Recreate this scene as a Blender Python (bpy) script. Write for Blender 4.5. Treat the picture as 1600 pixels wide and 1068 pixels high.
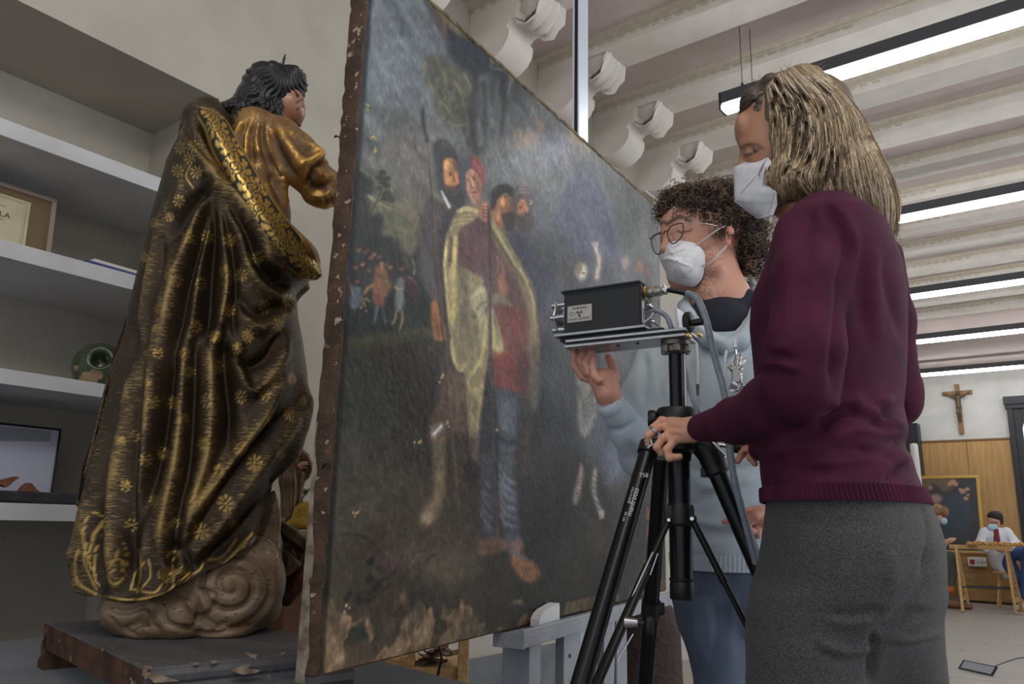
import bpy, bmesh, math, random
import numpy as np
from math import sin, cos, pi, radians, hypot, atan2, sqrt
random.seed(7)
RNG = np.random.default_rng(7)
for _o in list(bpy.data.objects): bpy.data.objects.remove(_o)
SC = bpy.context.scene
COL = SC.collection

# ------------------------------------------------------------------ camera
F, P, RO, PH, H = 1215.0, radians(13.2), radians(1.35), radians(37.2), .95
FW = np.array([-sin(PH)*cos(P), cos(PH)*cos(P), sin(P)])
_r0 = np.array([cos(PH), sin(PH), 0.]); _u0 = np.cross(_r0, FW)
CR = cos(RO)*_r0 + sin(RO)*_u0; CU = -sin(RO)*_r0 + cos(RO)*_u0
ORG = np.array([0, 0, H])
cam = bpy.data.cameras.new('camera'); cam.sensor_width = 36; cam.lens = 36*F/1600
cam.clip_start = .02
camo = bpy.data.objects.new('camera', cam); COL.objects.link(camo)
from mathutils import Matrix, Vector
camo.matrix_world = Matrix(((CR[0], CU[0], -FW[0], 0), (CR[1], CU[1], -FW[1], 0), (CR[2], CU[2], -FW[2], H), (0, 0, 0, 1)))
SC.camera = camo
# ------------------------------------------------------------------ world, exposure
wd = bpy.data.worlds.new('world'); SC.world = wd; wd.use_nodes = True
wd.node_tree.nodes['Background'].inputs[0].default_value = (.80, .86, .95, 1)
wd.node_tree.nodes['Background'].inputs[1].default_value = 1.0
SC.view_settings.view_transform = 'Standard'; SC.view_settings.look = 'None'
SC.view_settings.gamma = 1; SC.view_settings.use_curve_mapping = False
SC.view_settings.exposure = -.10
def area(name, loc, target, sx, sy, power, col):
    l = bpy.data.lights.new(name, 'AREA'); l.shape = 'RECTANGLE'; l.size = sx; l.size_y = sy
    l.energy = power; l.color = col
    o = bpy.data.objects.new(name, l); COL.objects.link(o); o.location = loc
    o.rotation_euler = (Vector(target)-Vector(loc)).to_track_quat('-Z', 'Y').to_euler()
    return o
# unseen fill lights, added: one from the right, one onto recess and statue
area('right_fill_light', (4.6, 3.6, 1.75), (-2, 2.6, 1.0), 6.0, 2.6, 110, (.86, .93, 1.0))
area('recess_fill_light', (.35, -.2, 3.3), (-2.6, .9, 1.1), 2.4, .6, 34, (1, .95, .86))

# ------------------------------------------------------------------ pixel helpers (reference points -> world)
def ray(x, y): return CR*(x-800)/F + CU*(534-y)/F + FW
def atd(x, y, D):
    d = ray(x, y); return ORG + d*D/hypot(d[0], d[1])
def onz(x, y, z):
    d = ray(x, y); return ORG + d*(z-H)/d[2]
def onp(x, y, p0, n):
    d = ray(x, y); n = np.array(n, float); return ORG + d*((np.array(p0)-ORG)@n)/(d@n)
def proj(Pt):
    d = np.atleast_2d(np.asarray(Pt, float))-ORG; k = d@FW
    return np.stack([800+F*(d@CR)/k, 534-F*(d@CU)/k, k], -1)
def along(P0, dr, px):            # point P0 + t*dr whose image column is px
    P0 = np.array(P0, float); dr = np.array(dr, float); c = (px-800)/F; w = CR-c*FW
    t = -((P0-ORG)@w)/(dr@w); return P0+dr*t
def alongy(P0, dr, py):
    P0 = np.array(P0, float); dr = np.array(dr, float); c = (534-py)/F; w = CU-c*FW
    t = -((P0-ORG)@w)/(dr@w); return P0+dr*t
def mpp(p): return (np.asarray(p, float)-ORG)@FW/F     # metres per pixel at p

# ------------------------------------------------------------------ objects
def wl(o):
    v = np.zeros(3)
    while o is not None:
        v += np.array(o.location); o = o.parent
    return v
def tag(o, label=None, cat=None, group=None, kind=None):
    if label: o['label'] = label
    if cat: o['category'] = cat
    if group: o['group'] = group
    if kind: o['kind'] = kind
    return o
def thing(name, label, cat, loc, group=None):
    o = bpy.data.objects.new(name, None); COL.objects.link(o); o.location = tuple(float(v) for v in loc)
    o.empty_display_size = .1
    return tag(o, label, cat, group)
def mk(name, V, Fc, mat, parent=None, smooth=True, col=None, loc=None, attrs=None):
    V = np.asarray(V, float).reshape(-1, 3)
    base = wl(parent) if parent is not None else (np.array(loc, float) if loc is not None else np.zeros(3))
    me = bpy.data.meshes.new(name)
    W = V-base
    if isinstance(Fc, np.ndarray):
        n = Fc.shape[1]; me.vertices.add(len(W)); me.vertices.foreach_set('co', W.astype(np.float32).ravel())
        me.loops.add(Fc.size); me.loops.foreach_set('vertex_index', Fc.astype(np.int32).ravel())
        me.polygons.add(len(Fc)); me.polygons.foreach_set('loop_start', np.arange(0, Fc.size, n, dtype=np.int32))
        me.polygons.foreach_set('loop_total', np.full(len(Fc), n, np.int32)); me.update(calc_edges=True)
    else:
        me.from_pydata(W.tolist(), [], Fc)
    if smooth is True: me.polygons.foreach_set('use_smooth', [True]*len(me.polygons))
    elif smooth: 
        me.polygons.foreach_set('use_smooth', [True]*len(me.polygons)); me.set_sharp_from_angle(angle=radians(smooth))
    for nm, a in ([('col', col)] if col is not None else [])+list((attrs or {}).items()):
        a = np.asarray(a, float)
        if a.ndim == 1: a = np.stack([a]*3, -1)
        at = me.color_attributes.new(nm, 'FLOAT_COLOR', 'POINT')
        at.data.foreach_set('color', np.concatenate([a, np.ones((len(a), 1))], 1).astype(np.float32).ravel())
    if isinstance(mat, (list, tuple)):
        for m in mat: me.materials.append(m)
    else: me.materials.append(mat)
    o = bpy.data.objects.new(name, me); COL.objects.link(o)
    if parent is not None: o.parent = parent
    else: o.location = tuple(float(v) for v in base)
    return o
def copytree(o, parent=None):
    c = o.copy(); COL.objects.link(c); c.parent = parent
    for ch in o.children: copytree(ch, c)
    return c

# ------------------------------------------------------------------ materials
def rgb(r, g, b):                 # sRGB 0-255 -> linear
    f = lambda c: (c/255/12.92 if c/255 <= .04045 else ((c/255+.055)/1.055)**2.4)
    return (f(r), f(g), f(b))
def M(name, col=(.5, .5, .5), rough=.5, metal=0., col2=None, ns=8., stretch=(1, 1, 1), mixpos=(.35, .65), col3=None, n3=40., thr3=(.6, .66),
      bump=0., bs=200., bstretch=None, bd=.002, attr=None, emit=None, es=1., sheen=0., coat=0., trans=0., ior=1.45, alpha=1., wave=None, rough2=None, spec=.5, sss=0.):
    m = bpy.data.materials.new(name); m.use_nodes = True; nt = m.node_tree; N = nt.nodes; L = nt.links
    b = N['Principled BSDF']; s = b.inputs
    def setc(x): return (*x, 1)
    s['Base Color'].default_value = setc(col); s['Roughness'].default_value = rough; s['Metallic'].default_value = metal
    s['IOR'].default_value = ior; s['Specular IOR Level'].default_value = spec
    if sheen: s['Sheen Weight'].default_value = sheen; s['Sheen Roughness'].default_value = .5
    if coat: s['Coat Weight'].default_value = coat; s['Coat Roughness'].default_value = .15
    if trans: s['Transmission Weight'].default_value = trans
    if sss: s['Subsurface Weight'].default_value = sss; s['Subsurface Radius'].default_value = (1, .35, .2); s['Subsurface Scale'].default_value = .01
    s['Alpha'].default_value = alpha
    if emit: s['Emission Color'].default_value = setc(emit); s['Emission Strength'].default_value = es
    tc = N.new('ShaderNodeTexCoord')
    def mp(sc):
        n = N.new('ShaderNodeMapping'); L.new(tc.outputs['Object'], n.inputs[0]); n.inputs['Scale'].default_value = sc; return n.outputs[0]
    def noise(v, scale, det=4):
        n = N.new('ShaderNodeTexNoise'); L.new(v, n.inputs['Vector']); n.inputs['Scale'].default_value = scale; n.inputs['Detail'].default_value = det; return n.outputs[0]
    def ramp(v, a, c):
        n = N.new('ShaderNodeMapRange'); L.new(v, n.inputs[0]); n.inputs[1].default_value = a; n.inputs[2].default_value = c; n.clamp = True; return n.outputs[0]
    def mix(f, a, c, mode='MIX'):
        n = N.new('ShaderNodeMix'); n.data_type = 'RGBA'; n.blend_type = mode
        if isinstance(f, float): n.inputs[0].default_value = f
        else: L.new(f, n.inputs[0])
        for x, i in ((a, 6), (c, 7)):
            if isinstance(x, tuple): n.inputs[i].default_value = setc(x)
            else: L.new(x, n.inputs[i])
        return n.outputs[2]
    cur = col
    if attr:
        n = N.new('ShaderNodeAttribute'); n.attribute_name = attr; cur = n.outputs['Color']
    if col2 is not None:
        f = ramp(noise(mp(stretch), ns), *mixpos)
        cur = mix(f, cur, col2) if not attr else mix(f, cur, mix(1., cur, col2, 'MULTIPLY'))
        if rough2 is not None:
            n = N.new('ShaderNodeMapRange'); L.new(f, n.inputs[0]); n.inputs[3].default_value = rough; n.inputs[4].default_value = rough2; L.new(n.outputs[0], s['Roughness'])
    if col3 is not None:
        cur = mix(ramp(noise(mp(stretch), n3, 6), *thr3), cur, col3)
    if not isinstance(cur, tuple): L.new(cur, s['Base Color'])
    if bump:
        h = noise(mp(bstretch or stretch), bs)
        if wave:
            w = N.new('ShaderNodeTexWave'); L.new(mp(wave[1]), w.inputs['Vector']); w.inputs['Scale'].default_value = wave[0]; w.inputs['Distortion'].default_value = wave[2]
            w.bands_direction = wave[3] if len(wave) > 3 else 'X'
            a = N.new('ShaderNodeMath'); a.operation = 'ADD'; L.new(h, a.inputs[0]); L.new(w.outputs['Fac'], a.inputs[1]); h = a.outputs[0]
        bn = N.new('ShaderNodeBump'); bn.inputs['Strength'].default_value = bump; bn.inputs['Distance'].default_value = bd; L.new(h, bn.inputs['Height']); L.new(bn.outputs[0], s['Normal'])
    return m

# ------------------------------------------------------------------ shape builders
def unit(v): v = np.array(v, float); return v/np.linalg.norm(v)
def frame(d):
    d = unit(d); a = np.array([0, 0, 1.]) if abs(d[2]) < .9 else np.array([1., 0, 0])
    x = unit(np.cross(a, d)); return x, np.cross(d, x), d
class MB:
    def __init__(s): s.V = []; s.F = []
    def add(s, V, Fc):
        n = len(s.V); s.V += [tuple(map(float, v)) for v in V]; s.F += [tuple(int(i)+n for i in f) for f in Fc]; return s
    def box(s, c, size, ax=None, bev=0.):
        ax = np.eye(3) if ax is None else np.array(ax, float); c = np.array(c, float); hs = np.array(size, float)/2
        if bev <= 0:
            V = [c+ax.T@(hs*np.array([x, y, z])) for z in (-1, 1) for y in (-1, 1) for x in (-1, 1)]
            return s.add(V, [(0, 2, 3, 1), (4, 5, 7, 6), (0, 1, 5, 4), (2, 6, 7, 3), (0, 4, 6, 2), (1, 3, 7, 5)])
        bm = bmesh.new(); bmesh.ops.create_cube(bm, size=1)
        for v in bm.verts: v.co = Vector((v.co.x*2*hs[0], v.co.y*2*hs[1], v.co.z*2*hs[2]))
        bmesh.ops.bevel(bm, geom=bm.edges[:], offset=min(bev, .49*min(size)), segments=2, affect='EDGES', profile=.5)
        bm.verts.index_update()
        V = [c+ax.T@np.array(v.co) for v in bm.verts]; Fc = [[v.index for v in f.verts] for f in bm.faces]; bm.free()
        return s.add(V, Fc)
    def bb(s, x0, x1, y0, y1, z0, z1, bev=0.): return s.box(((x0+x1)/2, (y0+y1)/2, (z0+z1)/2), (abs(x1-x0), abs(y1-y0), abs(z1-z0)), None, bev)
    def tube(s, pts, r, n=12, cap=True, flat=1., up=None):
        pts = [np.array(p, float) for p in pts]; m = len(pts); rs = r if hasattr(r, '__len__') else [r]*m
        x0 = None; V = []
        for i in range(m):
            d = unit(pts[min(i+1, m-1)]-pts[max(i-1, 0)])
            if x0 is None:
                x = unit(np.cross(up, d)) if up is not None else frame(d)[0]
            else: x = unit(x0-d*(x0@d))
            y = np.cross(d, x); x0 = x
            for k in range(n):
                a = 2*pi*k/n; V.append(pts[i]+rs[i]*(cos(a)*x+flat*sin(a)*y))
        Fc = [(i*n+k, i*n+(k+1) % n, (i+1)*n+(k+1) % n, (i+1)*n+k) for i in range(m-1) for k in range(n)]
        if cap: Fc += [tuple(range(n-1, -1, -1)), tuple((m-1)*n+k for k in range(n))]
        return s.add(V, Fc)
    def cyl(s, a, b, r, r2=None, n=24): return s.tube([a, b], [r, r if r2 is None else r2], n)
    def lathe(s, prof, c, axis=(0, 0, 1), n=32):   # prof = [(radius, height)...]
        x, y, d = frame(axis); c = np.array(c, float)
        V = [c+d*h+r*(cos(2*pi*k/n)*x+sin(2*pi*k/n)*y) for r, h in prof for k in range(n)]
        m = len(prof); Fc = [(i*n+k, i*n+(k+1) % n, (i+1)*n+(k+1) % n, (i+1)*n+k) for i in range(m-1) for k in range(n)]
        Fc += [tuple(range(n-1, -1, -1)), tuple((m-1)*n+k for k in range(n))]
        return s.add(V, Fc)
    def prism(s, poly, off):        # poly: 3-D points, off: extrusion vector
        poly = [np.array(p, float) for p in poly]; n = len(poly); off = np.array(off, float)
        nn = np.zeros(3)
        for i in range(n): nn += np.cross(poly[i], poly[(i+1) % n])
        if nn@off > 0: poly = poly[::-1]
        V = poly+[p+off for p in poly]
        return s.add(V, [tuple(range(n)), tuple(range(2*n-1, n-1, -1))]+[(i, i+n, (i+1) % n+n, (i+1) % n) for i in range(n)])
    def ball(s, c, r, n=16, sc=(1, 1, 1), ax=None):
        ax = np.eye(3) if ax is None else np.array(ax); c = np.array(c, float); V = []; m = n//2
        for i in range(m+1):
            t = pi*i/m
            for k in range(n): V.append(c+ax.T@(np.array([sin(t)*cos(2*pi*k/n)*sc[0], sin(t)*sin(2*pi*k/n)*sc[1], cos(t)*sc[2]])*r))
        return s.add(V, [(i*n+k, (i+1)*n+k, (i+1)*n+(k+1) % n, i*n+(k+1) % n) for i in range(m) for k in range(n)])
    def mk(s, name, mat, parent=None, smooth=40, **kw):
        return mk(name, s.V, s.F, mat, parent, smooth, **kw)

# --- signed-distance modelling: smooth unions of tapered limbs, ellipsoids and stacked ellipses
def cone(a, b, ra, rb=None, k=.01, sub=False): return ('c', np.array(a, float), np.array(b, float), ra, ra if rb is None else rb, k, sub)
def chain(pts, rs, k=.01): return [cone(pts[i], pts[i+1], rs[i], rs[i+1], k) for i in range(len(pts)-1)]
def ell(c, r, ax=None, k=.01, sub=False): return ('e', np.array(c, float), np.array(r, float), np.eye(3) if ax is None else np.array(ax, float), k, sub)
def stack(rows, ux, k=.01):       # rows: (centre, half-width along ux, half-depth), sorted by z
    rows = sorted(rows, key=lambda r: r[0][2]); ux = unit(ux); return ('s', rows, ux, np.array([-ux[1], ux[0], 0]), k, False)
def sdf(prims, h, fn=None):
    lo = []; hi = []
    for p in prims:
        if p[-1]: continue
        if p[0] == 'c': r = max(p[3], p[4]); lo.append(np.minimum(p[1], p[2])-r); hi.append(np.maximum(p[1], p[2])+r)
        elif p[0] == 'e': r = max(p[2]); lo.append(p[1]-r); hi.append(p[1]+r)
        else:
            for c, a, b in p[1]: r = max(a, b); q = np.array([r, r, 0]); lo.append(c-q); hi.append(c+q)
    lo = np.min(lo, 0)-3*h; hi = np.max(hi, 0)+3*h
    n = np.ceil((hi-lo)/h).astype(int)+1
    ax = [lo[i]+h*np.arange(n[i]) for i in range(3)]
    D = np.full(n, 1., np.float32)
    for p in prims:
        k = p[-2]
        if p[0] == 'c': r = max(p[3], p[4]); a0 = np.minimum(p[1], p[2])-r; a1 = np.maximum(p[1], p[2])+r
        elif p[0] == 'e': r = max(p[2]); a0 = p[1]-r; a1 = p[1]+r
        else:
            cs = np.array([c for c, a, b in p[1]]); rr = max(max(a, b) for c, a, b in p[1]); a0 = cs.min(0)-[rr, rr, 0]; a1 = cs.max(0)+[rr, rr, 0]
        m = k*1.2+3*h; i0 = np.clip(((a0-m-lo)/h).astype(int), 0, n-1); i1 = np.clip(((a1+m-lo)/h).astype(int)+2, 1, n)
        if (i1 <= i0).any(): continue
        X = ax[0][i0[0]:i1[0], None, None]; Y = ax[1][None, i0[1]:i1[1], None]; Z = ax[2][None, None, i0[2]:i1[2]]
        if p[0] == 'c':
            ab = p[2]-p[1]; L2 = max(ab@ab, 1e-12)
            t = np.clip(((X-p[1][0])*ab[0]+(Y-p[1][1])*ab[1]+(Z-p[1][2])*ab[2])/L2, 0, 1)
            d = np.sqrt((X-p[1][0]-t*ab[0])**2+(Y-p[1][1]-t*ab[1])**2+(Z-p[1][2]-t*ab[2])**2)-(p[3]+(p[4]-p[3])*t)
        elif p[0] == 'e':
            q = [(X-p[1][0])*p[3][i][0]+(Y-p[1][1])*p[3][i][1]+(Z-p[1][2])*p[3][i][2] for i in range(3)]; r = p[2]
            k0 = np.sqrt((q[0]/r[0])**2+(q[1]/r[1])**2+(q[2]/r[2])**2); k1 = np.sqrt((q[0]/r[0]**2)**2+(q[1]/r[1]**2)**2+(q[2]/r[2]**2)**2)+1e-9
            d = k0*(k0-1)/k1
        else:
            zs = np.array([c[2] for c, a, b in p[1]]); f = lambda v: np.interp(Z.ravel(), zs, v)[None, None, :]
            cx = f([c[0] for c, a, b in p[1]]); cy = f([c[1] for c, a, b in p[1]]); a = f([r[1] for r in p[1]]); b = f([r[2] for r in p[1]])
            u = (X-cx)*p[2][0]+(Y-cy)*p[2][1]; v = (X-cx)*p[3][0]+(Y-cy)*p[3][1]
            k0 = np.sqrt((u/a)**2+(v/b)**2); k1 = np.sqrt((u/a**2)**2+(v/b**2)**2)+1e-9
            d = k0*(k0-1)/k1; d = np.maximum(d, np.maximum(zs[0]-Z, Z-zs[-1]))
        S = D[i0[0]:i1[0], i0[1]:i1[1], i0[2]:i1[2]]
        if p[-1]:
            hh = np.clip(.5-.5*(S+d)/k, 0, 1); D[i0[0]:i1[0], i0[1]:i1[1], i0[2]:i1[2]] = S*(1-hh)+(-d)*hh+k*hh*(1-hh)
        else:
            hh = np.clip(.5+.5*(S-d)/k, 0, 1); D[i0[0]:i1[0], i0[1]:i1[1], i0[2]:i1[2]] = S*(1-hh)+d*hh-k*hh*(1-hh)
    if fn is not None: D = fn(D, *np.meshgrid(*ax, indexing='ij', sparse=True))
    return nets(D, lo, h)
def nets(D, lo, h):
    s = D < 0
    c8 = [(i, j, k) for i in (0, 1) for j in (0, 1) for k in (0, 1)]
    sl = lambda A, o: A[o[0]:A.shape[0]-1+o[0], o[1]:A.shape[1]-1+o[1], o[2]:A.shape[2]-1+o[2]]
    cnt = sum(sl(s, o).astype(np.int8) for o in c8); act = (cnt > 0) & (cnt < 8)
    idx = np.full(act.shape, -1, np.int64); cells = np.argwhere(act); idx[act] = np.arange(len(cells))
    val = np.stack([D[cells[:, 0]+o[0], cells[:, 1]+o[1], cells[:, 2]+o[2]] for o in c8], 1)
    acc = np.zeros((len(cells), 3)); num = np.zeros(len(cells))
    for a in range(8):
        for b in range(a+1, 8):
            oa, ob = np.array(c8[a]), np.array(c8[b])
            if abs(oa-ob).sum() != 1: continue
            va, vb = val[:, a], val[:, b]; m = (va < 0) != (vb < 0); t = np.where(m, va/(va-vb+1e-20), 0)
            acc[m] += (oa+(ob-oa)*t[m, None]); num += m
    V = lo+h*(cells+acc/num[:, None])
    Q = []
    for axn in range(3):
        e = np.zeros(3, int); e[axn] = 1; u = np.zeros(3, int); u[(axn+1) % 3] = 1; w = np.zeros(3, int); w[(axn+2) % 3] = 1
        A = s[:s.shape[0]-e[0], :s.shape[1]-e[1], :s.shape[2]-e[2]]; B = s[e[0]:, e[1]:, e[2]:]
        for fl, m in ((False, A & ~B), (True, ~A & B)):
            q = np.argwhere(m); q = q[(q-u-w >= 0).all(1)]
            q = q[(q < np.array(act.shape)).all(1)]
            g = [idx[tuple((q-d).T)] for d in (u*0, u, u+w, w)]
            g = np.stack(g if not fl else g[::-1], 1); Q.append(g[(g >= 0).all(1)])
    return V, np.concatenate(Q)[:, ::1]
def relax(V, Q, it=1, lam=.5):
    e = np.concatenate([Q[:, [i, (i+1) % Q.shape[1]]] for i in range(Q.shape[1])]); e = np.concatenate([e, e[:, ::-1]])
    c = np.maximum(np.bincount(e[:, 0], minlength=len(V)), 1)[:, None]
    for _ in range(it):
        s = np.stack([np.bincount(e[:, 0], V[e[:, 1], i], len(V)) for i in range(3)], 1)/c
        V = V+lam*(s-V)
    return V
def normals(V, Q):
    n = np.cross(V[Q[:, 2]]-V[Q[:, 0]], V[Q[:, -1 if Q.shape[1] == 4 else 1]]-V[Q[:, 1 if Q.shape[1] == 4 else 0]])
    N = np.stack([np.bincount(Q.ravel(), np.repeat(n[:, i], Q.shape[1]), len(V)) for i in range(3)], 1)
    return N/(np.linalg.norm(N, axis=1, keepdims=True)+1e-12)
def orient(V, Q):
    V = np.asarray(V); Q = np.asarray(Q); v = V-V.mean(0)
    return Q if (v[Q].mean(1)*np.cross(V[Q[:, 2]]-V[Q[:, 0]], V[Q[:, 3]]-V[Q[:, 1]])).sum() > 0 else Q[:, ::-1].copy()
def segd(q, pl):                  # distance (px) and parameter 0..1 to a polyline
    pl = np.array(pl, float); L = np.r_[0, np.cumsum(np.linalg.norm(np.diff(pl, axis=0), axis=1))]; L /= L[-1]
    best = np.full(len(q), 1e9); tt = np.zeros(len(q)); sd = np.zeros(len(q))
    for i in range(len(pl)-1):
        ab = pl[i+1]-pl[i]
        if ab@ab < 1e-9: continue
        t = np.clip(((q-pl[i])@ab)/(ab@ab), 0, 1); r = q-pl[i]-t[:, None]*ab; d = np.hypot(r[:, 0], r[:, 1])
        m = d < best; best[m] = d[m]; tt[m] = (L[i]+(L[i+1]-L[i])*t)[m]; sd[m] = (ab[0]*r[:, 1]-ab[1]*r[:, 0])[m]
    return best, tt, sd
def spl(pl, n=6):                 # Catmull-Rom smoothing
    p = np.array(pl, float); 
    if len(p) < 3: return p
    e = np.vstack([2*p[0]-p[1], p, 2*p[-1]-p[-2]]); out = []
    for i in range(len(p)-1):
        a, b, c, d = e[i:i+4]
        for t in np.arange(n)/n: out.append(.5*((2*b)+(c-a)*t+(2*a-5*b+4*c-d)*t*t+(3*b-a-3*c+d)*t**3))
    return np.vstack(out+[p[-1]])
def press(V, Q, strokes, scale=1.):   # folds: ridges (+) and creases (-), amplitude in mm, width in reference px, modelled into the surface
    N = normals(V, Q); q = proj(V)[:, :2]; view = V-ORG; view /= np.linalg.norm(view, axis=1, keepdims=True)
    f = np.clip(-(N*view).sum(1)*3, 0, 1); disp = np.zeros(len(V))
    for amp, w, *pl in strokes:
        pp = spl(pl, 4); lo = pp.min(0)-3*w; hi = pp.max(0)+3*w
        m = np.flatnonzero((q > lo).all(1) & (q < hi).all(1) & (f > 0))
        if not len(m): continue
        d, t, _ = segd(q[m], pp); disp[m] += amp*.001*np.exp(-(d/w)**2)*np.clip(np.minimum(t, 1-t)*5+.25, 0, 1)
    return V+N*(disp*f*scale)[:, None]
def loft(rings, close=True, caps=True):   # rings: (m, n, 3) array
    R = np.asarray(rings, float); m, n = R.shape[:2]; i = np.arange(m-1)[:, None]*n; k = np.arange(n if close else n-1)[None, :]; k2 = (k+1) % n
    Q = np.stack([i+k, i+k2, i+n+k2, i+n+k], -1).reshape(-1, 4); V = R.reshape(-1, 3)
    if caps:
        c0, c1 = R[0].mean(0), R[-1].mean(0); V = np.vstack([V, c0, c1]); a = np.arange(n); b = (a+1) % n; z = len(V)
        Q = np.vstack([Q, np.stack([b, a, np.full(n, z-2), np.full(n, z-2)], 1)[:, [0, 1, 2, 2]], np.stack([(m-1)*n+a, (m-1)*n+b, np.full(n, z-1), np.full(n, z-1)], 1)])
        tri = Q[-2*n:, :3]; Q = Q[:-2*n]
        return V, [tuple(q) for q in Q.tolist()]+[tuple(t) for t in tri.tolist()]
    return V, Q
def strands(P, r, n=3, taper=.25): # P: (m, k, 3) centre lines -> one tube mesh (arrays)
    P = np.asarray(P, float); m, k, _ = P.shape; T = np.gradient(P, axis=1); T /= np.linalg.norm(T, axis=2, keepdims=True)+1e-12
    A = np.cross(T, np.array([.31, .52, .8])); A /= np.linalg.norm(A, axis=2, keepdims=True)+1e-12; B = np.cross(T, A)
    rr = (np.asarray(r, float).reshape(-1, 1)*np.ones((m, k))*(1-(1-taper)*np.abs(np.linspace(-.4, 1, k))**3)[None])
    an = 2*pi*np.arange(n)/n
    V = P[:, :, None]+rr[:, :, None, None]*(np.cos(an)[None, None, :, None]*A[:, :, None]+np.sin(an)[None, None, :, None]*B[:, :, None])
    b = (np.arange(m)*k*n)[:, None, None]+(np.arange(k-1)*n)[None, :, None]; a = np.arange(n)[None, None, :]; a2 = (a+1) % n
    Q = np.stack([b+a, b+a2, b+n+a2, b+n+a], -1).reshape(-1, 4)
    return V.reshape(-1, 3), Q
def polymask(q, poly, soft=0.):   # even-odd point in polygon (px)
    poly = np.array(poly, float); x, y = q[:, 0], q[:, 1]; ins = np.zeros(len(q), bool); j = len(poly)-1
    for i in range(len(poly)):
        xi, yi = poly[i]; xj, yj = poly[j]; c = ((yi > y) != (yj > y)); ins ^= c & (x < (xj-xi)*(y-yi)/(yj-yi+1e-12)+xi); j = i
    if soft <= 0: return ins.astype(float)
    d, _, _ = segd(q, np.vstack([poly, poly[:1]])); return np.clip(.5+np.where(ins, d, -d)/(2*soft), 0, 1)
# ================================================================== THE SETTING
def struct(o): o['kind'] = 'structure'; return o
m_wall = M('warm_plaster', rgb(178, 171, 158), .85, col2=rgb(168, 161, 149), ns=3, bump=.15, bs=60, bd=.004)
m_wallw = M('white_plaster', rgb(205, 203, 198), .85, col2=rgb(196, 193, 187), ns=4, bump=.1, bs=60)
m_ceil = M('ceiling_plaster', rgb(200, 184, 178), .9, col2=rgb(190, 174, 168), ns=2.5, bump=.1, bs=40)
m_beam = M('beam_plaster', rgb(222, 215, 207), .85, col2=rgb(212, 204, 195), ns=6, bump=.12, bs=50)
m_mould = M('moulding_plaster', rgb(204, 194, 176), .9, col2=rgb(192, 181, 162), ns=30)
m_shelf = M('white_shelf_paint', rgb(200, 200, 203), .6, col2=rgb(190, 190, 192), ns=6)
XL, XB = -2.65, -3.155           # wall face, back of the shelf recess
YN = 1.52                        # right-hand side of the recess
b = MB(); b.bb(XL-.65, XL, YN, 14.6, 0, 4.2); b.bb(XL-.65, XL, -1.6, YN, 2.577, 4.2); b.bb(XL-.65, XB, -1.6, YN, 0, 2.577)
wall_left = struct(b.mk('wall_left', m_wall, smooth=False))
for zt, zb in ((2.165, 2.108), (1.777, 1.722), (1.379, 1.332), (.979, .927)):
    MB().bb(XB, XL-.004, -1.6, YN, zb, zt, .002).mk('shelf', m_shelf, wall_left, smooth=False)
# floor: pale grey laminate planks, each its own piece where they can be told apart
m_floor = M('floor_base', rgb(138, 131, 124), .6)
m_plank = [M('plank_'+s, c, .42, col2=c2, ns=5, stretch=(.5, 6, 1), bump=.1, bs=40) for s, c, c2 in
           (('pale', rgb(158, 151, 144), rgb(148, 141, 134)), ('grey', rgb(154, 148, 142), rgb(145, 139, 132)), ('warm', rgb(158, 150, 141), rgb(148, 140, 131)))]
floor = struct(MB().bb(-3.3, 5.2, -2.5, 14.6, -.1, -.006).mk('floor', m_floor, smooth=False))
pm = []
for i in range(3):
    o = MB().box((0, 0, -.003), (1.296, .196, .012), None, .0015).mk('plank', m_plank[i], floor, smooth=False); pm.append(o)
k = 0
for j in range(62):
    for i in range(5):
        y = 2.3+.2*j; x = -3.9+(j*.47 % 1.3)+1.3*i
        if x > 1.6+.12*y or x < -3.9: continue
        src = pm[(i*5+j*7+(j*j) % 5) % 3]
        if k < 3: o = pm[k]
        else: o = src.copy(); COL.objects.link(o)
        k += 1
        o.location = (x+.65, y, 0); o.parent = floor
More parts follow.
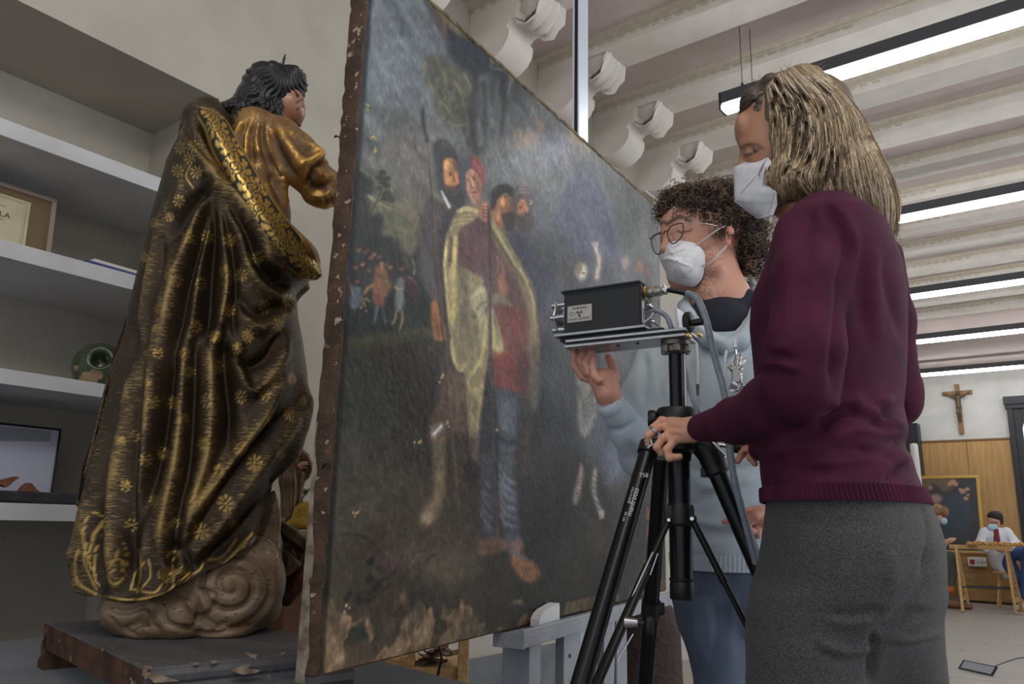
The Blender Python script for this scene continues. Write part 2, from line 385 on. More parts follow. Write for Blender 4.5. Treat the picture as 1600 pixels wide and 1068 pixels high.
# ceiling: plaster between transverse beams
ceiling = struct(MB().bb(-3.3, 5.2, -2.5, 14.6, 3.90, 4.2).mk('ceiling', m_ceil, smooth=False))
MB().bb(XL, 5.2, 11.7, 14.55, 3.62, 3.95).mk('lowered_ceiling', m_ceil, ceiling, smooth=False)
bt = None
for j in range(-6, 12):
    y0 = 3.70+.693*j
    if bt is None:
        b = MB(); b.bb(XL, 5.2, 0, .24, 3.80, 3.91, .006)
        bt = b.mk('beam', m_beam, ceiling, smooth=False); bt.location = (0, y0, 0)
        b = MB(); b.prism([(XL, -.005, 3.905), (XL, -.045, 3.90), (XL, -.036, 3.888), (XL, -.015, 3.88), (XL, -.015, 3.87), (XL, 0, 3.862)], (7.8, 0, 0))
        for i in range(24):
            x = XL+.03+.075*i; b.box((x, -.004, 3.848), (.05, .010, .014), None, .004)
        mo = mk('moulding', b.V, b.F, m_mould, None, False); mo.parent = bt
        # two-part corbel under the beam end: a roll near the wall and a leaf in front of it
        prof = [(0, 3.80), (0, 3.53), (.06, 3.50), (.13, 3.49), (.20, 3.505), (.255, 3.54), (.285, 3.59), (.29, 3.64), (.27, 3.67), (.30, 3.70), (.33, 3.70), (.35, 3.80)]
        b = MB(); b.prism([(XL+x, .005, z) for x, z in prof], (0, .235, 0))
        for x, z in ((.0, 3.53), (.03, 3.515), (.06, 3.5)): b.cyl((XL+x, -.008, z), (XL+x, .25, z), .012, n=10)
        co = mk('corbel', b.V, b.F, m_beam, None, 50); co.parent = bt
        b = MB(); n = 9; rows = []
        for i, (x, z, hw) in enumerate([(.30, 3.80, .09), (.31, 3.73, .10), (.34, 3.68, .105), (.38, 3.655, .095), (.42, 3.66, .115), (.46, 3.69, .10), (.49, 3.73, .12), (.51, 3.80, .10)]):
            rows.append([(XL+x+.02*abs(sin(3.5*pi*t)), .12+hw*2*(t-.5), z+.018*cos(6*pi*(t-.5))) for t in np.linspace(0, 1, 15)])
        R = np.array(rows); V, Q = loft(R, close=False, caps=False); V2 = V+np.array([0, 0, .03]); nv = len(V)
        b.add(V, Q); b.add(V2, Q[:, ::-1]); b.add([(XL+.33, .03, 3.8), (XL+.33, .21, 3.8), (XL+.5, .21, 3.8), (XL+.5, .03, 3.8), (XL+.35, .05, 3.7), (XL+.35, .19, 3.7), (XL+.45, .19, 3.72), (XL+.45, .05, 3.72)], [(0, 1, 5, 4), (1, 2, 6, 5), (2, 3, 7, 6), (3, 0, 4, 7), (4, 5, 6, 7)])
        lf = mk('corbel_leaf', b.V, b.F, m_beam, None, True); lf.parent = bt
    else:
        c = copytree(bt, ceiling); c.location = (0, y0, 0)
# far wall: white above, oak panelling below, dark glazed door at the right
YB = 14.5
m_oak = M('oak_panelling', rgb(186, 146, 92), .5, col2=rgb(168, 128, 78), ns=4, stretch=(6, 1, .6), bump=.05)
m_dark = M('dark_wood_paint', rgb(40, 36, 42), .4, col2=rgb(30, 27, 32), ns=8)
m_glass = M('window_glass', rgb(215, 226, 235), .3, emit=rgb(214, 226, 236), es=1.1)
wall_back = struct(MB().bb(-3.3, 5.2, YB, YB+.15, 0, 4.2).mk('wall_back', m_wallw, smooth=False))
for i in range(6):
    x = -2.62+.9*i; w = .895
    if x > 3 or (x > -1.2 and x < -.2): continue
    if i == 1: w = 2.62-.9-1.12-.005
    MB().bb(x, x+w, YB-.035, YB, .1, 2.445, .003).mk('oak_panel', m_oak, wall_back, smooth=False)
MB().bb(-1.75, -1.11, YB-.035, YB, .1, 2.445, .003)
MB().bb(XL, -1.11, YB-.05, YB, 0, .1, .004).mk('baseboard', m_oak, wall_back, smooth=False)
MB().bb(XL, -1.11, YB-.05, YB, 2.43, 2.46, .004).mk('panel_cap', M('oak_dark', rgb(120, 88, 52), .5), wall_back, smooth=False)
door = struct(MB().bb(-1.11, -1.03, YB-.09, YB, 0, 3.06, .006).mk('door_1', m_dark, smooth=False))
b = MB(); b.bb(-.0, .08, YB-.09, YB, 0, 3.06, .006); b.bb(-1.14, .11, YB-.11, YB, 2.97, 3.10, .008); b.bb(-1.13, .1, YB-.1, YB, 2.9, 2.97, .01)
b.mk('door_frame', m_dark, door, smooth=False)
b = MB(); b.bb(-1.03, -.93, YB-.07, YB-.02, 0, 2.9, .005); b.bb(-.93, -.02, YB-.07, YB-.02, 2.78, 2.9, .005); b.bb(-.93, 0, YB-.07, YB-.02, 1.93, 2.0, .005); b.bb(-.93, 0, YB-.07, YB-.02, 0, .9, .005)
b.prism([(-.93, YB-.07, 2.78), (-.8, YB-.07, 2.78), (-.86, YB-.07, 2.74), (-.91, YB-.07, 2.66), (-.93, YB-.07, 2.6)], (0, .05, 0))
b.mk('door_leaf', m_dark, door, smooth=False)
for z0, z1 in ((2.0, 2.78), (.9, 1.93)):
    MB().bb(-.93, -.02, YB-.05, YB-.035, z0, z1).mk('pane', m_glass, door, smooth=False)
# suspended linear lamps
m_black = M('black_metal', rgb(22, 22, 24), .45)
m_hous = M('grey_housing', rgb(74, 74, 78), .45)
m_led = M('led_diffuser', (1, 1, 1), .5, emit=(.93, .97, 1.0), es=22.)
LY = [4.115, 6.52, 8.885, 11.12, 13.58]; LX = [-1.567, -1.72, -1.9, -2.15, -2.4]
lab = ['nearest and largest suspended linear lamp, its left end above the woman\'s head', 'second suspended linear lamp from the front, beside the woman\'s hair', 'third suspended linear lamp from the front, middle of the five',
       'fourth suspended linear lamp from the front, one before the far one', 'farthest suspended linear lamp, just above the crucifix']
for i in range(5):
    y = LY[i]; x0 = LX[i]; x1 = x0+4.2
    t = thing('pendant_lamp', lab[i], 'lamp', (x0, y, 3.4), 'suspended linear ceiling lamps')
    MB().bb(x0, x1, y-.045, y+.045, 3.425, 3.50, .004).mk('housing', m_hous, t, smooth=False)
    MB().bb(x0+.006, x1-.006, y-.04, y+.04, 3.385, 3.425, .004).mk('diffuser', m_led, t, smooth=False)
    MB().bb(x0-.012, x0, y-.046, y+.046, 3.385, 3.50, .003).mk('end_cap', m_black, t, smooth=False)
    for xx in (x0+.13, x0+1.9):
        zc = 3.95 if y < 11.6 else 3.62
        b = MB(); b.cyl((xx, y-.03, 3.5), (xx, y-.03, zc), .0022, n=6); b.cyl((xx+.04, y+.03, 3.5), (xx+.04, y+.03, zc), .0022, n=6); b.cyl((xx, y-.03, 3.49), (xx, y-.03, 3.52), .008, n=8)
        b.mk('suspension_wire', m_black, t)
# ================================================================== THE LARGE UNFRAMED CANVAS
PT = unit((-.118, .993, .022)); PN = unit((-.993, -.118, 0))      # along the canvas / away from the viewer through it
PA = onp(492, 1055, onz(492, 1055, .70), PN)                    # front lower left corner
PA = onz(492, 1055, .70); UP = np.array([0, 0, 1.])
PLEN = float((along(PA, PT, 1040)-PA)@PT)
ptop = lambda s: 1.405+.023*s
def lerp(a, b, t): return a+(b-a)*t
def vnoise(x, y, seed=0):         # value noise on the canvas
    r = np.random.default_rng(seed).random((64, 64)); xi = np.floor(x).astype(int); yi = np.floor(y).astype(int); fx = x-xi; fy = y-yi
    fx = fx*fx*(3-2*fx); fy = fy*fy*(3-2*fy); g = lambda a, b: r[a % 64, b % 64]
    return lerp(lerp(g(xi, yi), g(xi+1, yi), fx), lerp(g(xi, yi+1), g(xi+1, yi+1), fx), fy)
def fbm(x, y, seed=0, o=4): return sum(vnoise(x*2**i, y*2**i, seed+i)/2**(i+1) for i in range(o))/(1-.5**o)
CA = lambda *p: [(540+.2621*x, .2621*y) for x, y in p]
CB = lambda *p: [(780+.281*x, 140+.281*y) for x, y in p]
CC = lambda *p: [(640+.2621*x, 280+.2621*y) for x, y in p]
CD = lambda *p: [(640+.2621*x, 540+.2621*y) for x, y in p]
CE = lambda *p: [(480+.2622*x, 780+.2622*y) for x, y in p]
CG = lambda *p: [(700+.2621*x, 700+.2621*y) for x, y in p]
CH = lambda *p: [(840+.4307*x, 500+.4307*y) for x, y in p]
CI = lambda *p: [(500+.2996*x, 240+.2996*y) for x, y in p]
ns_, nz_ = 500, 640
su = np.linspace(0, 1, ns_)**1.3*PLEN; zu = np.linspace(0, 1, nz_)
SS, ZZ = np.meshgrid(su, zu, indexing='ij')
ZH = ZZ*(ptop(SS)+.006*(fbm(SS*9, SS*0+3, 5)-.5))
GV = PA+SS[..., None]*PT+ZH[..., None]*UP
q = proj(GV.reshape(-1, 3))[:, :2]; s_ = SS.ravel(); z_ = ZH.ravel()
n1 = fbm(s_*5, z_*5, 1); n2 = fbm(s_*18, z_*18, 9); n3 = fbm(s_*60, z_*60, 21, 3); nst = fbm(s_*6-z_*3, z_*26+s_*12, 31)
C = np.zeros((len(q), 3)); qx, qy = q[:, 0], q[:, 1]
def field(pts):                   # smooth colour field from scattered samples
    w = np.zeros(len(q)); c = np.zeros((len(q), 3))
    for x, y, r, g, b in pts:
        ww = 1/(((qx-x)**2+(qy-y)**2)/900+1)**2; w += ww; c += ww[:, None]*np.array([r, g, b], float)
    return c/w[:, None]
C = field([(600, 30, 100, 106, 112), (560, 120, 96, 104, 106), (600, 120, 108, 116, 124), (650, 80, 104, 110, 116), (590, 200, 100, 104, 106), (640, 150, 98, 101, 106), (560, 230, 86, 90, 92), (620, 230, 108, 104, 98),
           (640, 290, 108, 106, 104), (620, 340, 118, 108, 94), (650, 350, 108, 98, 86), (600, 320, 100, 100, 84), (720, 40, 78, 80, 82), (800, 120, 64, 68, 70), (760, 200, 86, 86, 86), (850, 200, 82, 84, 84), (880, 260, 112, 114, 116),
           (840, 250, 116, 116, 116), (910, 230, 118, 116, 110), (960, 260, 100, 104, 106), (980, 300, 92, 94, 94), (1010, 380, 82, 82, 82), (920, 320, 94, 96, 104), (860, 330, 98, 100, 104), (850, 400, 74, 74, 76), (960, 380, 84, 84, 90),
           (580, 560, 58, 58, 48), (560, 640, 54, 58, 52), (640, 620, 52, 50, 44), (540, 480, 46, 46, 46), (640, 560, 54, 52, 46), (660, 700, 52, 50, 44), (560, 730, 66, 64, 56), (600, 760, 72, 66, 56), (540, 800, 76, 72, 62), (640, 800, 74, 66, 56),
           (600, 860, 70, 60, 50), (520, 880, 74, 68, 58), (700, 880, 82, 72, 60), (600, 940, 70, 60, 50), (540, 970, 70, 62, 52), (520, 1040, 90, 76, 56), (660, 940, 62, 56, 48), (740, 940, 62, 56, 48), (780, 900, 54, 52, 48), (840, 560, 52, 56, 62), (850, 640, 42, 44, 50),
           (830, 740, 42, 40, 42), (860, 820, 36, 36, 40), (900, 760, 44, 43, 43), (840, 940, 42, 42, 40), (920, 860, 52, 50, 46), (940, 920, 50, 48, 44), (960, 680, 74, 80, 92), (990, 740, 66, 66, 66), (1000, 860, 58, 58, 56), (960, 600, 62, 64, 66),
           (980, 560, 74, 76, 76), (1010, 620, 66, 66, 68), (880, 560, 58, 62, 64), (1010, 900, 62, 62, 58), (700, 560, 66, 60, 56)])
def lay(poly, col, a=1., soft=3., tex=0.):
    pp = spl(poly+[poly[0]], 4); lo = pp.min(0)-soft*2; hi = pp.max(0)+soft*2; m = np.flatnonzero((q > lo).all(1) & (q < hi).all(1))
    if not len(m): return
    w = polymask(q[m], pp, soft)*a
    if tex: w = w*np.clip(1-tex+2*tex*n2[m]*1.3, 0, 1)
    C[m] = C[m]*(1-w[:, None])+np.array(col, float)*w[:, None]
def line(pl, col, wd=2., a=1.):
    pp = spl(pl, 4); lo = pp.min(0)-wd*3; hi = pp.max(0)+wd*3; m = np.flatnonzero((q > lo).all(1) & (q < hi).all(1))
    if not len(m): return
    d, t, _ = segd(q[m], pp); w = np.exp(-(d/wd)**2)*a*np.clip(np.minimum(t, 1-t)*8+.3, 0, 1); C[m] = C[m]*(1-w[:, None])+np.array(col, float)*w[:, None]
def blob(x, y, rx, ry, col, a=1., ang=0., soft=.35):
    m = np.flatnonzero((abs(qx-x) < 2*max(rx, ry)) & (abs(qy-y) < 2*max(rx, ry)))
    if not len(m): return
    u = (qx[m]-x)*cos(ang)+(qy[m]-y)*sin(ang); v = -(qx[m]-x)*sin(ang)+(qy[m]-y)*cos(ang); r = np.sqrt((u/rx)**2+(v/ry)**2)
    w = np.clip((1+soft-r)/(2*soft), 0, 1)*a; C[m] = C[m]*(1-w[:, None])+np.array(col, float)*w[:, None]
# sky streaks and cloud
C += (nst-.5)[:, None]*np.array([34, 32, 30])*np.clip((430-qy)/200, 0, 1)[:, None]
lay(CA((90, 480), (250, 420), (330, 470), (300, 540), (120, 540)), (112, 118, 122), .5, 14)
lay(CA((230, 650), (420, 700), (440, 790), (260, 760)), (88, 86, 84), .5, 12)
lay(CA((60, 900), (250, 930), (420, 1020), (300, 1040), (60, 940)), (128, 124, 116), .35, 8)
# big tree, right-hand foliage, hanging cloth of clouds, varnish glare painted in as haze
lay(CA((470, 0), (600, 20), (700, 90), (840, 220), (992, 370), (1040, 520), (960, 640), (880, 560), (860, 760), (830, 900), (760, 920), (720, 760), (740, 560), (690, 430), (620, 330), (600, 210), (540, 120)), (52, 55, 58), .92, 6, .15)
lay(CA((610, 80), (720, 130), (850, 260), (860, 400), (760, 460), (650, 340), (610, 220)), (42, 50, 58), .9, 8, .2)
lay(CA((870, 400), (960, 420), (975, 520), (930, 600), (870, 560)), (42, 50, 58), .85, 6, .2)
lay(CA((510, 40), (600, 60), (610, 180), (590, 240), (540, 130)), (92, 76, 66), .7, 4, .3)
lay(CA((480, 0), (600, 10), (660, 70), (600, 75), (520, 30)), (104, 100, 92), .7, 3, .5)
lay(CA((860, 300), (900, 310), (880, 380), (860, 350)), (100, 104, 78), .8, 3, .4); line(CA((880, 300), (870, 400), (990, 440), (955, 600), (980, 640)), (104, 104, 84), 2.2, .6)
for i in range(16):
    x = 700+18*i+RNG.normal()*6; line(CA((x, 420+RNG.random()*60), (x+10*RNG.normal(), 600), (x-8+10*RNG.normal(), 760+RNG.random()*120)), (44, 47, 50) if i % 3 else (92, 92, 90), 3.2+RNG.random()*2, .55)
lay(CA((470, 350), (560, 330), (640, 400), (740, 430), (745, 540), (710, 640), (720, 760), (650, 750), (560, 680), (520, 560), (475, 440)), (82, 80, 70), .85, 6, .3)
for pl in (((475, 350), (470, 430), (500, 500), (530, 570)), ((560, 620), (570, 690), (640, 745), (720, 740)), ((540, 340), (580, 420), (600, 500)), ((640, 470), (690, 560), (715, 660)), ((700, 440), (740, 500), (742, 560)), ((560, 600), (600, 640), (640, 700))):
    line(CA(*pl), (122, 120, 84), 2.2, .55)
for i in range(70):
    x = 470+RNG.random()*260; y = 340+RNG.random()*390
    if abs((y-340)/390-(x-470)/260) < .5: blob(*CA((x, y))[0], 2.5, 5, (104, 104, 80) if i % 2 else (64, 64, 58), .35, .6)
lay(CA((800, 470), (850, 440), (860, 600), (890, 700), (870, 770), (850, 690), (840, 520)), (112, 112, 112), .6, 4)
lay(CA((780, 700), (810, 760), (830, 840), (790, 860)), (110, 110, 106), .6, 4)
lay(CB((100, 230), (200, 240), (210, 300), (130, 330), (90, 300)), (150, 120, 92), .65, 7, .3); lay(CB((210, 150), (240, 170), (245, 250), (215, 240)), (142, 100, 78), .65, 5)
lay(CB((390, 250), (460, 240), (450, 280), (400, 290)), (144, 112, 84), .6, 5); lay(CB((440, 270), (520, 260), (540, 330), (460, 340)), (138, 136, 122), .5, 6, .3)
lay(CB((20, 350), (120, 280), (330, 280), (400, 380), (330, 560), (250, 620), (180, 520), (20, 470)), (122, 122, 122), .6, 18, .2)  # soft pale haze: varnish glare put into the colour
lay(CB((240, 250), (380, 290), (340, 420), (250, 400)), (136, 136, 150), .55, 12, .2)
lay(CB((320, 420), (300, 520), (290, 470)), (92, 90, 86), .6, 6)
lay(CB((430, 400), (520, 480), (600, 600), (660, 800), (690, 960), (520, 940), (420, 900), (320, 700)), (88, 90, 110), .6, 12, .2)
line(CB((430, 400), (370, 520), (300, 650), (290, 700)), (120, 120, 122), 5, .5)
lay(CB((520, 280), (640, 420), (860, 580), (900, 620), (890, 960), (700, 960), (640, 720), (580, 520), (540, 380)), (90, 91, 88), .7, 6)
line(CB((545, 300), (560, 480), (620, 680), (680, 940)), (112, 112, 120), 4, .5)
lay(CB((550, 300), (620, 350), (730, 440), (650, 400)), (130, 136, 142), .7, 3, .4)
# distant landscape, small crowd at left
lay(CI((130, 60), (200, 90), (270, 140), (280, 200), (250, 230), (270, 320), (330, 380), (330, 420), (400, 440), (430, 500), (480, 530), (540, 480), (560, 900), (90, 960), (100, 520), (120, 300)), (50, 54, 52), .92, 5, .12)
lay(CI((250, 215), (330, 270), (430, 300), (520, 440), (440, 500), (400, 430), (330, 390), (300, 310)), (98, 100, 78), .75, 7, .2); line(CI((245, 215), (300, 250), (370, 290)), (148, 140, 108), 2.5, .8); line(CI((140, 60), (200, 75), (260, 120)), (128, 122, 104), 2.5, .6)
line(CI((258, 330), (290, 260), (320, 190), (335, 150)), (70, 66, 52), 1.3, .9); line(CI((290, 260), (330, 230), (360, 220)), (70, 66, 52), 1.1, .9)
for x, y, r in ((325, 100, 22), (350, 130, 20), (310, 125, 18), (345, 165, 20), (310, 180, 16), (350, 215, 30), (370, 240, 22), (325, 150, 22), (335, 235, 14)): blob(*CI((x, y))[0], r*.3, r*.22, (60, 62, 54), .8)
blob(*CI((300, 350))[0], 9, 12, (46, 50, 46), .9)
for i, (x, y) in enumerate(((125, 480), (125, 520), (203, 500), (238, 510), (283, 522), (310, 535), (188, 590), (222, 575), (256, 605), (195, 665), (322, 570), (348, 575), (428, 600), (367, 590), (150, 500), (265, 540))):
    blob(*CI((x, y))[0], 3.6, 4.8, ((150, 96, 76), (160, 120, 92), (128, 96, 76))[i % 3], .85); blob(*CI((x-4, y-12))[0], 4, 3, (58, 46, 38), .7); blob(*CI((x, y+35))[0], 7, 8, ((54, 50, 50), (70, 52, 46), (48, 52, 60))[i % 3], .6)
lay(CI((110, 560), (160, 560), (165, 640), (120, 660)), (84, 92, 106), .85, 3); line(CI((145, 640), (160, 700), (180, 740)), (160, 132, 104), 2.6, .9)
lay(CI((180, 690), (215, 700), (210, 790), (165, 810), (150, 760)), (100, 112, 128), .85, 3); lay(CI((140, 680), (175, 690), (150, 760), (130, 740)), (140, 106, 104), .7, 3)
lay(CI((290, 590), (330, 580), (350, 650), (370, 700), (340, 740), (330, 790), (280, 780), (275, 700)), (140, 92, 72), .9, 3); lay(CI((320, 600), (345, 610), (372, 700), (345, 745), (320, 690)), (112, 92, 62), .8, 3)
line(CI((300, 790), (290, 850), (285, 885)), (110, 112, 122), 3, .9); line(CI((328, 790), (335, 850), (345, 890)), (92, 94, 104), 2.5, .8); line(CI((290, 680), (250, 700), (230, 735)), (150, 112, 66), 3.4, .8)
lay(CI((400, 650), (440, 645), (440, 710), (432, 810), (392, 805), (395, 700)), (118, 124, 122), .9, 3); line(CI((385, 690), (410, 705), (438, 700)), (160, 140, 116), 2, .9); line(CI((400, 810), (392, 860), (372, 892)), (134, 118, 88), 2.3, .9); line(CI((430, 812), (428, 870), (412, 925)), (140, 124, 92), 2.3, .9)
lay(CI((440, 640), (490, 650), (515, 720), (500, 770), (460, 720)), (84, 52, 58), .85, 4); line(CI((455, 640), (480, 650), (500, 680)), (150, 130, 122), 1.2, .6)
line(CI((480, 545), (495, 590), (488, 635)), (128, 124, 96), 2, .7); line(CI((440, 520), (450, 560), (455, 600)), (98, 96, 76), 2.4, .6)
for i in range(14): blob(*CI((210+RNG.random()*55, 735+RNG.random()*90))[0], 2.2, 2, (150, 130, 92), .6)
lay(CI((90, 960), (250, 940), (420, 920), (540, 900), (600, 950), (500, 960), (300, 1010), (200, 1010), (90, 1000)), (84, 84, 58), .7, 7, .2)
# standing figures
lay(CC((60, 240), (130, 110), (230, 170), (270, 200), (250, 300), (210, 500), (215, 700), (130, 720), (60, 560), (50, 420)), (84, 78, 80), .95, 5, .08)
lay(CC((70, 380), (120, 340), (140, 470), (180, 700), (100, 660), (60, 520)), (100, 96, 104), .6, 9)
lay(CC((195, 180), (270, 200), (215, 480), (190, 700), (170, 500)), (62, 58, 62), .7, 7)
lay(CA((520, 860), (580, 830), (650, 900), (680, 980), (680, 1180), (560, 1160), (540, 1060)), (56, 58, 62), .9, 4)
lay(CC((180, 20), (300, 0), (340, 120), (300, 190), (240, 150)), (54, 52, 54), .85, 5)
lay(CA((580, 960), (620, 935), (665, 985), (680, 1060), (650, 1080), (640, 1160), (600, 1120), (585, 1040)), (168, 122, 78), .95, 3); lay(CA((590, 1080), (650, 1085), (660, 1150), (620, 1170), (590, 1130)), (72, 56, 48), .85, 4)
line(CA((600, 1040), (630, 1035)), (70, 52, 40), 1.6, .8); blob(*CA((626, 1046))[0], 2.2, 1.5, (40, 32, 30), .9); line(CA((655, 1040), (672, 1090), (655, 1100)), (196, 142, 96), 2, .7); line(CA((640, 1110), (665, 1112)), (120, 66, 50), 1.5, .8)
lay(CC((185, 70), (200, 70), (240, 150), (248, 165), (232, 172), (200, 110)), (182, 184, 184), .95, 1.5)
lay(CA((690, 950), (740, 935), (800, 950), (825, 1060), (800, 1130), (740, 1000)), (122, 66, 64), .9, 4); lay(CA((690, 950), (730, 950), (715, 1050), (720, 1130), (690, 1080)), (72, 78, 88), .85, 4)
lay(CC((340, -20), (400, -40), (425, 20), (420, 90), (400, 140), (370, 110), (345, 50)), (166, 126, 98), .95, 3); blob(*CC((352, 12))[0], 2.4, 1.6, (52, 40, 36), .9); blob(*CC((384, 2))[0], 2.4, 1.6, (52, 40, 36), .9); line(CC((368, 20), (372, 50), (382, 60)), (120, 84, 66), 1.4, .7); line(CC((372, 90), (400, 92)), (116, 56, 48), 1.8, .9)
lay(CC((360, 120), (420, 120), (430, 200), (380, 190)), (140, 108, 84), .7, 5)
lay(CC((490, 60), (560, 30), (620, 60), (630, 130), (580, 110), (530, 110), (490, 160)), (52, 52, 52), .9, 4)
lay(CC((535, 110), (580, 95), (600, 150), (590, 190), (560, 230), (550, 330), (490, 240), (500, 150)), (150, 112, 82), .95, 4); lay(CC((575, 130), (620, 110), (640, 200), (620, 280), (580, 230)), (78, 62, 56), .85, 5)
lay(CC((640, 60), (700, 60), (730, 130), (700, 200), (720, 260), (650, 270), (610, 180)), (78, 70, 68), .8, 5); lay(CC((645, 150), (680, 130), (700, 180), (670, 210), (648, 200)), (158, 102, 80), .85, 3); blob(*CC((665, 160))[0], 2, 1.5, (50, 38, 36), .8)
for i in range(9): line(CC((640+10*i, 50+4*i), (650+11*i, 85), (655+9*i, 60+9*i)), (128, 112, 108), 1.1, .5)
# pale mantle, red tunic
lay(CC((600, 280), (700, 360), (760, 480), (850, 560), (860, 800), (760, 780), (720, 620), (650, 480)), (58, 60, 80), .85, 9, .15)
lay(CC((340, 260), (460, 230), (560, 420), (720, 620), (760, 780), (770, 1068), (640, 1100), (480, 1068), (440, 700), (290, 480), (285, 330)), (104, 74, 70), .95, 4)
lay(CC((300, 300), (400, 250), (470, 260), (470, 600), (380, 560), (300, 480)), (100, 68, 74), .8, 8)
lay(CC((500, 760), (620, 740), (690, 800), (650, 1068), (520, 1068)), (118, 62, 54), .75, 9)
lay(CC((600, 560), (720, 620), (720, 780), (640, 760)), (86, 66, 66), .6, 8)
lay(CC((480, 240), (530, 270), (600, 400), (720, 610), (760, 800), (765, 1100), (710, 1100), (700, 800), (640, 600), (530, 420), (475, 290)), (132, 122, 92), .85, 4); line(CC((490, 250), (560, 370), (660, 540), (730, 700), (750, 900)), (168, 158, 116), 2, .6); line(CC((480, 290), (560, 420), (680, 620)), (96, 90, 72), 3, .6)
lay(CC((270, 220), (340, 165), (415, 190), (400, 230), (340, 270), (290, 310), (280, 500), (350, 540), (440, 600), (420, 660), (380, 820), (440, 800), (500, 780), (560, 1020), (500, 1060), (470, 1068), (440, 1300), (410, 1700), (380, 1690), (340, 1300), (330, 1180), (300, 1130), (250, 1050), (235, 850), (215, 650), (205, 500), (225, 320)), (142, 130, 98), .96, 3, .05)
for pl, c, w in ((((270, 330), (262, 500), (265, 700), (250, 900)), (186, 174, 112), 5), (((225, 330), (210, 500), (222, 680), (240, 880)), (176, 166, 116), 2.5), (((290, 190), (350, 180), (410, 200)), (178, 166, 116), 3), (((290, 240), (340, 230), (390, 225)), (112, 100, 68), 2),
                 (((300, 500), (330, 700), (320, 900), (300, 1000)), (108, 98, 80), 8), (((240, 330), (240, 420), (235, 500)), (104, 90, 76), 4), (((250, 960), (262, 1060), (300, 1140), (340, 1080), (400, 900), (440, 820)), (188, 176, 122), 3.4), (((300, 1000), (330, 1080), (380, 950), (410, 860)), (112, 104, 82), 5),
                 (((360, 1180), (430, 1060), (450, 900), (470, 800)), (186, 176, 122), 3), (((340, 1180), (370, 1290), (395, 1240)), (176, 168, 118), 3), (((350, 1250), (380, 1300), (400, 1420), (395, 1600)), (112, 104, 80), 5), (((340, 1180), (345, 1400), (370, 1600)), (150, 142, 104), 2), (((430, 1200), (410, 1400), (400, 1600)), (150, 142, 108), 3)):
    line(CC(*pl), c, w, .75)
lay(CC((375, 680), (410, 630), (455, 650), (468, 720), (450, 790), (410, 830), (380, 780), (365, 730)), (160, 152, 120), .95, 3); line(CC((380, 700), (420, 660), (450, 670)), (188, 180, 142), 3, .7); line(CC((400, 780), (430, 740), (460, 730)), (112, 104, 84), 2.4, .7)
lay(CC((490, 690), (540, 680), (605, 740), (600, 760), (540, 735), (490, 745)), (116, 110, 94), .9, 3); lay(CC((490, 760), (515, 850), (560, 1020), (500, 1050)), (176, 168, 118), .9, 3); line(CC((500, 800), (520, 900), (530, 1000)), (112, 104, 82), 3, .6)
lay(CC((520, 600), (550, 560), (575, 620), (578, 690), (540, 670)), (168, 120, 76), .8, 4); line(CC((520, 450), (530, 520), (520, 560)), (160, 116, 84), 2, .6); line(CC((545, 480), (560, 560)), (160, 116, 84), 2, .6)
lay(CC((425, 150), (460, 130), (480, 170), (475, 230), (440, 250), (415, 200)), (150, 112, 88), .95, 3); line(CC((430, 170), (465, 175)), (96, 66, 54), 1.3, .8); line(CC((430, 195), (470, 200)), (96, 66, 54), 1.3, .8)
lay(CC((125, 740), (160, 720), (190, 820), (215, 900), (210, 960), (150, 950), (130, 850)), (158, 110, 70), .95, 3); line(CC((160, 860), (180, 950)), (92, 62, 44), 1.6, .7); line(CC((180, 850), (200, 940)), (92, 62, 44), 1.4, .6)
# heads again, closer
CK = lambda *p: [(660+.206*x, 200+.206*y) for x, y in p]
lay(CK((85, 180), (110, 110), (160, 90), (220, 130), (265, 210), (285, 300), (275, 440), (200, 510), (140, 450), (110, 330)), (60, 60, 64), .95, 2.5)
line(CK((130, 130), (160, 110), (190, 150)), (88, 88, 90), 1.2, .6); line(CK((160, 110), (170, 160), (200, 200)), (84, 82, 80), 1.2, .5)
lay(CK((160, 245), (200, 225), (250, 250), (276, 320), (272, 400), (260, 440), (220, 470), (180, 450), (162, 380)), (170, 122, 76), .97, 1.8); blob(*CK((185, 285))[0], 5, 7, (206, 158, 98), .8); lay(CK((205, 240), (260, 260), (275, 330), (240, 320), (225, 270)), (96, 72, 56), .75, 2)
line(CK((198, 345), (232, 340)), (70, 50, 40), 1.1, .9); blob(*CK((214, 358))[0], 2.2, 1.3, (34, 26, 24), .95); line(CK((245, 345), (270, 405), (258, 430), (240, 428)), (214, 130, 92), 1.8, .85); line(CK((238, 345), (240, 410)), (122, 84, 58), 1.3, .7); blob(*CK((190, 400))[0], 4.5, 4, (190, 124, 82), .6)
lay(CK((165, 430), (230, 440), (282, 425), (290, 480), (230, 520), (180, 490)), (78, 64, 56), .9, 2.5); line(CK((220, 452), (262, 446)), (128, 70, 56), 1.2, .9)
lay(CK((300, 230), (370, 225), (380, 290), (335, 340), (330, 470), (345, 530), (300, 470), (285, 340)), (70, 74, 84), .9, 2.5); lay(CK((365, 230), (425, 250), (460, 330), (455, 430), (430, 380), (400, 310), (370, 290)), (124, 66, 66), .92, 2.5); line(CK((380, 250), (420, 290), (440, 350)), (150, 84, 80), 1.6, .6)
lay(CK((330, 340), (370, 310), (415, 350), (440, 430), (435, 520), (405, 575), (372, 545), (338, 480)), (164, 124, 100), .97, 1.8); lay(CK((400, 340), (440, 430), (432, 520), (410, 470), (395, 400)), (128, 92, 76), .7, 2.5); blob(*CK((352, 450))[0], 3.5, 5, (186, 144, 118), .7)
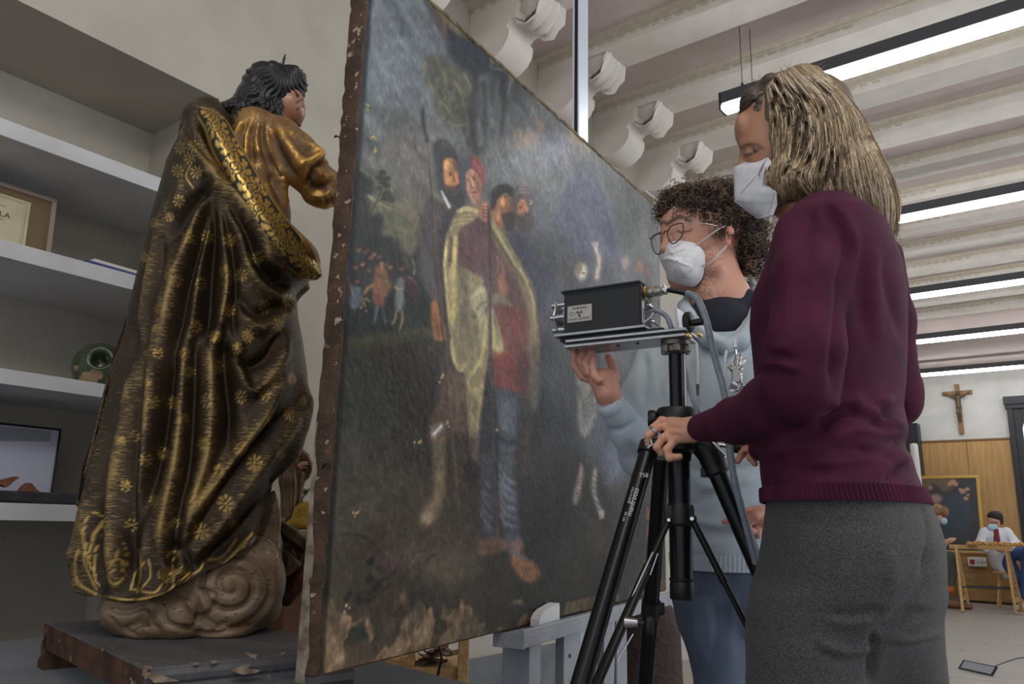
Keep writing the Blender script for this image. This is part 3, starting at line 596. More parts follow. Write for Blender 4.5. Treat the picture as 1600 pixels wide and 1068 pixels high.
for x, y in ((347, 403), (387, 385)): line(CK((x-14, y-16), (x+14, y-20)), (96, 68, 56), 1., .8); blob(*CK((x, y))[0], 2.1, 1.2, (36, 28, 28), .95); blob(*CK((x-8, y+1))[0], 1.1, .8, (196, 178, 160), .7)
line(CK((366, 395), (368, 440), (380, 458)), (112, 76, 62), 1.2, .8); line(CK((376, 390), (380, 445)), (196, 150, 122), 1.2, .7); line(CK((380, 492), (396, 486), (414, 490)), (126, 54, 48), 1.5, .95); line(CK((378, 520), (405, 522)), (120, 86, 70), 1.2, .5)
lay(CK((515, 600), (530, 500), (565, 440), (625, 428), (700, 470), (715, 540), (680, 500), (620, 490), (575, 530), (545, 620)), (50, 50, 52), .95, 2); line(CK((528, 455), (545, 430), (580, 425), (620, 418)), (118, 118, 122), 1., .6); line(CK((540, 480), (590, 450), (650, 455)), (80, 80, 84), 1., .5)
lay(CK((575, 540), (620, 495), (665, 520), (690, 600), (695, 670), (640, 690), (600, 640), (600, 760), (560, 740), (545, 640)), (140, 102, 74), .95, 2); blob(*CK((612, 560))[0], 4.5, 7, (206, 152, 98), .75); blob(*CK((576, 660))[0], 3.5, 9, (190, 142, 98), .7); lay(CK((635, 530), (690, 560), (700, 660), (650, 660), (640, 600)), (98, 72, 60), .75, 2.5)
line(CK((622, 520), (645, 516)), (74, 52, 42), 1.1, .8); line(CK((640, 530), (652, 575), (644, 590)), (176, 120, 82), 1.4, .7); lay(CK((600, 650), (650, 640), (705, 640), (700, 740), (650, 780), (620, 740)), (62, 54, 50), .92, 2.5)
lay(CK((690, 560), (700, 460), (760, 430), (820, 470), (845, 580), (830, 640), (790, 600), (740, 540), (715, 600)), (92, 82, 82), .9, 2.5)
for i in range(12): a = i*.55; x, y = 720+110*(i/12), 470+30*sin(i*2.1); line(CK((x, y), (x+14*cos(a), y-14), (x+20, y+8*sin(a))), (132, 118, 118), .9, .55)
lay(CK((722, 575), (755, 535), (795, 580), (806, 620), (790, 650), (745, 670), (722, 640)), (160, 112, 82), .95, 1.8); blob(*CK((742, 605))[0], 3, 2, (150, 74, 66), .8); blob(*CK((744, 598))[0], 1.8, 1, (40, 30, 30), .9); line(CK((775, 590), (798, 620), (785, 630)), (186, 134, 96), 1.2, .7)
lay(CK((700, 660), (745, 655), (820, 640), (850, 720), (800, 790), (730, 770)), (76, 68, 64), .9, 2.5); line(CK((740, 665), (775, 662)), (150, 82, 76), 1.2, .8); line(CK((815, 545), (832, 560), (812, 580)), (170, 168, 168), 1.1, .7)
for i in range(14): x = 610+18*i; line(CK((x, 700), (x+6, 740), (x-4, 775)), (88, 80, 74), .9, .35)
lay(CK((440, 600), (470, 560), (510, 590), (520, 660), (505, 720), (460, 700), (430, 650)), (150, 108, 84), .95, 1.8)
for y in (590, 615, 642, 668): line(CK((462, y), (500, y+8)), (94, 64, 52), 1., .75); line(CK((466, y-10), (500, y-4)), (182, 138, 110), 1.2, .6)
for pl, c, w in ((((250, 640), (330, 600), (430, 630)), (178, 166, 120), 2.2), (((260, 680), (330, 640), (400, 660)), (112, 100, 70), 1.6), (((240, 700), (320, 690), (385, 690)), (170, 158, 112), 2), (((200, 780), (260, 730), (350, 720)), (176, 162, 112), 2), (((190, 850), (175, 960), (165, 1060)), (186, 174, 120), 2.2), (((225, 830), (215, 950), (205, 1060)), (98, 82, 70), 2.4), (((260, 800), (250, 930), (240, 1060)), (182, 168, 108), 3),
                 (((510, 720), (570, 800), (640, 930), (720, 1060)), (178, 166, 120), 1.6), (((530, 700), (600, 800), (670, 900), (740, 1040)), (150, 138, 100), 1.4), (((515, 760), (560, 850), (640, 960), (690, 1060)), (96, 84, 62), 1.5), (((300, 760), (340, 860), (350, 980)), (124, 84, 86), 2.2), (((420, 720), (430, 780), (450, 820)), (70, 48, 52), 1.6), (((280, 880), (320, 960), (400, 1040)), (78, 52, 56), 2)):
    line(CK(*pl), c, w, .65)
line(CK((500, 580), (504, 800), (508, 1060)), (58, 44, 44), 1.5, .9)
# legs, breeches, staffs, feet
lay(CD((190, 150), (330, 200), (340, 500), (300, 560), (260, 520), (210, 570), (120, 560), (130, 430), (180, 300)), (96, 76, 66), .9, 5); lay(CD((240, 170), (320, 210), (300, 330), (260, 300)), (116, 92, 80), .6, 8); line(CD((310, 300), (280, 400), (280, 520)), (124, 98, 84), 5, .5)
lay(CD((135, 540), (210, 560), (215, 720), (210, 880), (170, 1000), (120, 1070), (60, 1060), (80, 980), (140, 900), (145, 700)), (112, 100, 76), .9, 5); lay(CD((80, 1000), (130, 1000), (110, 1050), (80, 1040)), (142, 128, 104), .7, 5)
for i in range(6): line(CD((140, 580+26*i), (175, 600+26*i), (205, 590+26*i)), (88, 78, 60), 2.4, .5)
lay(CD((125, 480), (195, 455), (205, 500), (170, 540), (130, 545)), (142, 142, 146), .5, 3); line(CD((140, 530), (170, 500), (195, 470)), (196, 196, 196), 2.4, .9)
lay(CD((490, 40), (700, 60), (715, 250), (630, 290), (500, 240)), (128, 58, 50), .85, 6); lay(CD((640, 60), (715, 60), (715, 330), (650, 280)), (78, 48, 50), .8, 7); lay(CD((715, 0), (768, 0), (770, 340), (720, 350)), (98, 94, 80), .8, 4)
lay(CD((500, 250), (635, 290), (645, 500), (625, 700), (640, 900), (650, 1180), (600, 1230), (560, 1150), (530, 800), (520, 450)), (72, 80, 94), .92, 5); lay(CD((530, 350), (590, 340), (600, 500), (540, 480)), (104, 114, 128), .7, 10)
lay(CD((460, 270), (500, 250), (510, 500), (520, 900), (500, 1160), (430, 1150), (415, 760), (405, 560)), (50, 56, 66), .92, 5); lay(CD((420, 660), (500, 680), (505, 1100), (440, 1100)), (72, 80, 92), .6, 9)
for i in range(6): line(CD((530, 700+55*i), (570, 780+55*i), (640, 830+50*i)), (112, 118, 132), 3, .55)
for i in range(5): line(CD((420, 740+60*i), (450, 810+60*i), (490, 850+60*i)), (98, 104, 114), 2.6, .45)
line(CD((525, 530), (580, 580), (635, 570)), (44, 48, 60), 4, .8); blob(*CD((518, 502))[0], 3, 3, (170, 160, 130), .8)
lay(CD((270, 520), (400, 560), (415, 880), (280, 880), (250, 700)), (62, 50, 48), .7, 8); blob(*CD((372, 750))[0], 11, 18, (34, 30, 28), .8)
lay(CD((650, 480), (720, 470), (720, 740), (650, 750)), (84, 62, 62), .55, 9)
lay(CG((185, 545), (240, 540), (280, 530), (370, 560), (360, 600), (230, 640), (180, 620)), (112, 80, 58), .85, 4); lay(CG((400, 540), (440, 535), (450, 610), (410, 600)), (122, 92, 92), .7, 3)
lay(CG((375, 580), (400, 560), (470, 660), (500, 670), (540, 720), (545, 760), (500, 800), (440, 780), (380, 700)), (130, 92, 62), .92, 4); lay(CG((375, 560), (420, 610), (480, 665), (400, 640), (372, 620)), (84, 92, 104), .8, 3)
for i in range(5): line(CG((430+20*i, 700), (450+20*i, 740), (455+19*i, 775)), (86, 58, 40), 1.4, .7)
line(CG((380, 710), (430, 780), (500, 808), (545, 770)), (74, 54, 40), 2.2, .8)
line(CA((465, 640), (462, 720), (490, 860)), (50, 54, 56), 3.2, .9); line(CA((470, 640), (490, 700), (482, 760)), (116, 118, 120), 1.5, .5)
line(CA((492, 860), (505, 1000), (520, 1180))+CC((150, 400), (190, 800))+CD((220, 60), (240, 400), (280, 800), (300, 1060)), (104, 92, 76), 3, .65); line(CA((486, 860), (500, 1000), (514, 1180))+CC((145, 400), (184, 800))+CD((213, 60), (233, 400), (274, 800), (294, 1060)), (58, 50, 46), 1.5, .5)
line(CC((473, 150), (474, 500), (478, 1000))+CD((490, 200), (505, 600), (525, 1060))+CG((310, 700),), (86, 68, 66), 2.6, .8); line(CC((480, 150), (481, 500), (486, 1000))+CD((497, 200), (513, 600), (532, 1060)), (52, 42, 42), 1.3, .6)
# pale child, hands and figures at the right
blob(*CB((458, 1010))[0], 9, 13, (178, 166, 148), .9); blob(*CB((440, 990))[0], 6, 12, (112, 98, 74), .7); blob(*CB((470, 1020))[0], 2, 1.5, (60, 48, 44), .8)
line(CB((540, 1060), (556, 960), (545, 900)), (176, 160, 142), 4.5, .85)
for e in ((515, 845), (532, 838), (545, 845)): line(CB((543, 905), e), (170, 152, 134), 1.8, .8)
blob(*CB((700, 960))[0], 6, 10, (150, 132, 112), .6); blob(*CB((780, 985))[0], 7, 11, (140, 96, 72), .6); blob(*CB((820, 1020))[0], 3.5, 9, (144, 92, 66), .5)
lay(CH((140, 190), (200, 200), (220, 240), (215, 330), (180, 420), (150, 400), (145, 280)), (126, 124, 116), .8, 4)
for i in range(5): line(CH((145+8*i, 230+18*i), (170, 290+20*i), (212, 240+20*i)), (84, 82, 78), 2, .6)
lay(CH((155, 520), (168, 545), (158, 620), (140, 668), (128, 650), (140, 590)), (148, 130, 120), .75, 3); line(CH((210, 530), (205, 620), (235, 720)), (148, 142, 132), 4, .8); blob(*CH((232, 705))[0], 4, 8, (150, 138, 128), .7, .3)
for i in range(7): line(CH((200, 560+22*i), (226, 580+22*i)), (62, 56, 52), 1, .7); line(CH((140, 570+14*i), (166, 578+14*i)), (70, 56, 52), 1, .5)
lay(CH((170, 700), (230, 740), (240, 830), (200, 840)), (84, 66, 54), .6, 8, .3); lay(CH((250, 440), (330, 470), (320, 560), (260, 600), (240, 520)), (98, 108, 128), .6, 10, .3)
for i in range(5): blob(*CH((400+RNG.random()*15, 690+22*i))[0], 4, 5, (134, 92, 68), .6)
# plants in the foreground
for pl in (((200, 205), (320, 215), (400, 270), (470, 350), (510, 440)), ((520, 440), (560, 350), (610, 330)), ((690, 390), (730, 340), (780, 330)), ((660, 430), (740, 450), (790, 500), (805, 550)), ((620, 350), (660, 310), (710, 300)), ((280, 580), (340, 550), (400, 580)), ((330, 620), (400, 580), (500, 500)), ((510, 440), (450, 480), (400, 500))): line(CE(*pl), (44, 40, 38), 1.8, .75)
for x, y, r in ((380, 370, 24), (370, 470, 28), (410, 520, 30), (255, 560, 14), (235, 590, 20), (310, 600, 24), (660, 400, 30), (440, 410, 26), (390, 350, 14)): blob(*CE((x, y))[0], r*.28, r*.26, (40, 42, 44), .75)
lay(CE((420, 340), (500, 330), (520, 440), (440, 420)), (78, 58, 66), .6, 5); lay(CE((540, 350), (620, 340), (600, 420), (530, 440)), (80, 60, 68), .6, 5)
lay(CE((230, 770), (340, 730), (440, 800), (380, 830), (200, 870)), (48, 54, 46), .75, 8, .35); lay(CE((560, 480), (700, 480), (860, 600), (820, 680), (640, 700)), (60, 62, 58), .6, 12, .3)
line(CE((520, 205), (600, 220), (700, 205)), (52, 56, 44), 3, .5); lay(CE((500, 240), (620, 240), (700, 320), (900, 340), (1000, 400), (860, 520), (640, 440)), (100, 90, 76), .5, 16, .3)
# losses along the lower edge: ochre ground showing through
edge = (1056-.2362*(qx-492)); dn = edge-qy
loss = np.clip((fbm(s_*11, z_*9, 41)-.50+.22*np.exp(-(dn/38)**2)-.25*np.clip((dn-70)/60, 0, 1)-.35*np.clip((qx-700)/160, 0, 1)*(dn > 22))*30, 0, 1)*(dn < 170)*np.clip(1.6-qx/900, .0, 1)
loss2 = np.clip((fbm(s_*26, z_*13, 47)-.45)*12, 0, 1)
for (x, y, rx, ry) in ((628, 935, 16, 24), (640, 975, 30, 18), (720, 1010, 20, 10), (830, 965, 14, 9), (810, 940, 10, 6)):
    loss = np.maximum(loss, np.clip(1.2-np.hypot((qx-x)/rx, (qy-y)/ry)+(n2-.5)*1.6, 0, 1))
lc = np.array([122, 100, 70])+(n3-.5)[:, None]*50; loss = loss*(.45+.55*loss2)
C = C*(1-loss[:, None]*.85)+lc*loss[:, None]*.85
C = C*(1-(.45*np.exp(-(dn/9)**2))[:, None])+np.array([96, 78, 52])*(.45*np.exp(-(dn/9)**2))[:, None]
# top edge wear, pin losses
te = (ptop(s_)-z_); wr = np.clip(1-te/.02+(n2-.6)*3, 0, 1)*.8; C = C*(1-wr[:, None])+np.array([112, 100, 74])*wr[:, None]
for x, y in ((690, 590), (654, 690), (555, 802), (556, 160), (575, 165), (583, 215), (586, 238), (700, 660), (541, 950)):
    for k in range(4): blob(x+RNG.normal()*2.5, y+RNG.normal()*4, 1.6, 2.2, (168, 146, 96), .8)
lw = np.clip((s_*1000-14)/10, 0, 1)*.5+.5; C *= lw[:, None]
C *= (.86+.28*n3)[:, None]*(.90+.20*n2)[:, None]*(.9+.2*fbm(s_*200, z_*90, 61, 2))[:, None]
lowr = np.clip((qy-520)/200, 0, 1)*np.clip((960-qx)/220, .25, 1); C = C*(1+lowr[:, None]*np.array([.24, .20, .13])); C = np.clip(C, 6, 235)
lin = np.where(C/255 <= .04045, C/255/12.92, ((C/255+.055)/1.055)**2.4)
PAINT_GAIN = 1.5
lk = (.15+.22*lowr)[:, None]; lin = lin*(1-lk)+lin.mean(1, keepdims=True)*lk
PC = lin**1.28*1.78
m_paint = M('old_oil_paint', rough=.42, attr='col', bump=.5, bs=900, bd=.0008, spec=.33, rough2=None)
# varnish that is patchy: glossy and dull areas, canvas weave as relief
def weave(m, rmin, rmax):
    nt = m.node_tree; N = nt.nodes; L = nt.links; b = N['Principled BSDF']; tc = [n for n in N if n.type == 'TEX_COORD'][0]
    n = N.new('ShaderNodeTexNoise'); L.new(tc.outputs['Object'], n.inputs['Vector']); n.inputs['Scale'].default_value = 6; n.inputs['Detail'].default_value = 5
    r = N.new('ShaderNodeMapRange'); L.new(n.outputs[0], r.inputs[0]); r.inputs[1].default_value = .3; r.inputs[2].default_value = .7; r.inputs[3].default_value = rmin; r.inputs[4].default_value = rmax; L.new(r.outputs[0], b.inputs['Roughness'])
weave(m_paint, .42, .62)
relief = ((n3-.5)*.0012+(fbm(s_*140, z_*140, 77, 2)-.5)*.0010).reshape(ns_, nz_)
GV2 = GV-PN*(relief[..., None]+.0)
i = np.arange(ns_-1)[:, None]*nz_; k = np.arange(nz_-1)[None, :]
Qg = np.stack([i+k, i+nz_+k, i+nz_+k+1, i+k+1], -1).reshape(-1, 4)
painting = thing('canvas_painting', 'huge unframed old painting of robed men on a landscape, standing on the grey easel', 'painting', PA)
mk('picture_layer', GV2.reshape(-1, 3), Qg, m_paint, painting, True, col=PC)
# the canvas on its stretcher: ragged nailed edges turned over the sides
m_edge = M('nailed_canvas_edge', rgb(84, 62, 44), .8, col2=rgb(50, 34, 24), ns=14, col3=rgb(150, 135, 112), n3=60, thr3=(.64, .67), bump=.6, bs=120, bd=.006)
m_edgel = M('lining_canvas', rgb(150, 138, 120), .85, col2=rgb(96, 84, 70), ns=30, bump=.6, bs=150, bd=.003)
PB = along(PA, PN, 465); TH = float((PB-PA)@PN)
rings = []
zs = np.linspace(0, 1, 260)
for t_ in zs:
    h_ = t_*ptop(0); jag = lambda sd: (vnoise(np.array([h_*60]), np.array([1.]), sd)[0]-.5)*.006
    b0 = PA+UP*h_
    rings.append([b0+PT*(.004+jag(3))-PN*.001, b0+PT*jag(4)-PN*.0015, b0-PT*(.001+abs(jag(5)))+PN*.004, b0-PT*(.002+abs(jag(6)))+PN*TH*.6, b0-PT*.001+PN*(TH+jag(8)), b0+PT*.02+PN*(TH+.001), b0+PT*.03+PN*TH*.5])
V, Qe = loft(rings); mk('left_canvas_edge', V, Qe, m_edge, painting, 60)
# pale lining showing along the lower part of that edge
rings = []
for t_ in np.linspace(-.010, .30, 90):
    h_ = t_*1.4; w = TH*(.16+.50*np.clip(1-t_/.26, 0, 1)**.7+.22*(vnoise(np.array([h_*30]), np.array([7.]), 2)[0]-.5)); b0 = PA+UP*h_
    rings.append([b0-PT*.0035+PN*TH*1.03, b0-PT*.0050+PN*(TH*1.03-w*.5), b0-PT*.0042+PN*(TH*1.03-w), b0-PT*.001+PN*(TH*1.03-w*.9), b0+PT*.001+PN*TH*1.03])
V, Qe = loft(rings); mk('lining_edge', V, Qe, m_edgel, painting, 60)
b = MB(); b.box(PA+PT*PLEN/2+PN*TH*.5+UP*.003, (PLEN, TH*.96, .012), (PT, PN, UP)); b.mk('bottom_edge', m_edge, painting, False)
te = MB(); 
rings = []
for s in np.linspace(0, PLEN, 160):
    j = .005*(vnoise(np.array([s*50]), np.array([2.]), 12)[0]-.5); b0 = PA+PT*s+UP*(ptop(s)+j)
    rings.append([b0-PN*.002-UP*.006, b0-PN*.001+UP*.003, b0+PN*TH*.95+UP*.002, b0+PN*TH*.95-UP*.03])
V, Qe = loft(rings); mk('top_edge', V, Qe, M('worn_top_edge', rgb(120, 104, 72), .8, col2=rgb(60, 50, 36), ns=30, bump=.4, bs=100), painting, 60)
MB().box(PA+PT*(PLEN+.003)+PN*TH*.5+UP*(ptop(PLEN)/2), (.006, TH, ptop(PLEN)), (PT, PN, UP)).mk('right_canvas_edge', m_edge, painting, False)
m_pine = M('pine_wood', rgb(196, 160, 112), .6, col2=rgb(172, 132, 84), ns=6, stretch=(1, 8, 8), bump=.1)
b = MB()
for zz in (.05, .72, 1.36): b.box(PA+PT*PLEN/2+PN*TH*.62+UP*zz, (PLEN-.03, TH*.6, .07), (PT, PN, UP), .003)
for s in (.05, PLEN/2, PLEN-.05): b.box(PA+PT*s+PN*TH*.62+UP*.7, (.07, TH*.55, 1.36), (PT, PN, UP), .003)
b.mk('stretcher_bars', m_pine, painting, False)
b = MB(); b.box(PA+PT*PLEN/2+PN*TH*.25+UP*.71, (PLEN-.01, .002, 1.40), (PT, PN, UP)); b.mk('canvas_back', m_edgel, painting, False)
# torn scrap of canvas sticking out half way up the left edge
e0 = onp(527, 214, PA+PN*TH, PN)
for (x, y), (dx, dy), sc_ in (((530, 214), (-8, 1), .006), ((512, 722), (-10, 12), .006)):
    b0 = onp(x, y, PA+PN*TH*.7-PT*.004, PT); e1 = onp(x+dx, y+dy, PA+PN*TH*1.1, PT)
    MB().tube([b0, (b0+e1)/2+UP*.003, e1], [sc_, sc_*.7, .001], 6, flat=.3).mk('torn_scrap', m_edge, painting, True)

# ------------------------------------------------------------------ easel that carries it
m_alu = M('grey_easel_paint', rgb(150, 153, 158), .45, metal=.15, col2=rgb(138, 141, 147), ns=12)
m_mast = M('brushed_aluminium', rgb(204, 213, 226), .35, metal=.35)
ease = thing('studio_easel', 'grey metal studio easel holding the huge painting', 'easel', (PA+PT*1.0+PN*.1)*[1, 1, 0])
T0 = onz(811, 1000, .66)          # tray, measured near its left end
def onplane_t(px, py): return onp(px, py, PA-PN*.055, PN)
a0 = onplane_t(819, 994); a1 = onplane_t(819, 1023)
zt_, zb_ = a0[2], a1[2]; s0 = float((a0-PA)@PT); s1 = float((onplane_t(1051, 940)-PA)@PT)
nb_ = float((along(a0, PN, 772)-a0)@PN)-.055
tray = MB()
def alongbox(b, s0, s1, n0, n1, z0, z1, bev=.002): b.box(PA+PT*(s0+s1)/2+PN*(n0+n1)/2+UP*((z0+z1)/2-PA[2]), (s1-s0, abs(n1-n0), z1-z0), (PT, PN, UP), bev)
alongbox(tray, s0, s1, -.055, nb_, zb_, .692); alongbox(tray, s0, s1, -.055, -.042, .690, zt_)
tray.mk('tray', m_alu, ease, False)
b = MB(); alongbox(b, s0-.002, s0+.003, -.056, nb_+.002, zb_-.002, .6935, .001); b.mk('tray_end_cap', m_alu, ease, False)
b = MB()
for xa, xb, xc, nf in ((828, 846, 785, -.04), (882, 908, 868, -.03), (945, 960, 934, -.03), (965, 981, 961, .02)):
    pa, pb = [onp(x, 1040, PA+PN*nf, PN) for x in (xa, xb)]; sa, sb = float((pa-PA)@PT), float((pb-PA)@PT); nd = float((along(pa, PN, xc)-pa)@PN)
    b = MB(); alongbox(b, sa, sb, nf, nf+nd, .03, zb_, .002); b.mk('post', m_alu, ease, False)
hp_ = onp(890, 1024, PA+PN*-.03, PN); MB().cyl(hp_-PN*.0015, hp_+PN*.001, .0055, n=14).mk('bolt_hole', m_black, ease)
m0 = along(PA+PN*.10, PT, 902); m1 = along(PA+PN*.10, PT, 918.5); sm0 = (m0-PA)@PT; sm1 = (m1-PA)@PT
b = MB(); alongbox(b, sm0, sm1, .10, .128, .05, 3.0, .002); b.mk('mast', m_mast, ease, False)
b = MB(); alongbox(b, sm0-.002, sm0, .106, .118, .05, 3.0, .0005); b.mk('mast_slot', m_black, ease, False)
b = MB()
for s in (s0+.05, s1-.06): alongbox(b, s, s+.09, -.30, .55, .045, .10, .006)
alongbox(b, s0+.05, s1, .12, .18, .05, .11, .004); b.mk('base_frame', m_alu, ease, False)
for s in (s0+.07, s1-.03):
    for nn in (-.27, .52):
        MB().cyl(PA+PT*(s+.02)+PN*nn-UP*(PA[2]-.045), PA+PT*(s+.02)+PN*nn-UP*PA[2], .022, .03, 16).mk('foot', m_black, ease)
# foam wedge standing on the tray in front of the canvas
fx0 = float((onplane_t(855, 975)-PA)@PT); fx1 = float((onplane_t(886, 968)-PA)@PT)
poly = [PA+PT*(fx0+(fx1-fx0)*u)-PN*.034+UP*v for u, v in ((0, -.004), (0, .012), (.12, .024), (.3, .032), (.55, .036), (.85, .041), (.97, .041), (1, .034), (1, -.004))]
tag(MB().prism(poly, PN*.025).mk('foam_wedge', M('white_foam', rgb(206, 204, 204), .9, bump=.5, bs=350, bd=.002), None, 30, loc=poly[0]), 'small white foam wedge on the easel tray against the painting', 'foam block')

# ------------------------------------------------------------------ table under a grey felt cloth, plinth
ZT = .60
m_felt = M('grey_felt', rgb(84, 86, 92), .95, col2=rgb(66, 68, 74), ns=300, bump=.5, bs=600, bd=.002, sheen=.3)
table = thing('work_table', 'low work table under the gilded statue, covered with dark grey felt', 'table', (-1.75, .7, 0))
edge_ = [(-2.52, -.35), (-2.52, 1.42), (-2.0, 1.46), (-1.60, 1.510), (-1.55, 1.512), (-1.50, 1.503), (-1.19, 1.447), (-.93, 1.39), (-.86, 1.33), (-.86, -.35)]
MB().prism([(x, y, ZT-.012) for x, y in edge_], (0, 0, .012)).mk('felt_cloth', m_felt, table, False)
cc = np.array([-1.7, .6]); b = MB(); ring = []
pts = []
for i in range(len(edge_)):
    a = np.array(edge_[i]); c = np.array(edge_[(i+1) % len(edge_)]); m_ = max(2, int(np.hypot(*(c-a))/.05))
    pts += [a+(c-a)*t for t in np.arange(m_)/m_]
R = []
for j, zz in enumerate((ZT-.001, ZT-.006, ZT-.05, ZT-.14, ZT-.24)):
    R.append([(*(p+unit(np.append(p-cc, 0))[:2]*(.002+.012*j*.5*(1+sin(i*.55))+.003*j)), zz) for i, p in enumerate(pts)])
V, Q = loft(R, caps=False); mk('cloth_drop', V, Q, m_felt, table, True)
MB().bb(-2.48, -.9, -.3, 1.36, ZT-.05, ZT-.013, .004).mk('table_top', m_pine, table, False)
for x, y in ((-2.42, -.22), (-2.42, 1.3), (-.98, -.22), (-.98, 1.3)):
    MB().bb(x-.03, x+.03, y-.03, y+.03, 0, ZT-.05, .004).mk('leg', m_pine, table, False)
# ------------------------------------------------------------------ plinth board under the statue
ZP = .70
m_plt = M('worn_black_paint', rgb(98, 96, 100), .5, col2=rgb(78, 75, 78), ns=5, stretch=(1, 3, 1), col3=rgb(122, 117, 112), n3=26, thr3=(.62, .74), bump=.2, bs=80)
m_pls = M('raw_brown_wood', rgb(92, 62, 42), .7, col2=rgb(62, 40, 28), ns=12, stretch=(1, 5, 1), col3=rgb(150, 126, 100), n3=22, thr3=(.66, .68), bump=.4, bs=60, bd=.004)
m_chip = M('chipped_wood', rgb(156, 140, 122), .8, col2=rgb(112, 90, 72), ns=50, bump=.5, bs=120)
A0 = onz(72, 972.5, ZP); B0 = onz(225, 1044, ZP); ex = unit(B0-A0); ey = np.array([-ex[1], ex[0], 0]); W1 = float(np.linalg.norm(B0-A0)); W2 = .40
plinth = thing('plinth_board', 'old dark moulded wooden plinth board with chipped edges, under the gilded statue', 'plinth', (A0+ex*W1/2+ey*W2/2)*[1, 1, 0]+[0, 0, ZT])
def PLb(u, v, w): return A0+ex*u+ey*v+np.array([0, 0, w])
MB().box(PLb(W1/2, W2/2, -.0125), (W1, W2, .025), (ex, ey, UP), .003).mk('top_board', m_plt, plinth, False)
# moulded front strip (towards the camera's right) and the raw cut ends of the mouldings on the near side
prof = [(0, 0), (.006, -.002), (.012, -.010), (.010, -.020), (.004, -.026), (.006, -.032), (.016, -.040), (.018, -.052), (.010, -.064), (.006, -.070), (.02, -.076), (.028, -.086), (.028, -.0965), (-.03, -.0965), (-.03, 0)]
b = MB(); b.prism([PLb(W1-.002+x, .0, z-.003) for x, z in prof], ey*W2); b.mk('front_moulding', m_plt, plinth, 25)
b = MB(); b.prism([PLb(.002-x, .0, z-.003) for x, z in prof], ey*W2); b.mk('rear_moulding', m_pls, plinth, 25)
b = MB(); b.prism([PLb(0, 0, -.024), PLb(W1, 0, -.024), PLb(W1, 0, -.048), PLb(W1*.5, 0, -.052), PLb(0, 0, -.055)], ey*.03); b.mk('side_rail', m_pls, plinth, False)
b = MB(); b.prism([PLb(-.004, -.002, -.002), PLb(W1+.002, -.002, -.002), PLb(W1+.002, -.002, -.026), PLb(-.004, -.002, -.026)], ey*.004); b.mk('raw_board_edge', m_pls, plinth, False)
for pl in (((360, 1047), (375, 1040), (390, 1036), (386, 1043), (406, 1046), (400, 1050), (378, 1053)), ((232, 1058), (240, 1052), (262, 1057), (280, 1063), (240, 1066))):
    p3 = [onp(x, y, PLb(W1+.017, 0, -.04), ex) for x, y in pl]; MB().prism(p3, ex*.003).mk('paint_loss', m_chip, plinth, False)
for pl in (((383, 1018), (392, 1020), (404, 1022), (400, 1026), (390, 1025)), ((226, 1040), (238, 1041), (228, 1047), (236, 1052), (228, 1058), (222, 1050)), ((158, 1012), (163, 1013), (160, 1018)), ((296, 1034), (312, 1035), (306, 1037)), ((326, 1031), (342, 1032), (332, 1035)), ((437, 1018), (450, 1019), (442, 1022))):
    p3 = [onz(x, y, ZP+.0012) for x, y in pl]; MB().prism(p3, (0, 0, -.003)).mk('paint_loss', m_chip, plinth, False)
# ================================================================== THE GILDED STATUE
D0 = 2.08; C0 = atd(300, 800, D0); vn = unit([C0[0], C0[1], 0]); ux = unit([-vn[1], vn[0], 0])
if ux@CR < 0: ux = -ux
tw = -vn                                            # towards the camera
def SP(x, y, off=0.): return onp(x, y, C0+tw*off, vn)
statue = thing('carved_statue', 'life-like carved and gilded wooden statue of a robed figure, seen from behind', 'statue', [C0[0], C0[1], ZP])
LS = [(160, 322), (166, 312), (172, 300), (180, 291), (190, 285), (199, 282), (213, 284), (240, 273), (275, 257), (311, 248), (365, 235), (410, 223), (455, 210), (500, 199), (536, 194), (582, 178), (658, 166), (710, 150), (787, 135), (864, 118), (902, 119), (925, 128), (960, 135)]
RS = [(160, 330), (166, 338), (172, 350), (190, 362), (220, 372), (260, 392), (300, 412), (340, 436), (370, 462), (400, 480), (424, 484), (440, 468), (451, 461), (491, 466), (530, 473), (571, 479), (623, 481), (660, 477), (694, 468), (740, 455), (790, 446), (860, 440), (960, 430)]
ys = np.linspace(160, 955, 420)
uL = np.array([(SP(np.interp(y, *zip(*LS)), y)-C0)@ux for y in ys]); uR = np.array([(SP(np.interp(y, *zip(*RS)), y)-C0)@ux for y in ys])
zz_ = np.array([SP(.5*(np.interp(y, *zip(*LS))+np.interp(y, *zip(*RS))), y)[2] for y in ys])
o_ = np.argsort(zz_); zT, uLz, uRz = zz_[o_], uL[o_], uR[o_]
dep = np.interp(zT, [ZP, 1.0, 1.3, 1.7, 1.95, 2.1, 2.2], [.27, .24, .22, .19, .165, .12, .05])
offc = np.interp(zT, [ZP, 1.2, 1.7, 2.2], [.0, .0, .01, .02])
NT, NZ = 460, 520
th = np.linspace(0, 2*pi, NT, endpoint=False)
def surf(thv, z):
    a = (np.interp(z, zT, uRz)-np.interp(z, zT, uLz))/2; c = (np.interp(z, zT, uRz)+np.interp(z, zT, uLz))/2; d = np.interp(z, zT, dep); oc = np.interp(z, zT, offc)
    d = np.minimum(d, a*1.25+.01); cx, sy = np.cos(thv), np.sin(thv); e = .88
    X = c+a*np.sign(cx)*np.abs(cx)**e; Y = oc+d*np.sign(sy)*np.abs(sy)**e
    return np.stack([C0[0]+X*ux[0]+Y*tw[0], C0[1]+X*ux[1]+Y*tw[1], z], -1)
HEM = [(100, 905), (119, 912), (130, 925), (155, 931), (165, 936), (204, 942), (230, 936), (255, 928), (290, 908), (320, 893), (348, 879), (378, 852), (399, 828), (418, 790), (430, 756), (445, 730), (466, 694), (480, 660)]
hz = np.full(NT, .85)
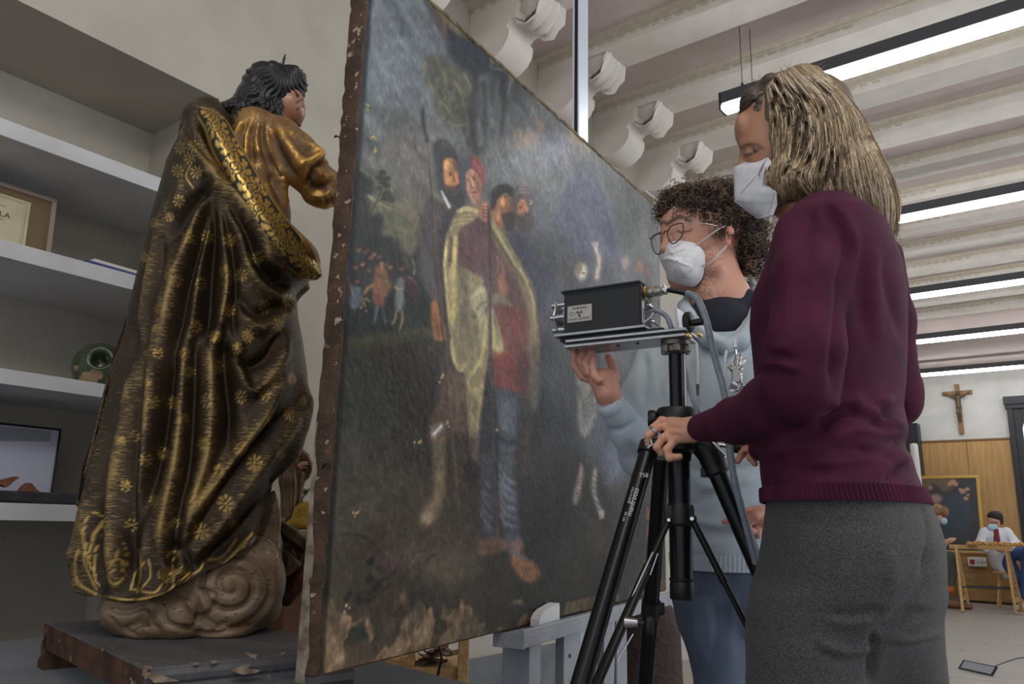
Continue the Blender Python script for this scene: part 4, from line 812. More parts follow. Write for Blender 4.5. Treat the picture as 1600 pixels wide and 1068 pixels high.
for _ in range(14):
    p = surf(th, hz); qq = proj(p); ty = np.interp(qq[:, 0], *zip(*HEM)); vis = np.sin(th) > -.05
    hz = np.where(vis, np.clip(hz+(qq[:, 1]-ty)*qq[:, 2]/F*.8, .72, 1.35), hz)
iv = np.flatnonzero(np.sin(th) > -.05); hz_back = np.interp(th[th > pi], [pi, 2*pi], [hz[iv[-1]], hz[iv[0]]]); hz[th > pi] = np.where(np.sin(th[th > pi]) > -.05, hz[th > pi], hz_back)
ztop = zT[-1]
tv = np.linspace(0, 1, NZ)[:, None]**1.0
Zg = hz[None]*(1-tv)+ztop*tv
SV = surf(np.broadcast_to(th, Zg.shape).ravel(), Zg.ravel())
i = np.arange(NZ-1)[:, None]*NT; k = np.arange(NT)[None]; k2 = (k+1) % NT
SQ = np.stack([i+k, i+k2, i+NT+k2, i+NT+k], -1).reshape(-1, 4)
J1 = lambda *p: tuple((100+.4492*x, 60+.4494*y) for x, y in p)
J2 = lambda *p: tuple((40+.5133*x, 520+.5131*y) for x, y in p)
folds = [  # amplitude mm, width px, line
    (14, 12, *J1((470, 250), (450, 300), (470, 380), (520, 470), (600, 560), (680, 650), (760, 760), (820, 820))),
    (10, 9, *J1((415, 310), (430, 370), (480, 440), (520, 500), (545, 560))), (-8, 6, *J1((440, 270), (440, 330), (480, 400), (520, 470))),
    (-16, 9, *J1((510, 510), (450, 570), (400, 640), (370, 700))), (9, 12, *J1((420, 470), (400, 560), (350, 620), (345, 700))),
    (15, 10, *J1((505, 540), (450, 680), (400, 800), (370, 920), (350, 1060))), (-16, 8, *J1((512, 550), (478, 700), (430, 850), (400, 1000), (390, 1068))),
    (14, 8, *J1((515, 560), (495, 700), (470, 850), (450, 1000), (440, 1068))), (-20, 10, *J1((522, 560), (520, 700), (512, 850), (505, 960), (490, 1068))),
    (13, 8, *J1((535, 570), (555, 720), (565, 860), (545, 980), (540, 1068))), (-9, 6, *J1((545, 570), (580, 720), (600, 860), (590, 960), (600, 1068))),
    (12, 9, *J1((555, 570), (610, 680), (640, 800), (700, 880), (760, 900), (800, 860))), (-14, 9, *J1((570, 570), (640, 680), (680, 780), (740, 850), (790, 840))),
    (9, 9, *J1((600, 580), (680, 700), (720, 780), (790, 810))), (-10, 9, *J1((600, 880), (660, 950), (730, 940), (800, 880))), (10, 10, *J1((610, 960), (680, 1010), (760, 960), (810, 900))),
    (-8, 7, *J1((330, 560), (300, 700), (260, 860), (240, 1000), (235, 1068))), (8, 8, *J1((330, 640), (300, 800), (280, 940), (270, 1060))), (-9, 6, *J1((345, 700), (320, 860), (300, 1000), (290, 1068))),
    (7, 9, *J1((380, 760), (340, 900), (320, 1068))),
    (16, 16, *J2((270, 0), (235, 200), (200, 420), (175, 600), (165, 760))), (-22, 10, *J2((330, 0), (285, 200), (245, 400), (235, 500), (225, 640), (228, 800))), (10, 8, *J2((250, 460), (215, 520), (200, 640))),
    (16, 13, *J2((345, 60), (310, 260), (280, 440), (270, 600), (265, 780))), (-8, 7, *J2((370, 100), (340, 300), (330, 500), (310, 640), (300, 800))),
    (15, 12, *J2((400, 0), (385, 180), (370, 380), (350, 560), (340, 740))), (-22, 11, *J2((455, 0), (430, 180), (405, 360), (350, 560), (325, 700), (325, 810))),
    (15, 12, *J2((490, 0), (480, 200), (455, 400), (420, 560), (400, 700))), (-14, 8, *J2((515, 0), (510, 200), (500, 400), (470, 560), (445, 700), (425, 820))),
    (16, 13, *J2((560, 0), (565, 200), (550, 380), (500, 520), (460, 640))), (-18, 10, *J2((600, 0), (610, 140), (625, 260), (615, 340))), (12, 10, *J2((640, 0), (650, 120), (690, 180), (760, 100), (800, 0))),
    (-12, 9, *J2((620, 60), (680, 100), (740, 70), (780, 0))), (16, 13, *J2((800, 80), (730, 240), (640, 380), (560, 500), (480, 640))), (-13, 9, *J2((780, 250), (700, 340), (620, 440), (540, 560), (500, 640))),
    (13, 12, *J2((850, 200), (780, 320), (690, 440), (610, 560), (520, 680))), (-14, 12, *J2((800, 400), (740, 500), (660, 600), (560, 680), (520, 720))), (12, 9, *J2((850, 130), (845, 260), (800, 400), (720, 560))),
    (9, 9, *J2((740, 480), (690, 600), (600, 700), (520, 760))), (-9, 6, *J2((440, 640), (480, 660), (500, 720), (460, 760))), (9, 6, *J2((420, 700), (450, 760), (420, 800))),
    (7, 7, *J2((165, 650), (170, 740), (200, 790))), (6, 5, *J2((160, 750), (200, 795), (225, 795))), (6, 5, *J2((235, 800), (320, 812), (420, 800), (520, 770), (600, 710), (700, 600))),
]
SQ = orient(SV, SQ); flat0 = SV.copy(); SV = press(SV, SQ, folds, 1.6)
# softer deep pleats round the side that the photograph does not show
tb = np.broadcast_to(th, Zg.shape).ravel(); back = np.clip(-np.sin(tb)*4, 0, 1)*np.clip((ztop-SV[:, 2])*3, 0, 1)
rad = SV-np.stack([np.full(len(SV), C0[0]), np.full(len(SV), C0[1]), SV[:, 2]], 1); rad /= np.linalg.norm(rad, axis=1, keepdims=True)+1e-9
SV = SV+rad*(back*.018*np.sin(tb*17+2*np.sin(SV[:, 2]*4)))[:, None]
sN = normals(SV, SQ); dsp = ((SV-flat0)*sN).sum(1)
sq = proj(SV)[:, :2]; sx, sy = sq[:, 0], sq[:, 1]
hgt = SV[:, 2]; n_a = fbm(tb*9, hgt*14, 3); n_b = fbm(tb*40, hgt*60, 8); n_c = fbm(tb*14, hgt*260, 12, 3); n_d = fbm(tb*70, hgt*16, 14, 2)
wear_shine = np.clip(.16+dsp*34, 0, .95)*np.clip(n_a*1.7-.3, 0, 1)
gold = np.zeros(len(SV))
front = np.sin(tb) > -.1
def star(x, y, r, a0=None):
    m = np.flatnonzero(front & (abs(sx-x) < r*1.2) & (abs(sy-y) < r*1.2)); 
    if not len(m): return
    dx, dy = sx[m]-x, (sy[m]-y)*.92; rr = np.hypot(dx, dy)/r; aa = np.arctan2(dy, dx)+(a0 if a0 is not None else RNG.random())
    pet = np.abs(np.cos(4*aa))**.9*1.05*(rr < 1.05)*(rr > .22); lim = np.clip((np.clip((np.abs(np.cos(4*aa))-.55)*3.2, 0, 1)*np.clip(np.minimum((rr-.22)*8, (1-rr)*6), 0, 1)), 0, 1)+(rr < .15)
    gold[m] = np.maximum(gold[m], np.clip(lim, 0, 1)*1.0)
for (x, y) in ((450, 375), (395, 460), (460, 465), (400, 565), (368, 620), (432, 690), (498, 690), (392, 842), (560, 810), (477, 852), (575, 700), (618, 820), (673, 762), (575, 945), (697, 932), (460, 1000), (525, 1035), (640, 1030), (745, 995), (780, 910), (312, 640), (280, 760), (330, 940), (437, 415), (405, 380)):
    star(100+.4492*x, 60+.4494*y, 10.5 if x > 380 else 8)
for (x, y, r) in ((404, 60, 9), (483, 62, 10), (582, 103, 12), (645, 48, 10), (386, 210, 11), (452, 212, 11), (553, 205, 12), (656, 195, 11), (730, 188, 10), (676, 12, 10), (483, 262, 9), (803, 248, 10), (812, 140, 8), (333, 313, 9), (290, 328, 8), (364, 385, 11), (418, 365, 10), (464, 420, 9), (543, 338, 11), (655, 353, 11), (697, 395, 14), (588, 415, 9), (305, 465, 10), (393, 510, 10), (516, 498, 14), (608, 518, 14), (322, 585, 11), (422, 590, 10), (455, 578, 9), (535, 603, 14), (738, 265, 8), (580, 12, 9), (502, 118, 9), (373, 150, 8), (777, 368, 8), (636, 585, 8), (845, 208, 7)):
    star(40+.5133*x, 520+.5131*y, r)
def gline(pl, w, soft=1.2):
    pp = spl(pl, 5); lo = pp.min(0)-w*3; hi = pp.max(0)+w*3; m = np.flatnonzero(front & (sq > lo).all(1) & (sq < hi).all(1))
    if len(m): d, t, _ = segd(sq[m], pp); gold[m] = np.maximum(gold[m], np.clip((w-d)/soft+.5, 0, 1))
for pl, w in (((160, 660), (150, 700), (160, 760), (215, 795)), 2.2), (((225, 800), (320, 812), (420, 795), (520, 765), (600, 705), (690, 610)), 2.0):
    gline(J2(*pl), w)
for pl in (((185, 560), (175, 620), (190, 690), (215, 740)), ((240, 570), (205, 620), (190, 700)), ((240, 590), (215, 650), (210, 740), (225, 770)), ((185, 640), (180, 700), (215, 780)), ((170, 600), (180, 660), (200, 720)),
           ((245, 700), (290, 690), (300, 740), (270, 765), (250, 740), (270, 720)), ((290, 650), (270, 690), (250, 720)), ((300, 640), (310, 690), (290, 730)), ((340, 790), (350, 720), (345, 660)), ((350, 780), (380, 740), (375, 690)), ((330, 780), (390, 790), (420, 760)), ((360, 700), (335, 730), (320, 780)),
           ((540, 700), (530, 720), (500, 740), (480, 770)), ((500, 730), (450, 770), (430, 790)), ((430, 680), (445, 665), (465, 670), (450, 690)), ((560, 690), (600, 680), (640, 630))):
    gline(J2(*pl), 1.7)
for i in range(10): star(*J2((190+7*i, 560-8*i+i*i*1.2))[0], 2.6)
for x, y in ((415, 735), (440, 720), (430, 745), (460, 735), (480, 720), (455, 750)): star(*J2((x, y))[0], 8, 0)
for pl in (((440, 440), (425, 480), (450, 520)), ((430, 400), (445, 420))): gline(J1(*pl), 1.2)
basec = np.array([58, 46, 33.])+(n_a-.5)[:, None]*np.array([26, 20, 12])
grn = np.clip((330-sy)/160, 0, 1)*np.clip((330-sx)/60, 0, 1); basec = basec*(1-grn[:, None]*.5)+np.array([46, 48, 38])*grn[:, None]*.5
basec *= (1+.28*np.clip(dsp*30, -1, 1))[:, None]  # fold shading put into the colour: creases darker, ridges lighter
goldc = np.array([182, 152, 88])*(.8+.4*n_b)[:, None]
g_ = np.clip(gold, 0, 1)[:, None]; cs = basec*(1-g_)+goldc*g_; to_lin = lambda c: np.where(c/255 <= .04045, c/255/12.92, ((np.maximum(c, 0)/255+.055)/1.055)**2.4)
def gilt_mat(name, rough_hi=.42, rough_lo=.3, base_metal=.35, scr=(1, 1, 14), bump=.5, scratch=None):
    m = M(name, attr='col', rough=.4, bump=bump, bs=160, bstretch=scr, bd=.0015)
    nt = m.node_tree; N = nt.nodes; L = nt.links; b_ = N['Principled BSDF']; a = N.new('ShaderNodeAttribute'); a.attribute_name = 'gold'
    r = N.new('ShaderNodeMapRange'); L.new(a.outputs['Fac'], r.inputs[0]); r.inputs[3].default_value = base_metal; r.inputs[4].default_value = .9; L.new(r.outputs[0], b_.inputs['Metallic'])
    r = N.new('ShaderNodeMapRange'); L.new(a.outputs['Fac'], r.inputs[0]); r.inputs[3].default_value = rough_hi; r.inputs[4].default_value = rough_lo; L.new(r.outputs[0], b_.inputs['Roughness'])
    if scratch:                    # ground gold showing through fine horizontal scratches, plus ridge shine painted in as gold
        tc = [n for n in N if n.type == 'TEX_COORD'][0]; w = N.new('ShaderNodeAttribute'); w.attribute_name = 'wear_shine'
        mp = N.new('ShaderNodeMapping'); L.new(tc.outputs['Object'], mp.inputs[0]); mp.inputs['Scale'].default_value = (1, 1, 9)
        nn_ = N.new('ShaderNodeTexNoise'); L.new(mp.outputs[0], nn_.inputs['Vector']); nn_.inputs['Scale'].default_value = 55; nn_.inputs['Detail'].default_value = 5
        ad = N.new('ShaderNodeMath'); ad.operation = 'MULTIPLY_ADD'; L.new(w.outputs['Fac'], ad.inputs[0]); ad.inputs[1].default_value = .36; L.new(nn_.outputs[0], ad.inputs[2])
        rr_ = N.new('ShaderNodeMapRange'); L.new(ad.outputs[0], rr_.inputs[0]); rr_.inputs[1].default_value = .62; rr_.inputs[2].default_value = .80; rr_.inputs[4].default_value = .72
        mx = N.new('ShaderNodeMix'); mx.data_type = 'RGBA'; L.new(rr_.outputs[0], mx.inputs[0]); L.new([n for n in N if n.type == 'ATTRIBUTE' and n.attribute_name == 'col'][0].outputs['Color'], mx.inputs[6]); mx.inputs[7].default_value = (*rgb(164, 138, 86), 1)
        L.new(mx.outputs[2], b_.inputs['Base Color'])
        mm = N.new('ShaderNodeMath'); mm.operation = 'MAXIMUM'; L.new(rr_.outputs[0], mm.inputs[0]); L.new([n for n in N if n.type == 'MAP_RANGE' and n.inputs[4].default_value > .89][0].outputs[0], mm.inputs[1]); L.new(mm.outputs[0], b_.inputs['Metallic'])
    return m
m_gilt = gilt_mat('estofado_dark', .38, .3, .45, scratch=True)
mk('mantle', SV, SQ, m_gilt, statue, True, col=to_lin(cs)*1.0, attrs={'gold': np.clip(gold, 0, 1), 'wear_shine': np.clip(.15+dsp*38, 0, 1)*np.clip(n_a*1.5-.15, 0, 1)})

# --- tunic with its raised sleeve
R1 = float(mpp(C0))
def C_(pts, rs, off, k=.02): return chain([SP(x, y, o) for (x, y), o in zip(pts, off)], [r*R1 for r in rs], k)
pr = C_([(395, 205), (400, 260), (412, 330), (425, 400), (420, 470)], [40, 44, 40, 36, 40], [.03, .03, .03, .02, .0], .03)
pr += C_([(352, 215), (400, 205), (436, 215)], [22, 30, 32], [0, .03, .05], .03)
pr += C_([(438, 218), (462, 240), (478, 262)], [38, 36, 36], [.05, .08, .09], .02)
pr += C_([(474, 262), (505, 292), (548, 304)], [34, 33, 26], [.09, .05, .0], .015)
pr += C_([(490, 240), (507, 256)], [10, 8], [.07, .06], .01)
V, Q = sdf(pr, .0042); V = relax(V, Q, 2)
K = lambda *p: tuple((320+.2433*x, 80+.2434*y) for x, y in p)
tf = [(9, 5, *K((250, 440), (200, 560), (215, 620))), (-7, 4, *K((280, 450), (240, 560), (245, 640))), (9, 5, *K((300, 440), (270, 560), (265, 700))), (-8, 4, *K((330, 450), (300, 600), (310, 720))), (8, 5, *K((345, 450), (325, 560), (350, 680))), (-12, 6, *K((370, 440), (375, 560), (400, 660), (440, 760))),
      (12, 7, *K((385, 440), (400, 560), (440, 700), (520, 860), (640, 940))), (-9, 8, *K((430, 500), (470, 640), (560, 780), (620, 830))), (10, 9, *K((440, 440), (520, 560), (600, 680), (650, 790), (640, 850))), (-9, 8, *K((520, 520), (620, 620), (680, 680))),
      (12, 6, *K((600, 740), (680, 700), (770, 660), (790, 700))), (-14, 6, *K((650, 870), (700, 770), (760, 710), (800, 720))), (9, 6, *K((640, 840), (670, 900), (760, 920), (830, 870))), (-9, 5, *K((680, 850), (720, 880), (780, 870))), (8, 6, *K((720, 740), (760, 800), (800, 780))),
      (8, 6, *K((560, 900), (680, 960), (820, 1000))), (-8, 6, *K((420, 780), (450, 860), (520, 1000))), (8, 6, *K((460, 800), (500, 900), (530, 1000))), (9, 5, *K((640, 600), (700, 620), (750, 650)))]
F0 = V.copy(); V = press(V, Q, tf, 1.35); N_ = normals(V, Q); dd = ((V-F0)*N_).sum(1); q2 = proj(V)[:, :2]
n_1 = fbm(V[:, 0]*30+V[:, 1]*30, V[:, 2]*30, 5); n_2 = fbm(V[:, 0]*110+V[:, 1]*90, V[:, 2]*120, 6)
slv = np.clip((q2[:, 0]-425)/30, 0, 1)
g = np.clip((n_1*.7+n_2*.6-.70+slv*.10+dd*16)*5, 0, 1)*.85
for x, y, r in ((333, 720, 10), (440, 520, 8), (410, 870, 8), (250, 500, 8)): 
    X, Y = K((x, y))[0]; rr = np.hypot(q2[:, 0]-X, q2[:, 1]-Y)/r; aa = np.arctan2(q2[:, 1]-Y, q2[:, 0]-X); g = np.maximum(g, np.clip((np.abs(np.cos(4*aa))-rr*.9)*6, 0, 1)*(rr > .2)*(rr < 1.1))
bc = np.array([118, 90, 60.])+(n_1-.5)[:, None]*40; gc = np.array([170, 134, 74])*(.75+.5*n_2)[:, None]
cc_ = bc*(1-g[:, None])+gc*g[:, None]; cc_ *= (1+.35*np.clip(dd*60, -1, 1))[:, None]  # tunic folds shaded in the colour too, dark creases and light ridges
m_gilt2 = gilt_mat('gilded_tunic', .50, .36, .15, (1, 1, 3), .8)
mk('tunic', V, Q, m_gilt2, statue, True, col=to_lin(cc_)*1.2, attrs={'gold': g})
# --- broad gold-scrolled border of the mantle crossing the back
cl = [(322, 180, .15), (338, 200, .165), (352, 232, .18), (372, 268, .19), (392, 305, .195), (412, 338, .195), (432, 366, .19), (452, 390, .175), (474, 412, .15), (488, 424, .12)]
wd = [15, 20, 23, 25, 26, 27, 28, 28, 26, 18]
cl3 = spl([np.append(SP(x, y, o), w) for (x, y, o), w in zip(cl, wd)], 14); m_ = len(cl3); NB = 72; rings = []
for i in range(m_):
    c3 = cl3[i][:3]; w = cl3[i][3]*R1; d = unit(cl3[min(i+1, m_-1)][:3]-cl3[max(i-1, 0)][:3]); a = unit(np.cross(d, tw)); nrm = unit(np.cross(a, d)); nrm = nrm if nrm@tw > 0 else -nrm
    a = a if a@ux > 0 else -a
    rings.append([c3+a*w*cos(t)*(1.0)+nrm*(.030*sin(t) if sin(t) > 0 else .05*sin(t))+nrm*(.006*cos(3*t)*(sin(t) > 0)) for t in 2*pi*np.arange(NB)/NB])
RB = np.array(rings); V, Q = loft(RB, caps=False)
pu = np.repeat(np.arange(m_)/m_, NB); pv = np.tile(2*pi*np.arange(NB)/NB, m_); lat = np.cos(pv); L_ = pu*10
def scroll(l, v):
    k0 = np.floor(l); f = l-k0; s = np.where(k0 % 2 == 0, 1, -1); cx, cy = f-.5, v-.22*s; r = np.hypot(cx*1.1, cy*.8); a = np.arctan2(cy*s, cx)
    sp = np.abs(((r*6.0-a/(2*pi)) % 1)-.5) < .25; leaf = (np.abs(np.cos(5*a+4*r)) > .55) & (r > .38) & (r < .72)
    return ((sp & (r < .42)) | leaf).astype(float)
gb = scroll(L_*1.05, lat)*(np.abs(lat) < .80)
gb = np.maximum(gb, ((np.abs(lat) > .86) & (np.abs(lat) < .97)).astype(float)); n_e = fbm(pu*60, pv*8, 4); gb = np.clip(gb*(.7+.7*n_e), 0, 1)
cb = np.array([46, 44, 32.])*(1-gb[:, None])+np.array([186, 152, 84])*gb[:, None]
mk('mantle_border', V, Q, gilt_mat('scrolled_border', .42, .3, .35, (1, 1, 3), .3), statue, True, col=to_lin(cb)*1.2, attrs={'gold': gb})
# turned-out golden lining under the border's lower end
rings = []
P_ = [SP(430, 335, .13), SP(450, 356, .15), SP(468, 376, .16), SP(481, 392, .155), SP(487, 406, .14), SP(486, 416, .12), SP(478, 424, .10)]
pp = spl(P_, 8); 
for i, c3 in enumerate(pp):
    t = i/(len(pp)-1); w = (7+9*sin(pi*min(1, t*.85)))*R1; d = unit(pp[min(i+1, len(pp)-1)]-pp[max(i-1, 0)]); a = unit(np.cross(d, tw)); a = a if a@ux > 0 else -a
    rings.append([c3+a*w*(.9*cos(x)+.10*cos(3*x))+tw*(.02*sin(x)-.012*cos(2*x)) for x in 2*pi*np.arange(24)/24])
V, Q = loft(rings, caps=False); gg = fbm(V[:, 0]*60, V[:, 2]*60, 9); mk('turned_lining', V, Q, m_gilt2, statue, True, col=to_lin(np.array([150, 108, 52])*(.7+.6*gg)[:, None]), attrs={'gold': gg})
# --- neck, face and hands of the painted flesh (one carved body under the robes)
f_ = lambda x, y, o: SP(x, y, o)
hd = [ell(SP(448, 163, .0), np.array([31, 30, 40])*R1, (ux, tw, UP), .01), cone(SP(430, 190, .0), SP(415, 215, .0), 24*R1, 28*R1, .01),
      ell(SP(457, 176, -.005), np.array([22, 24, 22])*R1, (ux, tw, UP), .012), cone(SP(474, 168, -.01), SP(468, 191, -.012), 3.5*R1, 4.6*R1, .007), ell(SP(467, 195, -.012), np.array([5, 6, 3.6])*R1, (ux, tw, UP), .004),
      cone(SP(462, 201, -.015), SP(458, 202, .0), 3.5*R1, 3*R1, .004),
      ]
hd += chain([SP(415, 215, 0), SP(405, 300, 0), SP(410, 420, -.02)], [26*R1, 30*R1, 30*R1], .02)
hd += chain([SP(548, 304, 0), SP(575, 300, -.02), SP(592, 292, -.03)], [18*R1, 14*R1, 13*R1], .01)
for j in range(5): 
    b0 = SP(590+2*j, 284+5*j, -.03); hd += chain([b0, SP(606+2*j, 278+5.5*j, -.035), SP(618+1*j, 280+5.5*j, -.02)], [5*R1, 4.4*R1, 3.6*R1], .004)
V, Q = sdf(hd, .0028); V = relax(V, Q, 1); q2 = proj(V)[:, :2]
fc = np.tile(np.array([158, 112, 88.]), (len(V), 1)); 
def tint(fc, q2, pl, w, c, a=1.): 
    d, _, _ = segd(q2, spl(pl, 4)); k = np.exp(-(d/w)**2)[:, None]*a; return fc*(1-k)+np.array(c, float)*k
fc = tint(fc, q2, [(464, 171), (470, 167), (474, 167)], 1.2, (30, 24, 22)); fc = tint(fc, q2, [(463, 161), (470, 156), (477, 157)], 1.3, (66, 46, 36)); fc = tint(fc, q2, [(448, 188), (450, 196)], 7, (168, 104, 84), .5)
fc = tint(fc, q2, [(464, 196), (466, 196)], .8, (104, 60, 46))
mk('body', V, Q, M('painted_flesh', attr='col', rough=.35, coat=.2), statue, True, col=to_lin(fc))
# --- carved hair
hr = [ell(SP(423, 138, -.005), np.array([50, 48, 47])*R1, (ux, tw, UP), .01), ell(SP(455, 132, -.005), np.array([29, 34, 34])*R1, (ux, tw, UP), .012), ell(SP(398, 158, .0), np.array([36, 42, 40])*R1, (ux, tw, UP), .015), ell(SP(372, 178, .0), np.array([32, 38, 24])*R1, (ux, tw, UP), .012),
      ell(SP(415, 178, .02), np.array([18, 32, 24])*R1, (ux, tw, UP), .012), cone(SP(432, 160, .05), SP(436, 190, .05), 10*R1, 6*R1, .008), ell(SP(462, 153, .02), np.array([10, 14, 9])*R1, (ux, tw, UP), .008), ell(SP(466, 176, -.015), np.array([24, 26, 24])*R1, (ux, tw, UP), .008, True), ell(SP(488, 152, -.01), np.array([9, 22, 7])*R1, (ux, tw, UP), .005, True)]
V, Q = sdf(hr, .0022); V = relax(V, Q, 1); N_ = normals(V, Q); q2 = proj(V)[:, :2]
# waves run from the crown back and down
crown = np.array([450, 100]); dv = q2-crown; ang = np.arctan2(dv[:, 1], dv[:, 0]); rr = np.hypot(*dv.T); low = np.clip((q2[:, 1]-150)/30, 0, 1)
ph = ang*34+1.6*np.sin(rr*.2+ang*3); V = V+N_*(.0022*np.sin(ph)+.0035*low*np.sin(q2[:, 0]*.55+2.5*np.sin(q2[:, 1]*.22))+.0022*low*np.sin(q2[:, 1]*.8+q2[:, 0]*.3))[:, None]
m_shair = M('carved_black_hair', rgb(42, 42, 46), .38, col2=rgb(30, 29, 31), ns=30, metal=.1, bump=.3, bs=120)
hair_s = mk('hair', V, Q, m_shair, statue, True)
S_ = []
for r_ in range(34):                                  # curl ends
    cx, cy = 342+RNG.random()*70, 176+RNG.random()*20-(0 if r_ % 2 else 4); r0 = 3+RNG.random()*3; a0 = RNG.random()*6; o = .055+.02*RNG.random()-.03*(cx < 360)
    S_.append(np.array([SP(cx+r0*(1-.5*t)*cos(a0+5*t), cy+r0*(1-.5*t)*sin(a0+5*t), o+.006*t) for t in np.linspace(0, 1, 16)]))
Vh, Qh = strands(np.array(S_), .0022, 5, .3); mk('carved_locks', Vh, Qh, m_shair, hair_s, True)
MB().tube([SP(441, 106, 0), SP(444, 92, 0), SP(446, 85, 0)], [.004, .004, .0015], 8).mk('metal_pin', m_black, statue)

# --- carved cloud that carries the figure
cl = [ell(SP(300, 918, -.02), np.array([128, 140, 56])*R1, (ux, tw, UP), .03), ell(SP(358, 912, .13), np.array([80, 76, 78])*R1, (ux, tw, UP), .012), ell(SP(215, 950, .12), np.array([50, 60, 38])*R1, (ux, tw, UP), .012), ell(SP(280, 962, .17), np.array([42, 46, 36])*R1, (ux, tw, UP), .01),
      ell(SP(350, 975, .17), np.array([42, 44, 28])*R1, (ux, tw, UP), .008), ell(SP(402, 945, .08), np.array([36, 60, 36])*R1, (ux, tw, UP), .01), ell(SP(235, 975, .16), np.array([34, 40, 24])*R1, (ux, tw, UP), .008), ell(SP(192, 948, .02), np.array([30, 60, 26])*R1, (ux, tw, UP), .01)]
cl += C_([(428, 768), (415, 812), (395, 860), (370, 900)], [3.5, 22, 42, 60], [.10, .08, .07, .06], .01)+C_([(430, 775), (425, 850), (415, 920)], [3, 14, 28], [.07, .05, .04], .01)
V, Q = sdf(cl, .0048, lambda D, X, Y, Z: np.maximum(D, ZP+.001-Z)); V = relax(V, Q, 1)
sp_ = [(362+r*cos(a), 915+r*.92*sin(a)) for a, r in ((t*.62-.6, 4+t*2.75) for t in range(27))]
cf = [(-12, 4.5, *sp_), (-7, 4, *J2((520, 780), (580, 800), (560, 850), (520, 880))), (-9, 4, *J2((240, 830), (300, 850), (370, 830), (380, 870), (330, 900))), (-9, 4, *J2((420, 830), (430, 880), (500, 900), (530, 870), (520, 800))), (-8, 4, *J2((500, 900), (560, 920), (640, 900), (700, 870), (750, 800))),
      (-7, 4, *J2((560, 930), (580, 890), (620, 880), (660, 900))), (-8, 4, *J2((300, 900), (360, 880), (400, 900), (420, 930))), (-6, 3, *J2((250, 860), (290, 900), (340, 920))), (5, 5, *J2((330, 860), (370, 850), (380, 880))), (-6, 3, *J2((760, 470), (720, 600), (640, 700))), (5, 6, *J2((765, 500), (765, 640), (760, 740)))]
V = press(V, Q, cf, 1.3)
m_cloud = M('bare_carved_wood', rgb(146, 122, 96), .5, col2=rgb(108, 86, 64), ns=9, stretch=(1, 1, 3), col3=rgb(52, 38, 28), n3=60, thr3=(.64, .68), bump=.5, bs=90, bstretch=(1, 1, 6), bd=.002, coat=.15)
mk('cloud_base', V, Q, m_cloud, statue, True)
# swag of the mantle hanging at the far right
sw = C_([(438, 822), (455, 838), (476, 852), (488, 860)], [10, 14, 16, 12], [-.02, -.03, -.05, -.06], .01)+C_([(440, 860), (450, 882), (442, 905)], [14, 16, 8], [-.02, -.02, -.01], .01)+C_([(480, 865), (468, 900), (448, 935)], [16, 20, 12], [-.05, -.04, -.03], .012)+C_([(440, 822), (436, 860), (438, 900)], [8, 10, 12], [-.03, -.03, -.03], .01)
V, Q = sdf(sw, .0036); V = relax(V, Q, 1)
V = press(V, Q, [(6, 3, (436, 826), (455, 842), (480, 862)), (-7, 3, (438, 840), (452, 856), (472, 868)), (7, 3, (478, 864), (462, 888), (440, 904)), (-6, 3, (478, 876), (462, 900), (444, 925)), (6, 3, (484, 880), (472, 905), (452, 932)), (-6, 3, (440, 850), (446, 870), (440, 890))])
gq = fbm(V[:, 0]*50, V[:, 2]*50, 19); q2 = proj(V)[:, :2]; red = np.clip((q2[:, 1]-880)/20, 0, 1)[:, None]*np.clip((q2[:, 0]-450)/10, 0, 1)[:, None]
mk('mantle_end', V, Q, m_gilt, statue, True, col=to_lin((np.array([72, 56, 34])*(1-red)+np.array([84, 42, 34])*red)*(.7+.6*gq)[:, None]), attrs={'gold': np.clip(gq-.3, 0, 1)})
# ================================================================== TRIPOD, X-RAY HEAD
def text_mesh(s, org, xd, yd, h, mat, parent, name='lettering', ext=.0004, align='LEFT'):
    cu = bpy.data.curves.new('t', 'FONT'); cu.body = s; cu.size = 1; cu.extrude = 0; cu.align_x = align; cu.resolution_u = 3
    o = bpy.data.objects.new('t', cu); COL.objects.link(o); bpy.context.view_layer.update()
    me = bpy.data.meshes.new_from_object(o.evaluated_get(bpy.context.evaluated_depsgraph_get())); bpy.data.objects.remove(o)
    n = unit(np.cross(xd, yd)); V = np.array([v.co[:] for v in me.vertices]).reshape(-1, 3); Fc = [tuple(p.vertices) for p in me.polygons]; bpy.data.meshes.remove(me)
    W = np.array(org)+V[:, :1]*h*unit(xd)+V[:, 1:2]*h*unit(yd)+n*ext
    return mk(name, W, Fc, mat, parent, False)
m_blk = M('black_anodised', rgb(20, 20, 22), .32, metal=.3, bump=.05, bs=300)
m_blkp = M('black_plastic', rgb(18, 18, 19), .45)
m_sil = M('satin_aluminium', rgb(176, 176, 178), .33, metal=.75, col2=rgb(160, 160, 163), ns=30)
m_steel = M('bright_steel', rgb(200, 200, 205), .22, metal=.95)
m_whitep = M('white_print', rgb(200, 200, 200), .6)
m_case = M('black_powder_coat', rgb(24, 24, 26), .5, bump=.25, bs=900, bd=.0005)
DT = 1.38
tc_ = atd(1060, 700, DT); TX, TY = tc_[0], tc_[1]
def TZ(y): return float(onp(1060, y, [TX, TY, 0], unit([-TX, -TY, 0]))[2])
def TP(y): return np.array([TX, TY, TZ(y)])
r1 = float(mpp(TP(700)))
tvn = unit([TX, TY, 0]); trx = unit([-tvn[1], tvn[0], 0]); trx = trx if trx@CR > 0 else -trx
def TQ(x, y, off=0.): return onp(x, y, [TX-tvn[0]*off, TY-tvn[1]*off, 0], tvn)   # off > 0: nearer the camera
tri = thing('tripod', 'black heavy-duty tripod between the woman and the painting, holding the x-ray unit', 'tripod', [TX, TY, 0])
b = MB(); b.cyl(TP(640), TP(552), 11.8*r1, n=32); b.mk('centre_column', m_blk, tri)
